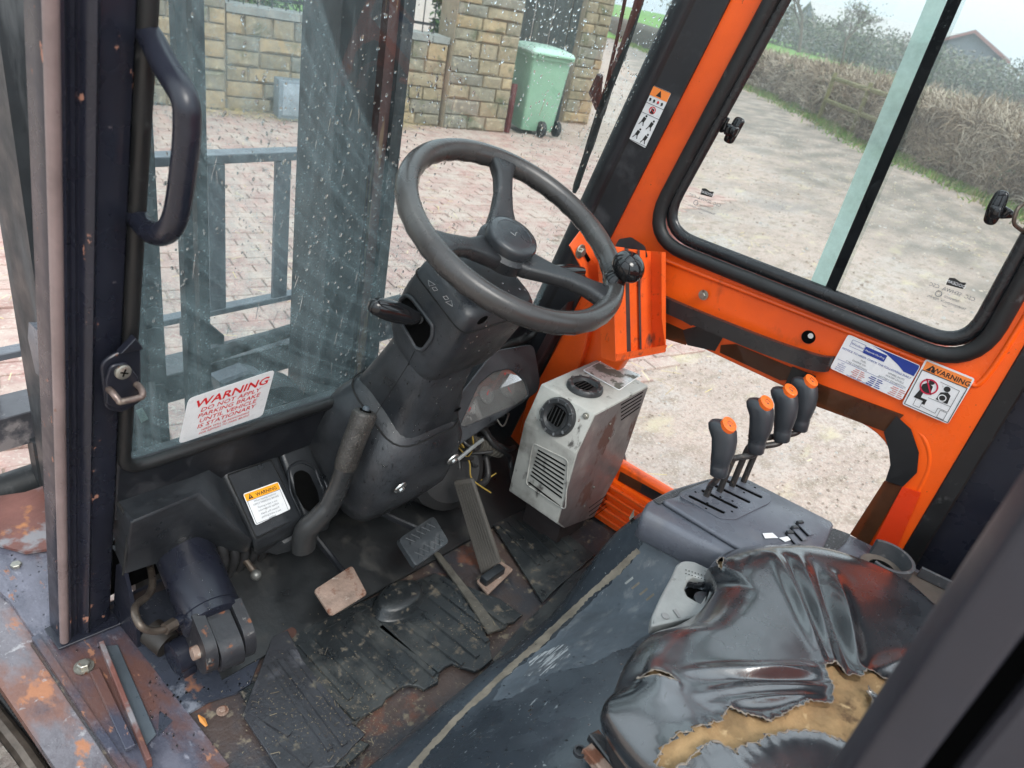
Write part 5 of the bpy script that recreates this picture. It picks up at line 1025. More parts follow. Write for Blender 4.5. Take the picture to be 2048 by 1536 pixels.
bc_ = PZ(797, 1205, Zm+.003); g = G(); bu_ = (PZ(832, 1225, Zm)-PZ(765, 1180, Zm)).normalized()
g.loft([[bc_+V(math.cos(q)*a_*.048*1.15, math.sin(q)*a_*.036, z) for q in [2*math.pi*k/28 for k in range(28)]] for a_, z in ((1.12, 0), (1.0, .004), (.93, .018), (.8, .023), (.4, .025))]); g.obj('mat_dome', matrub, mm, 60)
m2o = jag([(PZ(*a, .632), j) for a, j in (((485, 1432), 0), ((545, 1275), 0), ((575, 1262), 0), ((610, 1330), 1), ((650, 1400), 1), ((730, 1470), 1), ((668, 1536), 0), ((560, 1545), 0))], .0015, 5)
m2 = plate('side_floor_mat', m2o, [], .006, M('worn_grey_rubber_mat', (.032, .033, .038), .30, var=.4, vs=8, chips=[((.12, .105, .08), 36, .6, .72, .9, None), ((.12, .12, .135), 7, .58, .7, .3, None)], bump=.3, bs=180), F, .0015, 1)
for a_, b_ in (((540, 1330), (660, 1500)), ((560, 1320), (690, 1490)), ((500, 1420), (580, 1470)), ((510, 1440), (620, 1530)), ((580, 1300), (700, 1450))): rib(a_, b_, .0055, .003, MATS['worn_grey_rubber_mat'], m2, .6355)
# right hand floor mat by the accelerator
m3 = plate('accelerator_floor_mat', [PZ(*a, .6275) for a in ((985, 1050), (1060, 1015), (1190, 1110), (1110, 1180), (1085, 1205))], [], .005, matrub, F, .0015, 1)
for k in range(5):
    rib((1000+k*17, 1050-k*6), (1078+k*18, 1130-k*7), .004, .003, matrub, m3, .631)
m4 = plate('edge_floor_strip', [PZ(*a, .624) for a in ((1110, 1190), (1140, 1150), (1195, 1125), (1060, 1280), (1000, 1345), (985, 1320), (1040, 1255))], [], .004, matrub, F, .001, 1)
G().slab([PZ(*a, .632) for a in ((860, 1100), (880, 1110), (960, 1210), (1000, 1262), (975, 1270), (935, 1205))], V(0, 0, .006), .001).obj('torn_mat_strip', M('muddy_torn_mat_backing', (.075, .068, .056), .8, var=.5, vs=30, bump=.8), F)
# litter on the floor
g = G()
for (px, py, n_, s_) in ((600, 1400, 150, .035), (640, 1440, 160, .04), (720, 1450, 200, .04), (700, 1330, 50, .05), (960, 1260, 170, .03), (740, 1480, 150, .03), (900, 1400, 70, .04), (560, 1440, 60, .03), (800, 1300, 40, .07)):
    straw(g, PZ(px, py, Zm), int(n_*1.6), (s_*1.2, s_*1.2), (.0006, .0035), .0005, .0052)
    straw(g, PZ(px, py, Zm), n_//24, (s_, s_), (.006, .015), .0006, .007)
tag(g.obj('floor_litter', None, None, 0, False, [lm('litter_tan', (.14, .11, .075)), lm('litter_brown', (.07, .055, .04)), lm('litter_pale', (.22, .18, .12))]), 'crumbs of mud and chopped straw lying on the cab floor mats', 'litter', kind='stuff')
lc = PZ(405, 1442, .622); g = G(); g.loft([[lc+V(-.002, -.012, 0), lc+V(0, -.012, .001), lc+V(.002, -.012, 0)], [lc+V(-.0045, 0, .002), lc+V(0, 0, .0035), lc+V(.0045, 0, .002)], [lc+V(-.001, .012, .002), lc+V(0, .012, .003), lc+V(.001, .012, .002)]]); tag(g.obj('dead_leaf', leafm, None), 'small dead orange leaf lying on the wet rusty floor plate', 'leaf')
bolt(PZ(445, 1422, .62), (0, 0, 1), .006, .006, F, rusty)
G().loft([circ(PZ(578, 1265, .634), .013, (0, 0, 1), 20), circ(PZ(578, 1265, .6345), .013, (0, 0, 1), 20)]).obj('rusty_floor_hole', M('rust_hole', (.06, .025, .018), .9), F)

# ---- tilt cylinder beneath the dash
c0 = V(.468, 1.0, .80); c1 = V(.430, .775, .725); ax = (c1-c0).normalized()
Ld('tilt_cylinder', [circ(c0, .047, ax, 36), circ(c0.lerp(c1, .93), .047, ax, 36), circ(c0.lerp(c1, .935), .045, ax, 36), circ(c0.lerp(c1, .95), .045, ax, 36), circ(c0.lerp(c1, .955), .048, ax, 36), circ(c1, .048, ax, 36), circ(c1+ax*.004, .042, ax, 36)], navyclean, F)
e1 = V(1, 0, 0); e1 = (e1-ax*e1.dot(ax)).normalized(); e2 = ax.cross(e1)
def lug(off, th, mat, nm, l_=.075, w_=.038):
    L_ = []
    for s_ in (0, 1):
        b = c1+e1*(off+s_*th)-ax*.005; q = [b+e2*w_, b+ax*(l_-.03)+e2*w_]+[b+ax*(l_-.03)+ax*math.sin(t)*.036+e2*math.cos(t)*w_ for t in [math.pi*k/10 for k in range(1, 10)]]+[b+ax*(l_-.03)-e2*w_, b-e2*w_]; L_.append(q)
    return Ld(nm, L_, mat, F, sm=30)
lugm = M('chipped_black_clevis', (.018, .018, .021), .42, chips=[(RUST, 40, .62, .66, .85, None), ((.16, .15, .14), 60, .64, .7, .5, None)], bump=.3)
lug(-.038, .018, lugm, 'clevis_lug'); lug(.022, .018, lugm, 'clevis_lug'); lug(-.017, .036, lugm, 'clevis_eye', .082, .030)
pc = c1+ax*.040; G().sweep([pc-e1*.048, pc+e1*.048], .011, 16).obj('clevis_pin', rusty, F)
# pressure pipe with its nut
pp = [PY(300, 1130, .93), PY(305, 1165, .88), PY(297, 1190, .85), PY(270, 1215, .82), PY(280, 1250, .79), PY(305, 1262, .785), PY(330, 1258, .785), PY(352, 1245, .79)]
G().sweep(spline(pp, 6), .0058, 10).obj('hydraulic_pipe', pipe, F, 60)
na = (pp[-1]-pp[-2]).normalized(); Ld('pipe_nut', [circ(pp[-1]-na*.022, .0095, na, 6), circ(pp[-1]-na*.002, .0095, na, 6)], pipe, F); Ld('pipe_union', [circ(pp[-1]-na*.002, .0085, na, 16), circ(pp[-1]+na*.02, .0075, na, 16)], navyclean, F)
Ld('bracket_boss', [circ(V(.372, .80, .655), .028, (1, 0, 0), 24), circ(V(.402, .80, .655), .028, (1, 0, 0), 24)], navyclean, F); G().box((.388, .80, .635), (.026, .05, .03), bev=.004).obj('boss_foot', navyclean, F)
Ld('bracket_bush', [circ(V(.372, .87, .66), .022, (.3, -1, -.2), 24), circ(V(.380, .83, .655), .022, (.3, -1, -.2), 24)], M('greasy_brown_bush', (.022, .018, .015), .5), F)
g = G(); a_ = PY(505, 1140, .86); b_ = PY(508, 1150, .83); g.sweep([PY(490, 1120, .87), PY(512, 1148, .84)], .006, 10); jl = g.obj('ball_joint_rod', pipe, F)
Ld('ball_joint', [circ(PY(512, 1150, .835)+V(0, .010*-math.cos(t), 0), max(.0004, .010*math.sin(t)), (0, 1, 0), 16) for t in [math.pi*k/8 for k in range(9)]], M('dull_grey_ball', (.16, .16, .15), .35, metal=.5), jl, sm=80)
for k in range(5): G().sweep(spline([V(.50+.02*k, .90, .82), V(.505+.02*k, .87, .74), V(.50+.022*k, .90, .66)], 5), .009, 8).obj('hydraulic_hose', hose, F, 60)

# ---- engine hood
from mathutils.bvhtree import BVHTree
pA = spline([V(0, a, b) for a, b in ((.452, .62), (.446, .655), (.425, .695), (.400, .718), (.365, .738), (.30, .795), (.22, .855), (.15, .882), (.0, .888), (-.3, .89), (-.6, .89))], 5)
pB = spline([V(0, a, b) for a, b in ((.452, .62), (.447, .69), (.432, .77), (.408, .85), (.375, .905), (.345, .928), (.30, .936), (.15, .936), (.0, .936), (-.3, .936), (-.6, .936))], 5)
def ss(a, b, x): t = min(1, max(0, (x-a)/(b-a))); return t*t*(3-2*t)
xsH = [.36+i*.01 for i in range(76)]; vv = []; 
for x in xsH:
    k = ss(.93, 1.035, x)
    for i in range(len(pA)):
        p_ = pA[i].lerp(pB[i], k); q = p_.copy(); q.x = x-(.018*ss(1.06, 1.11, x) if 0 else 0)
        dd = ss(1.085, 1.115, x); q.y -= .03*dd; q.z -= .02*dd*(1 if i > 6 else .3)
        q.z += .0018*noise.noise(Vector((x*9, q.y*9, 0))); vv.append(q)
n_ = len(pA); ff = [[a*n_+b, a*n_+b+1, (a+1)*n_+b+1, (a+1)*n_+b] for a in range(len(xsH)-1) for b in range(n_-1)]
hood = mk('engine_hood', vv, ff, hoodm, F, 60)
hb_m = BVHTree.FromPolygons(vv, ff)
G().slab([V(1.11, .42, .62), V(1.11, .345, .915), V(1.11, -.6, .915), V(1.11, -.6, .62)], (-.01, 0, 0)).obj('hood_side', navy, hood)
def dr(px, py, off=.0008, bv=hb_m):
    d = ray(px, py).normalized(); h = bv.ray_cast(O, d)
    return (h[0]-d*off) if h[0] else PZ(px, py, .9)
def patch(name, pts, mat, parent, off=.0008, bv=hb_m, sub=3, n=8, amp=0, seed=1):
    rn_ = random.Random(seed); P_ = []
    for i in range(len(pts)):
        a_, b_ = pts[i], pts[(i+1) % len(pts)]
        for k in range(n):
            t = k/n; P_.append((a_[0]+(b_[0]-a_[0])*t+rn_.gauss(0, amp), a_[1]+(b_[1]-a_[1])*t+rn_.gauss(0, amp)))
    cx = sum(p_[0] for p_ in P_)/len(P_); cyy = sum(p_[1] for p_ in P_)/len(P_); vs = []; fs = []; m_ = len(P_)
    for r_ in range(sub): 
        s_ = 1-r_/sub; vs += [dr(cx+(p_[0]-cx)*s_, cyy+(p_[1]-cyy)*s_, off, bv) for p_ in P_]
    vs.append(dr(cx, cyy, off, bv))
    for r_ in range(sub-1): fs += [[r_*m_+k, r_*m_+(k+1) % m_, (r_+1)*m_+(k+1) % m_, (r_+1)*m_+k] for k in range(m_)]
    fs += [[(sub-1)*m_+k, (sub-1)*m_+(k+1) % m_, len(vs)-1] for k in range(m_)]
    return mk(name, vs, fs, mat, parent, 60)
# bare scuffed front edge
rn_ = random.Random(9); vs = []; ed = [(1275, 1098), (1240, 1130), (1190, 1176), (1140, 1222), (1080, 1278), (1024, 1328), (960, 1388), (900, 1446), (850, 1500), (815, 1540)]
es = []
for i in range(len(ed)-1):
    for k in range(14): t = k/14; es.append((ed[i][0]+(ed[i+1][0]-ed[i][0])*t, ed[i][1]+(ed[i+1][1]-ed[i][1])*t))
for (a_, b_) in es:
    w1 = 2+rn_.random()*2; w2 = 8+6*noise.noise(Vector((a_*.02, 0, 0)))+rn_.random()*3
    vs += [dr(a_-w1*.7, b_-w1*.7), dr(a_+w2*.35, b_+w2*.35), dr(a_+w2*.75, b_+w2*.75)]
fs = []
for i in range(len(es)-1): fs += [[i*3, i*3+1, i*3+4, i*3+3], [i*3+1, i*3+2, i*3+5, i*3+4]]
mk('scuffed_edge', vs, fs, scuff, hood, 60)
patch('bare_patch', [(1290, 1021), (1300, 1022), (1330, 1050), (1322, 1057), (1300, 1052), (1292, 1040)], scuff, hood, amp=.6)
patch('bare_patch', [(1268, 1018), (1268, 1040), (1260, 1048), (1258, 1036)], scuff, hood, amp=.5)
patch('bare_patch', [(1398, 1091), (1436, 1108), (1425, 1120), (1398, 1108)], scuff, hood, amp=.5)
patch('bare_patch', [(1432, 1425), (1450, 1410), (1440, 1440)], scuff, hood, amp=.5) if 0 else None
for k, (a_, b_) in enumerate(((1258, 1161), (1271, 1171), (1287, 1183), (1300, 1194))): patch('vent_slot', [(a_-9, b_+5), (a_+7, b_-8), (a_+9, b_-4), (a_-6, b_+8)], scuff if k else M('pale_slot', (.35, .36, .34), .7), hood, n=3, sub=2)
dustm = M('dry_dust_film', (.105, .125, .145), .5, var=.22, vs=12, chips=[((.19, .205, .215), 24, .56, .68, .7, (1, 1.6, 1)), ((.35, .36, .36), 70, .68, .73, .8, (.5, 3, 1))], bump=.1, bs=200)
dpts = [(1266, 1122), (1300, 1060), (1350, 1075), (1400, 1110), (1430, 1140), (1350, 1180), (1305, 1262), (1262, 1292), (1225, 1306), (1190, 1326), (1150, 1336), (1100, 1348), (1060, 1374), (1022, 1396), (985, 1402), (1010, 1356), (1090, 1290), (1180, 1206)]
dp_ = patch('dry_dust_film', dpts, dustm, hood, .0005, n=14, amp=1.3, sub=14)
patch('scraped_paint', [(1062, 1318), (1130, 1285), (1142, 1310), (1085, 1350), (1050, 1352)], M('white_scrapes', (.11, .125, .14), .6, var=.3, vs=30, chips=[((.42, .44, .45), 60, .50, .56, .7, (.35, 4, 1))]), hood, .0011, n=8, amp=1.5, sub=4)
# ---- console with levers
CZ = .97
def cz(px, py, z=CZ): return PZ(px, py, z)
co = [cz(*a) for a in ((1283, 1024), (1296, 1000), (1345, 974), (1420, 952), (1475, 955), (1540, 985), (1600, 1017), (1665, 1052), (1700, 1066))]+[V(1.245, 0, CZ), V(1.25, -.30, CZ), V(1.13, -.30, CZ), V(1.11, .03, CZ)]+[cz(*a) for a in ((1600, 1160), (1485, 1124), (1380, 1074))]
con = G().slab(rpoly(co, [.012, .01]+[.01]*6+[.01, .01, .02, .02, .02, .02, .02, .02], 4), V(0, 0, -.06), .007).obj('lever_console', plastic2, F, 50)
ct = [cz(*a, CZ+.0) for a in ((1320, 1008), (1352, 1000), (1358, 990), (1440, 958), (1480, 960), (1530, 985), (1665, 1054), (1640, 1110), (1490, 1112), (1440, 1082))]
ctop = G().slab(rpoly(ct, .010, 4), V(0, 0, .010), .003).obj('console_top_moulding', plastic2, F, 50)
lp_ = [cz(*a, CZ+.011) for a in ((1356, 992), (1402, 972), (1448, 955), (1475, 960), (1545, 992), (1540, 1006), (1470, 1040), (1440, 1038), (1395, 1012))]
slots = []
for a_, b_ in (((1377, 992), (1449, 1027)), ((1403, 981), (1475, 1017)), ((1428, 971), (1500, 1006)), ((1452, 962), (1524, 996))):
    p_, q_ = cz(*a_, CZ+.011), cz(*b_, CZ+.011); d_ = (q_-p_).normalized(); s_ = V(-d_.y, d_.x, 0)*.0048
    slots.append(rpoly([p_-s_, q_-s_, q_+s_, p_+s_], .0046, 4))
lpl = plate('lever_plate', rpoly(lp_, .008, 4), slots, .003, plastic2, F, .0008, 1)
for s_ in slots: G().slab([p_+V(0, 0, -.0004) for p_ in s_], V(0, 0, -.0004)).obj('lever_slot', dark, lpl, 0)
for a_ in ((1391, 984), (1415, 1006), (1441, 994), (1465, 1002), (1488, 985), (1510, 975), (1464, 1023), (1412, 1017)): c = cz(*a_, CZ+.0128); G().loft([circ(c, .0022, (0, 0, 1), 10), circ(c+V(0, 0, .0003), .002, (0, 0, 1), 10)]).obj('plate_fixing', dark, lpl, 0)
grain = M('coarse_grained_black_trim', (.03, .032, .035), .45, bump=1, bs=300, chips=[((.3, .31, .33), 260, .6, .66, .6, None)])
G().slab([cz(*a, CZ+.001) for a in ((1306, 1002), (1350, 982), (1415, 962), (1420, 966), (1352, 994), (1318, 1010))], V(0, 0, .002), .0005).obj('grained_strip', grain, F)
tops = [((1452, 850), 1.152), ((1527, 806), 1.165), ((1575, 782), 1.172), ((1616, 763), 1.180)]
bots = [((1437, 950), 1.066), ((1511, 904), 1.078), ((1563, 881), 1.085), ((1599, 860), 1.092)]
bases = [(1408, 1004), (1435, 993), (1460, 982), (1483, 973)]
inlay = [('lowering and raising symbol', 0), ('', 1), ('', 2), ('', 3)]
def lever(i):
    (tp, tz), (bp2, bz) = tops[i], bots[i]
    T_ = PZ(*tp, tz); B_ = PZ(*bp2, bz); S0 = cz(*bases[i], CZ)
    r_ = thing('control_lever', S0, None, None)
    for k_ in ('label', 'category'):
        if k_ in r_: del r_[k_]
    r_['label'] = ['nearest and lowest control lever with an orange topped grip', 'second control lever from the front with an orange topped grip', 'third control lever from the front with an orange topped grip', 'tallest control lever, nearest the side window'][i]
    r_.parent = F; r_.location = S0-WLOC[F.name]
    up_ = (T_-B_).normalized()
    if i == 0: rp = [S0-V(0, 0, .02), S0+V(0, 0, .035), S0.lerp(B_, .75)+V(-.0, 0, .0), B_-V(0, 0, .002), B_+up_*.02]
    else: h_ = S0+V(0, 0, .065+.012*i); rp = [S0-V(0, 0, .02), h_, h_.lerp(B_, .15)+V(0, 0, .006), B_.lerp(h_, .2)-V(0, 0, .004), B_, B_+up_*.02]
    G().sweep(spline(rp, 5), .0056, 10).obj('rod', M('brown_worn_lever_rod', (.055, .05, .048), .38, metal=.4, chips=[((.16, .12, .09), 50, .58, .68, .5, None)]), r_, 60)
    e = (V(0, 1, 0)-up_*up_.y).normalized(); s_ = up_.cross(e); Lh = (T_-B_).length; L_ = []
    for t, a1, b1, o in ((-.02, .0105, .0115, 0), (.0, .0125, .0135, 0), (.18, .0135, .015, 0), (.20, .0128, .0143, 0), (.22, .0138, .0153, 0), (.26, .0132, .0147, 0), (.28, .0142, .0158, 0), (.5, .0165, .0185, -.002), (.72, .0168, .020, -.001), (.88, .0170, .0225, .004), (.97, .016, .0215, .007), (1.03, .0125, .0175, .008), (1.05, .009, .013, .008)):
        c = B_+up_*Lh*t+e*o; L_.append([c+s_*a1*math.copysign(abs(math.cos(q))**.8, math.cos(q))+e*b1*math.copysign(abs(math.sin(q))**.8, math.sin(q)) for q in [2*math.pi*k/24 for k in range(24)]])
    Ld('handgrip', L_, M('matt_charcoal_lever_grip', (.032, .036, .042), .42, var=.12, bump=.1), r_, sm=60)
    tn = (up_*1.0-e*.55+V(-.25, 0, 0)).normalized(); c = B_+up_*Lh*1.012+e*.0015
    tn = (up_-e*.62+V(-.28, 0, 0)).normalized(); f1 = (s_-tn*s_.dot(tn)).normalized(); f2 = tn.cross(f1); cc = B_+up_*Lh*1.02-e*.0052+V(-.0035, 0, 0)+tn*.003; 
    Ld('orange_inlay', [circ(cc-tn*.006, .0150, tn, 24, .0125), circ(cc+tn*.0012, .0145, tn, 24, .0120), circ(cc+tn*.0020, .0125, tn, 24, .0102)], ortab, r_, sm=40)
    g = G(); o_ = cc+tn*.0021
    for (x0, y0_, x1, y1) in ((-.004, -.004, -.004, .004), (-.004, -.004, .002, -.004), (.003, -.003, .003, .005), (.001, .002, .003, .005), (.005, .002, .003, .005)): g.sweep([o_+f1*x0+f2*y0_, o_+f1*x1+f2*y1], .0005, 4)
    g.obj('inlay_symbol', blackp, r_, 0)
for i in range(4): lever(i)
# switch group, labels, cup holder and tray
sb = [cz(*a, CZ+.0105) for a in ((1592, 1030), (1642, 1058), (1622, 1088), (1566, 1068))]
for k, (a_, b_) in enumerate((((1596, 1046), (1622, 1072)), ((1586, 1056), (1610, 1082)), ((1576, 1066), (1596, 1090)))):
    p_, q_ = cz(*a_, CZ+.012), cz(*b_, CZ+.012); d_ = (q_-p_).normalized(); s_ = V(-d_.y, d_.x, 0)*.0055
    sq = G().slab([p_-s_, q_-s_, q_+s_, p_+s_], V(0, 0, .003), .0008).obj('rocker_switch', plastic2, F); G().slab([p_-s_*1.1, p_+s_*1.1, p_+s_*1.1+d_*.006, p_-s_*1.1+d_*.006], V(0, 0, .007), .001).obj('switch_toe', plastic, sq)
    G().slab([p_-s_*1.25, q_-s_*1.25, q_-s_*1.0, p_-s_*1.0], V(0, 0, .0012)).obj('switch_gap', dark, sq)
for a_ in (((1525, 1067), (1545, 1066), (1556, 1076), (1530, 1077)), ((1558, 1076), (1575, 1073), (1582, 1080), (1570, 1084))): G().slab([cz(*p_, CZ+.0125) for p_ in a_], V(0, 0, .0006)).obj('dial_label', white, F)
G().slab([cz(*a, CZ+.001) for a in ((1648, 1070), (1668, 1058), (1700, 1070), (1690, 1086), (1665, 1110), (1640, 1120))], V(0, 0, .0015)).obj('grained_band', grain, F)
cc = PZ(1770, 1128, .985); lpc = [cc+V(.038*math.cos(t), .038*math.sin(t), 0) for t in [R(-200+k*13) for k in range(20)]]
tail = [lpc[-1]+V(.012, -.014, 0), lpc[-1]+V(.01, -.04, 0)]
wall_ = lpc
g = G(); 
def wallstrip(path, th, h_): 
    L_ = []
    for i, p_ in enumerate(path):
        t = (path[min(i+1, len(path)-1)]-path[max(i-1, 0)]).normalized(); s_ = V(-t.y, t.x, 0)*th/2
        L_.append([p_-s_, p_-s_+V(0, 0, h_), p_-s_*.4+V(0, 0, h_+.001), p_+s_*.4+V(0, 0, h_+.001), p_+s_+V(0, 0, h_), p_+s_])
    return L_
cuph = Ld('cup_holder', wallstrip([p_-V(0, 0, .012) for p_ in wall_], .006, .030), M('dusty_grey_tray_plastic', (.07, .075, .082), .5, var=.3, vs=20, chips=[((.17, .165, .16), 60, .6, .7, .7, None)], bump=.3), F, sm=40)
G().loft([circ(cc-V(0, 0, .011), .036, (0, 0, 1), 28), circ(cc-V(0, 0, .0105), .036, (0, 0, 1), 28)]).obj('cup_holder_floor', M('muddy_tray_floor', (.11, .09, .075), .8, var=.4), cuph)
G().loft([circ(cc-V(0, 0, .0104), .022, (0, 0, 1), 28), circ(cc-V(0, 0, .009), .020, (0, 0, 1), 28)]).obj('cup_holder_ring', dark, cuph)
tp_ = [V(1.215, -.045, .974), V(1.225, -.13, .974), V(1.225, -.19, .974), V(1.17, -.19, .974), V(1.165, -.15, .974)]
Ld('console_tray', wallstrip(spline(tp_, 5), .006, .018), MATS['dusty_grey_tray_plastic'], F, sm=40)
G().slab([V(1.225, -.03, .9712), V(1.235, -.2, .9712), V(1.15, -.2, .9712), V(1.15, -.03, .9712)], V(0, 0, .001)).obj('tray_floor', MATS['muddy_tray_floor'], F)

# ---- seat
SO = [PZ(a, b, .995) for a, b in ((1424, 1128), (1440, 1106), (1475, 1090), (1530, 1082), (1610, 1083), (1700, 1108), (1800, 1155), (1905, 1240))]+[V(1.125, -.22, .99), V(1.10, -.36, .99), V(.85, -.42, .99), V(.62, -.36, .99), V(.555, -.2, .99), V(.545, 0, .99)]+[PZ(a, b, .985) for a, b in ((1228, 1440), (1240, 1370), (1268, 1308), (1306, 1268), (1355, 1252), (1395, 1228), (1424, 1195), (1434, 1172), (1424, 1150))]
SO = [V(p_.x, p_.y, 0) for p_ in SO]; so_ = spline(SO+[SO[0]], 18)[:-1]; NA = len(so_)
CS = V(.84, -.08, 0)
folds = [((1546, 1112), (1652, 1330), .010, .011), ((1592, 1118), (1672, 1326), .009, .010), ((1664, 1160), (1722, 1345), .012, .012), ((1360, 1345), (1630, 1348), .008, .010), ((1400, 1392), (1650, 1372), .008, .009), ((1420, 1415), (1640, 1392), .006, .007), ((1462, 1362), (1648, 1362), -.004, .006), ((1570, 1120), (1662, 1330), -.006, .007), ((1625, 1140), (1700, 1335), -.009, .012), ((1290, 1290), (1330, 1400), .006, .02), ((1720, 1350), (1850, 1310), .006, .012), ((1500, 1350), (1640, 1335), .006, .008)]
folds = [(PZ(*a, 1.02), PZ(*b, 1.02), h, w__) for a, b, h, w__ in folds]
def segd(p_, a, b):
    a2, b2 = V(a.x, a.y, 0), V(b.x, b.y, 0); d = b2-a2; t = max(0, min(1, (p_-a2).dot(d)/d.length_squared)); q = a2+d*t; n2 = V(-d.y, d.x, 0).normalized(); return (p_-q).length, t
tear1 = [(1326, 1489), (1344, 1467), (1397, 1457), (1441, 1451), (1443, 1436), (1452, 1426), (1500, 1440), (1536, 1452), (1573, 1429), (1613, 1409), (1659, 1412), (1664, 1384), (1646, 1337), (1669, 1329), (1689, 1351), (1718, 1357), (1729, 1344), (1769, 1361), (1810, 1376), (1763, 1401), (1742, 1384), (1734, 1375), (1749, 1434), (1746, 1460), (1709, 1507), (1679, 1491), (1633, 1472), (1579, 1471), (1536, 1479), (1505, 1496), (1475, 1500), (1464, 1514), (1451, 1501), (1417, 1487), (1397, 1501), (1357, 1524), (1327, 1504)]
tear2 = [(1270, 1362), (1300, 1361), (1326, 1373), (1342, 1390), (1318, 1380), (1292, 1370)]
tear3 = [(1433, 1124), (1441, 1118), (1444, 1126), (1439, 1147), (1435, 1140)]
def jag2(pts, z, seed, amp):
    rn_ = random.Random(seed); r = []
    P_ = [PZ(a, b, z) for a, b in pts]
    for i in range(len(P_)):
        a_, b_ = P_[i], P_[(i+1) % len(P_)]; n_ = max(1, int((b_-a_).length/.0028)); t = (b_-a_).normalized() if (b_-a_).length > 0 else V(1, 0, 0); s_ = V(-t.y, t.x, 0)
        for k in range(n_): q = a_.lerp(b_, k/n_); q = q+s_*(rn_.gauss(0, amp*.7)+amp*3.2*noise.noise(V(q.x*110, q.y*110, seed)))*(1 if k else .3); r.append(V(q.x, q.y, 0))
    return r
TR_ = [jag2(tear1, 1.018, 2, .0011), jag2(tear2, 1.0, 3, .0006), jag2(tear3, .995, 4, .0004)]
def inside(p_, poly):
    c = False; j = len(poly)-1
    for i in range(len(poly)):
        a, b = poly[i], poly[j]
        if (a.y > p_.y) != (b.y > p_.y) and p_.x < (b.x-a.x)*(p_.y-a.y)/(b.y-a.y)+a.x: c = not c
        j = i
    return c
def seatz(p_, t):
    z = 1.026-.010*t**3-.030*max(0, (t-.76)/.24)**2.2
    z -= .010*math.exp(-((p_.x-.84)**2+(p_.y+.06)**2)/.012)
    z += .007*ss(.84, 1.06, p_.x)*(1-ss(.86, 1, t))
    for a, b, h, w__ in folds:
        d, tt = segd(p_, a, b)
        if d < w__*3: z += h*1.15*(.55*math.exp(-(d/w__)**2)+.45*math.exp(-1.6*d/w__))*(math.sin(math.pi*(.08+.87*tt)))*(1 if t < .93 else 0.3)
    z += .0016*noise.noise(Vector((p_.x*9, p_.y*9, 1)))+.0003*noise.noise(Vector((p_.x*45, p_.y*30, 5)))
    return z
NR = 96; sv = []; rad_t = []
ts = [((k+1)/NR)**.8 for k in range(NR)]
for t in ts:
    for p_ in so_:
        q = CS.lerp(p_, t); 
        best = None
        if q.x < 1.1 and t > .05:
            for poly in TR_:
                bx0, bx1 = TB[id(poly)] if 'TB' in globals() and id(poly) in TB else (None, None)
                break
        sv.append(V(q.x, q.y, 0)); rad_t.append(t)
# snap grid points to the torn edges so that the rips are cut cleanly
from mathutils.kdtree import KDTree
allb = [p_ for poly in TR_ for p_ in poly]
dense = []
for poly in TR_:
    for i in range(len(poly)):
        a, b = poly[i], poly[(i+1) % len(poly)]
        for k in range(3): dense.append(a.lerp(b, k/3))
kd_ = KDTree(len(dense)); [kd_.insert(p_, i) for i, p_ in enumerate(dense)]; kd_.balance()
for i, q in enumerate(sv):
    c_, _, d_ = kd_.find(q); t = rad_t[i]; z = seatz(q, t)
    if d_ < .0019: q = c_.copy(); d_ = 0
    sv[i] = V(q.x, q.y, z+.0045*math.exp(-d_/.006))
fs_v, fs_f = [], []
for r_ in range(NR-1):
    for k in range(NA):
        fa_ = [r_*NA+k, r_*NA+(k+1) % NA, (r_+1)*NA+(k+1) % NA, (r_+1)*NA+k]; c_ = sum((sv[i] for i in fa_), Vector())/4
        ins_ = any(inside(c_, poly) for poly in TR_); (fs_f if ins_ else fs_v).append(fa_)
side = []
base_n = len(sv)
for (sc_, z_) in ((1.012, .978), (1.012, .962), (.995, .945), (.96, .93), (.93, .90)):
    for p_ in so_: q = CS.lerp(p_, sc_); sv.append(V(q.x, q.y, z_))
for r_ in range(NR-1, NR+4):
    for k in range(NA): fs_v.append([r_*NA+k, r_*NA+(k+1) % NA, (r_+1)*NA+(k+1) % NA, (r_+1)*NA+k])
fs_v.append([k for k in range(NA)])
so2 = thing('driver_seat', (.84, -.08, .89), None, None)
for k_ in ('label', 'category'):
    if k_ in so2: del so2[k_]
so2['label'] = 'torn shiny black vinyl seat cushion with brown foam showing'
so2.parent = F; so2.location = WLOC[so2.name]-WLOC[F.name]
mk('vinyl_cover', sv, fs_v, vinyl, so2, 75)
fv = [V(p_.x, p_.y, p_.z-.009+.006*noise.noise(Vector((p_.x*30, p_.y*30, 3)))+.002*noise.noise(Vector((p_.x*90, p_.y*90, 3)))) for p_ in sv]
# foam underlay a little wider than the rips
ff2 = []
for r_ in range(NR-1):
    for k in range(NA):
        fa_ = [r_*NA+k, r_*NA+(k+1) % NA, (r_+1)*NA+(k+1) % NA, (r_+1)*NA+k]; c_ = (sv[fa_[0]]+sv[fa_[2]])/2; c_ = V(c_.x, c_.y, 0)
        if kd_.find(c_)[2] < .015 or any(inside(c_, poly) for poly in TR_): ff2.append(fa_)
used = sorted({i for f_ in ff2 for i in f_}); mp2 = {i: n for n, i in enumerate(used)}
mk('foam_padding', [fv[i] for i in used], [[mp2[i] for i in f_] for f_ in ff2], foam, so2, 60)
def sz(p_):
    m_ = min((p_-CS).length/max(.001, 1), 1); best = min(so_, key=lambda s_: abs(math.atan2(s_.y-CS.y, s_.x-CS.x)-math.atan2(p_.y-CS.y, p_.x-CS.x))); t = min(1, (p_-CS).length/(best-CS).length); return seatz(p_, t)
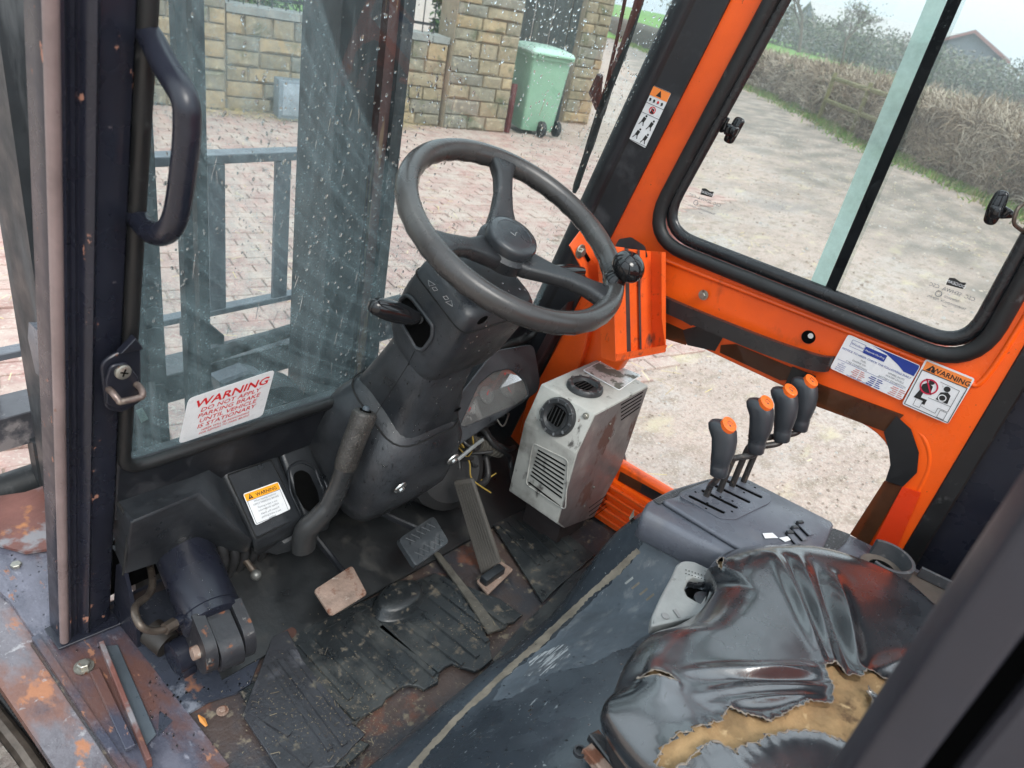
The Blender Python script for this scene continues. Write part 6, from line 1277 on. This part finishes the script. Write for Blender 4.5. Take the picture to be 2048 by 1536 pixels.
for poly in TR_:
    pts = [V(p_.x, p_.y, sz(p_)+.0046) for p_ in poly]; g = G(); rn_ = random.Random(8); g.sweep(pts, [.0004+rn_.random()**2*.0013 for _ in pts], 5, close=True, up=(0, 0, 1)); g.obj('frayed_edge', foamedge, so2, 0)
g = G(); lo = [V(p_.x, p_.y, .925) for p_ in so_[::4]]
Ld('seat_pan', [[CS.lerp(V(p_.x, p_.y, 0), .94)+V(0, 0, .95) for p_ in so_[::4]], [CS.lerp(V(p_.x, p_.y, 0), .97)+V(0, 0, .93) for p_ in so_[::4]], [CS.lerp(V(p_.x, p_.y, 0), .93)+V(0, 0, .87) for p_ in so_[::4]]], plastic, so2, sm=50)
Ld('backrest', [rpoly([V(.84+a*w_, y_+b*.05, z_) for a, b in ((-1, -1), (1, -1), (1, 1), (-1, 1))], .04, 5) for w_, y_, z_ in ((.20, -.42, 1.0), (.24, -.45, 1.1), (.235, -.50, 1.4), (.18, -.52, 1.52))], vinyl, so2, sm=60)
sg = [PZ(a, b, .955) for a, b in ((1350, 1136), (1364, 1128), (1385, 1130), (1420, 1147), (1428, 1175), (1404, 1238), (1298, 1262), (1300, 1240), (1318, 1200), (1340, 1160))]
shl = [PZ(a, b, .955) for a, b in ((1374, 1168), (1384, 1161), (1412, 1170), (1418, 1185), (1398, 1215), (1372, 1200), (1366, 1186))]
sgp = plate('seat_suspension_casting', rpoly(sg, .006, 4), [rpoly(shl, .003, 3)], .018, silver, F, .004, 2)
G().slab([p_+V(0, 0, -.012) for p_ in shl], V(0, 0, -.001)).obj('casting_recess', dark, sgp)
ac = PZ(1408, 1205, .952); Ld('adjuster_wheel', [circ(ac+V(0, 0, -.006), .017, (0, 0, 1), 24), circ(ac+V(0, 0, .006), .017, (0, 0, 1), 24), circ(ac+V(0, 0, .009), .012, (0, 0, 1), 24)], plastic, sgp)
for k in range(5): p_ = PZ(1376+k*9, 1172-2*abs(2-k), .956); G().box(p_, (.003, .012, .008), Matrix.Rotation(.8, 3, 'Z')).obj('casting_web', plastic, sgp)
p_ = PZ(1331, 1232, .965); G().loft([circ(p_, .006, (0, 0, 1), 20), circ(p_+V(0, 0, .001), .0055, (0, 0, 1), 20)]).obj('casting_rivet', M('casting_mark_grey', (.2, .2, .2), .5), sgp)  # plain mid grey for the rivet and slot marks
G().slab([PZ(a, b, .9655) for a, b in ((1346, 1220), (1352, 1218), (1362, 1234), (1357, 1236))], V(0, 0, .0006)).obj('casting_slot', MATS['casting_mark_grey'], sgp)
for k in range(16): p_ = PZ(1372+(k % 8)*6.2, 1140+(k//8)*7+(k % 8)*2.0, .9652); G().loft([circ(p_, .0011, (0, 0, 1), 6), circ(p_+V(0, 0, .0003), .0011, (0, 0, 1), 6)]).obj('casting_dimple', dark, sgp, 0)
patchm = M('blackened_slide_rail', (.03, .03, .032), .4, chips=[(RUST, 30, .55, .62, .8, None)])
for (a_, b_, m_) in (((1188, 1462), (1262, 1560), patchm), ((1175, 1490), (1235, 1560), rusty)):
    p_, q_ = PZ(*a_, .905), PZ(*b_, .905); d_ = (q_-p_).normalized(); s_ = V(-d_.y, d_.x, 0)*.008; G().slab([p_-s_, p_+s_, q_+s_, q_-s_], V(0, 0, -.015), .002).obj('seat_slide_rail', m_, F)
p_ = PZ(1158, 1506, .892); G().loft([circ(p_, .008, (0, 0, 1), 20), circ(p_+V(0, 0, .006), .008, (0, 0, 1), 20), circ(p_+V(0, 0, .006), .0055, (0, 0, 1), 20), circ(p_+V(0, 0, .001), .0055, (0, 0, 1), 20)]).obj('hood_grommet', plastic, F)

# ---- near rear pillar of the doorway, unseen roof guard thinned to let light in
g = G(); g.loft([rpoly([V(.300, -.030, z), V(.33, -.024, z), V(.36, -.03, z), V(.36, -.05, z), V(.300, -.052, z)], .004, 3) for z in (.62, 1.3, 2.2)]); g.obj('rear_door_pillar', M('rear_pillar_paint', (.022, .022, .030), .45, var=.15, bump=.03), F, 50)
G().slab([V(.315, -.052, .62), V(.315, -.066, .62), V(.315, -.066, 2.2), V(.315, -.052, 2.2)], (.02, 0, 0)).obj('door_seal_recess', dark, F)
G().slab([V(.300, -.062, .62), V(.300, -.17, .62), V(.300, -.17, 2.2), V(.300, -.062, 2.2)], (.02, 0, 0), .003).obj('rear_left_panel', MATS['rear_pillar_paint'], F)
for k in range(3): G().box((.8, .52-k*.5, 2.22), (1.06, .028, .045), bev=.005).obj('unseen_roof_bar', navy, F)
for x in (.29, 1.33): G().box((x, .05, 2.22), (.05, 1.25, .06), bev=.01).obj('roof_side_rail', navy, F)

# ---- mast and carriage beyond the windscreen
def px_x(px, py, y): return PY(px, py, y).x
def vbar(name, x0, x1, y, d, mat, z0=.35, z1=2.4, par=F, bev=.003): return G().slab([V(x0, y, z0), V(x1, y, z0), V(x1, y+d, z0), V(x0, y+d, z0)], (0, 0, z1-z0), bev).obj(name, mat, par)
mxl = px_x(62, 512, 1.22); 
ml = vbar('outer_mast_channel', mxl, mxl+.055, 1.22, .12, mastm); vbar('channel_flange', mxl+.055, mxl+.075, 1.28, .06, navyclean, par=ml)
ml2 = vbar('inner_mast_channel', .505, .60, 1.24, .09, mastm)
for k in range(46):
    z = .45+k*.042; G().slab([V(.580+a_*.016, 1.232, z+b_*.0205) for a_, b_ in ((-1, -.8), (-.2, -1), (.7, -.75), (1, 0), (.7, .75), (-.2, 1), (-1, .8))], (0, .008, 0), .001).obj('chain_link', mastm, F)
for x, r_ in ((.640, .0085), (.668, .0095)): vbar('lift_hose_guide', x, x+r_*2.2, 1.23, .02, mastm)
mx0 = px_x(594, 300, 1.33); mr_ = vbar('right_mast_channel', mx0, mx0+.095, 1.21, .12, mastm)
x2 = mx0+.097; vbar('mast_web', x2, x2+.032, 1.25, .10, mastred); vbar('mast_rail', x2+.034, x2+.062, 1.23, .10, mastred); vbar('mast_rear_flange', x2+.064, x2+.095, 1.22, .13, mastm)
for x in (.03, .062, .088): vbar('channel_groove', mx0+x, mx0+x+.006, 1.214, .006, navyclean, par=mr_)
xr = x2+.099; vbar('lift_cylinder_rod', xr, xr+.012, 1.24, .03, M('wet_chrome_rod', (.35, .37, .38), .2, metal=.6))
def hbar(name, x0, x1, y, z, h_, d, mat): return G().slab([V(x0, y, z-h_/2), V(x1, y, z-h_/2), V(x1, y, z+h_/2), V(x0, y, z+h_/2)], (0, d, 0), .002).obj(name, mat, F)
hbar('backrest_top_bar', .36, 1.25, 1.60, 1.213, .022, .05, galv); hbar('backrest_lower_bar', .36, 1.25, 1.60, .815, .016, .035, galv)
for px in (413+22, 545+22):
    x = px_x(px, 400, 1.60); G().slab([V(x-.022, 1.602, .82), V(x+.022, 1.602, .82), V(x+.022, 1.602, 1.20), V(x-.022, 1.602, 1.20)], (0, .012, 0), .001).obj('backrest_upright', galv, F)
for x in (.385, 1.225): G().slab([V(x-.022, 1.602, .82), V(x+.022, 1.602, .82), V(x+.022, 1.602, 1.20), V(x-.022, 1.602, 1.20)], (0, .012, 0), .001).obj('backrest_upright', galv, F)
hbar('fork_carriage_bar', .15, 1.5, 1.42, .745, .075, .09, M('wet_grey_carriage', (.06, .06, .068), .22, var=.4, vs=8, chips=[((.22, .20, .2), 12, .56, .66, .3, None)]))
G().sweep([V(.1, 1.45, .585), V(.58, 1.45, .60)], .034, 20).obj('fender_tube', mastm, F, 60)
G().slab([V(.40, 1.40, .50), V(.52, 1.40, .50), V(.52, 1.40, .72), V(.40, 1.40, .72)], (0, .04, 0), .004).obj('carriage_side_plate', mastm, F)
G().slab([PY(82, 668, 1.15), PY(102, 668, 1.15), PY(108, 780, 1.15), PY(95, 770, 1.15), PY(80, 700, 1.15)], (0, .05, 0), .003).obj('mast_side_bracket', galv, F)
G().sweep([PY(388, 722, 1.42), PY(600, 655, 1.42), PY(800, 600, 1.42)], .017, 16).obj('cross_tube', mastm, F, 60)
G().slab([PY(385, 655, 1.40), PY(415, 642, 1.40), PY(450, 672, 1.40), PY(450, 690, 1.40), PY(385, 690, 1.40)], (0, .06, 0), .003).obj('carriage_block', mastm, F)
Ld('mast_pivot_drum', [circ(V(.86, 1.30, .72), .085, (.3, 1, 0), 30), circ(V(.85, 1.22, .72), .085, (.3, 1, 0), 30), circ(V(.85, 1.21, .72), .06, (.3, 1, 0), 30)], hose, F)
G().slab([V(.36, 1.05, .64), V(1.3, 1.05, .64), V(1.3, 1.16, .60), V(.36, 1.16, .60)], (0, 0, .04), .005).obj('front_cross_member', mastm, F)
G().slab([PY(440, 765, 1.25), PY(500, 742, 1.25), PY(530, 750, 1.25), PY(545, 775, 1.25), PY(450, 800, 1.25)], (0, .05, 0), .006).obj('front_light_bracket', galv, F)
for k in range(4): G().sweep(spline([V(.44+k*.03, 1.1, .62), V(.43+k*.03, 1.12, .80), V(.46+k*.03, 1.2, .92)], 4), .008, 8).obj('mast_hose', hose, F, 60)
G().slab([V(.45, 1.14, .60), V(.84, 1.14, .60), V(.84, 1.14, .80), V(.45, 1.14, .74)], (0, .02, 0), .005).obj('axle_guard', mastm, F)

# ================================================================== stickers (flat print)
def sticker(name, tl, tr, br, bl, mat=white, par=F, r=.06, label=None, thick=.0004, lift=.0008):
    pts = [Vector(p) for p in (tl, tr, br, bl)]; w_ = (pts[1]-pts[0]).length
    n = (pts[1]-pts[0]).cross(pts[2]-pts[0]).normalized(); n = n if n.dot(O-pts[0]) > 0 else -n
    o = G().slab(rpoly([p_+n*lift for p_ in pts], r*w_, 3), n*thick).obj(name, mat, par, 30)
    if label: o['label'] = label
    return o, frame(pts[0]+n*(lift+thick), pts[1]+n*(lift+thick), pts[3]+n*(lift+thick))
def fp(fr, pts, mat, par, lift=.0004, nm='print'):     # polygon in units of |v|
    o, u, v = fr; U = u.normalized(); V_ = v.normalized(); n = U.cross(V_).normalized(); n = n if n.dot(O-o) > 0 else -n; s = v.length
    return mk(nm, [o+U*(x*s)+V_*(y*s)+n*lift for x, y in pts], [list(range(len(pts)))], mat, par, 0)
def cpts(x, y, r, n=16, ry=None): return [(x+r*math.cos(2*math.pi*k/n), y+(ry or r)*math.sin(2*math.pi*k/n)) for k in range(n)]
def ringp(fr, x, y, r, w_, mat, par, n=28, lift=.0005, nm='print_ring'):
    o, u, v = fr; U = u.normalized(); V_ = v.normalized(); nn = U.cross(V_).normalized(); nn = nn if nn.dot(O-o) > 0 else -nn; s = v.length
    a = cpts(x, y, r, n); b = cpts(x, y, r-w_, n); vs = [o+U*(p_[0]*s)+V_*(p_[1]*s)+nn*lift for p_ in a+b]
    return mk(nm, vs, [[k, (k+1) % n, n+(k+1) % n, n+k] for k in range(n)], mat, par, 0)
def lin(fr, x0, y0_, x1, y1, w_, mat, par, lift=.0005):
    d = Vector((x1-x0, y1-y0_)); q = Vector((-d.y, d.x)).normalized()*w_/2; return fp(fr, [(x0-q.x, y0_-q.y), (x1-q.x, y1-q.y), (x1+q.x, y1+q.y), (x0+q.x, y0_+q.y)], mat, par, lift, 'print_line')
# parking brake warning on the windscreen
s1, fr = sticker('parking_brake_sticker', PW(376, 796, -.002), PW(549, 738, -.002), PW(524, 831, -.002), PW(356, 887, -.002), label='white sticker with slanted red parking brake warning', lift=.001)
A1 = fr[1].length/fr[2].length
TX = [('WARNING', .73, .225, .020, 1.2), ('DO NOT APPLY', .595, .125, .008, 1.2), ('PARKING BRAKE', .47, .125, .008, 1.2), ('UNTIL VEHICLE', .345, .125, .008, 1.2), ('IS STATIONARY', .22, .125, .008, 1.2), ('HIRER WILL BE RESPONSIBLE', .13, .062, .003, 1.1), ('FOR REPAIRS TO PARK BRAKE.', .055, .062, .003, 1.1)]
for s_, y_, sz_, b_, wd__ in TX: text(s_, *fr, sz_, redp, s1, x=A1*.52, y=y_, bold=b_, wide=wd__, shear=.12)
# yellow headed warning on the hatch
n_h = HN
s2, fr = sticker('hatch_warning_sticker', HP(485, 988, .0048), HP(555, 963, .0048), HP(581, 1018, .0048), HP(511, 1051, .0048), label='small white sticker with an amber WARNING header on the hatch')
A1 = fr[1].length/fr[2].length
fp(fr, [(.02, .76), (A1-.02, .76), (A1-.02, .97), (.02, .97)], yelp, s2); fp(fr, [(.10, .79), (.26, .79), (.18, .94)], blackp, s2, .0006); text('!', *fr, .13, yelp, s2, x=.18, y=.80, bold=.02, lift=.0009)
text('WARNING', *fr, .145, blackp, s2, x=A1*.60, y=.80, bold=.012, lift=.0008)
for k, s_ in enumerate(('When leaving machine', 'APPLY PARKING BRAKE', 'Parking brake is not', 'automatically applied.', 'Alarm will sound if', 'parking brake is not', 'applied.')): text(s_, *fr, .082, greyp, s2, x=A1/2, y=.655-k*.095-(.02 if k > 1 else 0)-(.02 if k > 3 else 0))
for a_, b_ in (((.04, .04), (A1-.04, .04)), ((.04, .04), (.04, .75)), ((A1-.04, .04), (A1-.04, .75)), ((.04, .75), (A1-.04, .75))): lin(fr, *a_, *b_, .012, blackp, s2)
# padlock / P label by the lever slot
s3, fr = sticker('brake_symbol_label', QP(640, 937, .001), QP(657, 931, .001), QP(670, 966, .001), QP(654, 980, .001), M('pale_grey_label', (.42, .43, .45), .4), label='small grey label with a padlock and P symbol')
A1 = fr[1].length/fr[2].length
fp(fr, [(A1*.28, .60), (A1*.72, .60), (A1*.72, .76), (A1*.28, .76)], blackp, s3); ringp(fr, A1*.44, .80, .09, .03, blackp, s3); ringp(fr, A1*.5, .30, .15, .025, blackp, s3); text('P', *fr, .2, blackp, s3, x=A1*.5, y=.235, lift=.0009)
# pictogram strip on the right front pillar
def bvh(o): c_ = WLOC[o.name]; return BVHTree.FromPolygons([v_.co+c_ for v_ in o.data.vertices], [list(p_.vertices) for p_ in o.data.polygons])
rpb = bvh(bpy.data.objects['right_front_pillar'])
_q = [rpb.ray_cast(O, ray(*a_).normalized())[0] for a_ in ((1322, 195), (1278, 275), (1300, 235))]
_h = rpb.ray_cast(O, ray(1300, 235).normalized()); PN = _h[1] if _h[1].dot(O-_h[0]) > 0 else -_h[1]
def PP(px, py): return hit(px, py, PN, _h[0]+PN*.001)
s4, fr = sticker('pictogram_sticker', PP(1306, 170), PP(1343, 186), PP(1291, 296), PP(1259, 278), label='narrow safety pictogram sticker with an orange top on the dark pillar')
A1 = fr[1].length/fr[2].length
fp(fr, [(.005, .835), (A1-.005, .835), (A1-.005, .995), (.005, .995)], orp, s4); fp(fr, [(A1*.36, .86), (A1*.64, .86), (A1*.5, .97)], blackp, s4, .0006)
for y_ in (.70, .52, .005, .995): lin(fr, .0, y_, A1, y_, .008, blackp, s4)
for k in range(4): fp(fr, cpts(A1*(.18+k*.21), .775, .022), blackp if k != 2 else redp, s4, .0006); lin(fr, A1*(.14+k*.21), .74, A1*(.24+k*.21), .76, .014, blackp, s4)
ringp(fr, A1*.5, .615, .065, .016, redp, s4); lin(fr, A1*.35, .65, A1*.65, .58, .012, redp, s4, .0008); fp(fr, [(A1*.42, .56), (A1*.62, .56), (A1*.58, .64), (A1*.46, .65)], blackp, s4, .0006)
for cx_, cy_ in ((.27, .40), (.72, .37), (.25, .15), (.72, .12)):
    fp(fr, cpts(A1*cx_+.03, cy_+.085, .02), blackp, s4); fp(fr, [(A1*cx_-.03, cy_-.03), (A1*cx_+.03, cy_-.035), (A1*cx_+.05, cy_+.05), (A1*cx_-.01, cy_+.065)], blackp, s4, .0006); lin(fr, A1*cx_-.02, cy_-.03, A1*cx_-.05, cy_-.09, .016, blackp, s4); lin(fr, A1*cx_+.02, cy_-.03, A1*cx_+.04, cy_-.09, .016, blackp, s4)
# hire company notice
def DX(px, py, o=0): return PX(px, py, 1.311-o)
s5, fr = sticker('hire_notice_sticker', DX(1697, 668), DX(1842, 731), DX(1803, 801), DX(1660, 736), r=.04, label='white and blue hire company notice on the orange panel')
A1 = fr[1].length/fr[2].length
fp(fr, [(.60, .985), (A1-.03, .985), (A1-.01, .93), (A1-.01, .70), (1.50, .70), (1.32, .80), (.98, .93)], bluep, s5)
fp(fr, [(.50, .72), (1.02, .72), (1.02, .90), (.50, .90)], bluep, s5, .0006); text('Materials Handling', *fr, .062, white, s5, x=.76, y=.79, lift=.001)
for a_ in ((.16, .74, .49, .74), (.16, .92, .49, .92), (.16, .74, .16, .92), (.49, .74, .49, .92)): lin(fr, *a_, .008, bluep, s5)
text('Windsor', *fr, .085, bluep, s5, x=.325, y=.80)
text('NOTICE TO HIRER: CHECK THE FOLLOWING DAILY', *fr, .072, bluep, s5, x=A1*.5, y=.60, bold=.006)
for s_, x_, y_ in (('FUEL', .62, .50), ('WHEEL NUTS', 1.42, .50), ('ENGINE OIL', .55, .42), ('WATER LEVELS', 1.42, .42), ('TYRE CONDITION', .52, .335), ('BATTERY CONDITION', 1.40, .335)): text(s_, *fr, .064, greyp, s5, x=x_, y=y_)
lin(fr, .06, .315, A1-.06, .315, .008, bluep, s5)
for k, s_ in enumerate(('Hull', 'Scunthorpe', 'Wakefield', 'Nottingham', 'Birmingham')): text(s_, *fr, .046, bluep, s5, x=.22, y=.245-k*.05, align='CENTER')
for c_, m_ in ((.66, pinkp), (1.08, bluep), (1.62, pinkp)):
    for k in range(5):
        hw_ = .12+.03*((k*7+int(c_*10)) % 3); lin(fr, c_-hw_, .258-k*.05, c_-.01, .258-k*.05, .022, m_, s5); lin(fr, c_+.02, .258-k*.05, c_+hw_*.9, .258-k*.05, .022, m_, s5)
text('www.windsor-mh.co.uk', *fr, .07, bluep, s5, x=A1*.5, y=.0)if False else text('www.windsor-mh.co.uk', *fr, .065, bluep, s5, x=A1*.42, y=.015)
# passenger warning pictogram
s6, fr = sticker('passenger_warning_sticker', DX(1852, 717), DX(1951, 757), DX(1896, 848), DX(1804, 808), label='square warning pictogram sticker with an orange header, rightmost on the orange panel')
A1 = fr[1].length/fr[2].length
fp(fr, [(.035, .78), (A1-.035, .78), (A1-.035, .965), (.035, .965)], orp, s6); text('WARNING', *fr, .135, blackp, s6, x=A1*.60, y=.82, bold=.014, lift=.0009); fp(fr, [(.08, .80), (.25, .80), (.165, .94)], blackp, s6, .0006); text('!', *fr, .11, orp, s6, x=.165, y=.81, bold=.02, lift=.0009)
for a_ in ((.035, .035, A1-.035, .035), (.035, .035, .035, .78), (A1-.035, .035, A1-.035, .78), (.035, .78, A1-.035, .78)): lin(fr, *a_, .014, blackp, s6)
fp(fr, cpts(A1*.64, .62, .055), blackp, s6, .0006); fp(fr, [(A1*.54, .36), (A1*.78, .36), (A1*.76, .53), (A1*.68, .57), (A1*.56, .52)], blackp, s6, .0006); ringp(fr, A1*.64, .43, .07, .018, white, s6, lift=.0009)
fp(fr, [(A1*.18, .40), (A1*.40, .40), (A1*.38, .56), (A1*.26, .60), (A1*.18, .53)], blackp, s6, .0006); fp(fr, cpts(A1*.32, .63, .05), blackp, s6, .0006)
fp(fr, [(A1*.18, .40), (A1*.27, .40), (A1*.27, .28), (A1*.40, .28), (A1*.40, .17), (A1*.34, .17), (A1*.34, .23), (A1*.14, .23)], blackp, s6, .0006)
ringp(fr, A1*.31, .53, .155, .028, M('crimson_print', (.6, .01, .06), .4, bump=0), s6, lift=.001); lin(fr, A1*.20, .66, A1*.42, .40, .025, MATS['crimson_print'], s6, .001)
for a_ in ((A1*.46, .70, A1*.86, .68), (A1*.86, .68, A1*.86, .34), (A1*.40, .33, A1*.86, .34), (A1*.86, .34, A1*.86, .22), (A1*.36, .12, A1*.66, .10), (A1*.66, .10, A1*.66, .22), (A1*.66, .22, A1*.86, .22), (A1*.20, .22, A1*.20, .08), (A1*.20, .08, A1*.34, .08), (A1*.34, .08, A1*.34, .20), (A1*.72, .20, A1*.72, .05), (A1*.72, .05, A1*.86, .05), (A1*.86, .05, A1*.86, .20), (A1*.72, .20, A1*.86, .20)): lin(fr, *a_, .007, blackp, s6)
# etched marks on the sliding panes (read from outside, so mirrored here)
def etched(c, ux, x):
    o = PX(*c, x); u = V(0, -.06, 0); v = V(0, 0, .05); r_ = None
    fr_ = (o, u, v)
    ro = fp(fr_, [(-.25, .62), (.25, .66), (.25, .88), (.1, .84), (-.1, .9), (-.25, .86)], blackp, F, 0, 'glass_mark')
    text('DOGEAM', *fr_, .14, white, ro, x=0, y=.70, mirror=True, lift=.0006)
    for s_, y_, z_ in (('CSC  SEHWA  CSC', .42, .17), ('TEMPERED  K1', .22, .10), ('TRANSPARENCIA  M29WN', .06, .10), ('60604', -.06, .06)): text(s_, *fr_, z_, greyp, ro, x=0, y=y_, mirror=True, lift=.0004)
    ringp(fr_, -.32, .27, .10, .02, greyp, ro)
etched((1402, 424), 0, 1.338); etched((1890, 610), 0, 1.329)
text('60', PW(330, 850), V(.05, 0, 0), ld.normalized()*.03, .25, blackp, F, x=0, y=0) if False else None
G().slab([PW(272, 822, .004), PW(285, 816, .004), PW(297, 838, .004), PW(283, 846, .004)], WN*.001, .0003).obj('inside_label', M('pale_green_tab', (.45, .6, .55), .5), F)
def beads(objs, boxes, name, label_parent):
    trees = [bvh(o) for o in objs]; g = G(); rn_ = random.Random(6)
    for (x0, y0_, x1, y1, n_) in boxes:
        for _ in range(n_):
            px, py = rn_.uniform(x0, x1), rn_.uniform(y0_, y1)
            if noise.noise(Vector((px*.02, py*.02, 3)))+rn_.gauss(0, .2) < -.05: continue
            d = ray(px, py).normalized(); hs_ = [t_.ray_cast(O, d) for t_ in trees]; hs_ = [h_ for h_ in hs_ if h_[0]]
            if not hs_: continue
            h_ = min(hs_, key=lambda q_: q_[3]); n2 = h_[1] if h_[1].dot(d) < 0 else -h_[1]
            dn = (V(0, 0, -1)-n2*-n2.z); dn = dn if dn.length > .1 else n2.orthogonal()
            drop(g, h_[0], rn_.choice((.0007, .0009, .0012, .0016)), n2, rn_.uniform(1, 2.2), dn)
    return tag(g.obj(name, dropm, label_parent, 60), kind='stuff')
ob = bpy.data.objects
beads([ob['column_shroud'], ob['column_cover'], ob['column_base_cover']], [(720, 540, 1060, 1000, 1500)], 'water_beads', F)
beads([ob['tilt_cylinder'], ob['wet_floor_panel'], ob['sill_deck'], ob['engine_hood']], [(300, 1100, 520, 1500, 500), (0, 1100, 200, 1536, 300), (900, 1150, 1300, 1536, 500)], 'water_beads', F)
ctr = [bvh(ob['column_shroud']), bvh(ob['column_cover']), bvh(ob['column_base_cover'])]
def nearest(px, py, off=.0004):
    d = ray(px, py).normalized(); hs_ = [h_ for h_ in (t_.ray_cast(O, d) for t_ in ctr) if h_[0]]
    return min(hs_, key=lambda q_: q_[3])[0]-d*off if hs_ else None
for path in (((829, 702), (815, 730), (790, 770), (760, 815), (738, 850)),):
    pts = [nearest(*p_) for p_ in spline([V(a_, b_, 0) for a_, b_ in path], 6) and [(q_.x, q_.y) for q_ in spline([V(a_, b_, 0) for a_, b_ in path], 6)]]
    pts = [p_ for p_ in pts if p_]; G().sweep(pts, .0007, 4).obj('moulding_seam', MATS['dark_panel_gap'], F, 0)
g = G(); rn_ = random.Random(12)
for _ in range(70):
    x = rn_.uniform(.40, 1.25); z = rn_.uniform(.95, 1.55); drop(g, W2(x, z, .002), rn_.uniform(.0005, .0009), WN, rn_.uniform(8, 26), rn+V(rn_.gauss(0, .12), 0, 0))
tag(g.obj('water_runs', dropm, F, 60), kind='stuff')
S.render.resolution_x = 1024; S.render.resolution_y = 768
for o in bpy.data.objects:
    for k_ in ('label', 'category', 'group', 'kind'):
        if k_ in o and o[k_] is None: del o[k_]
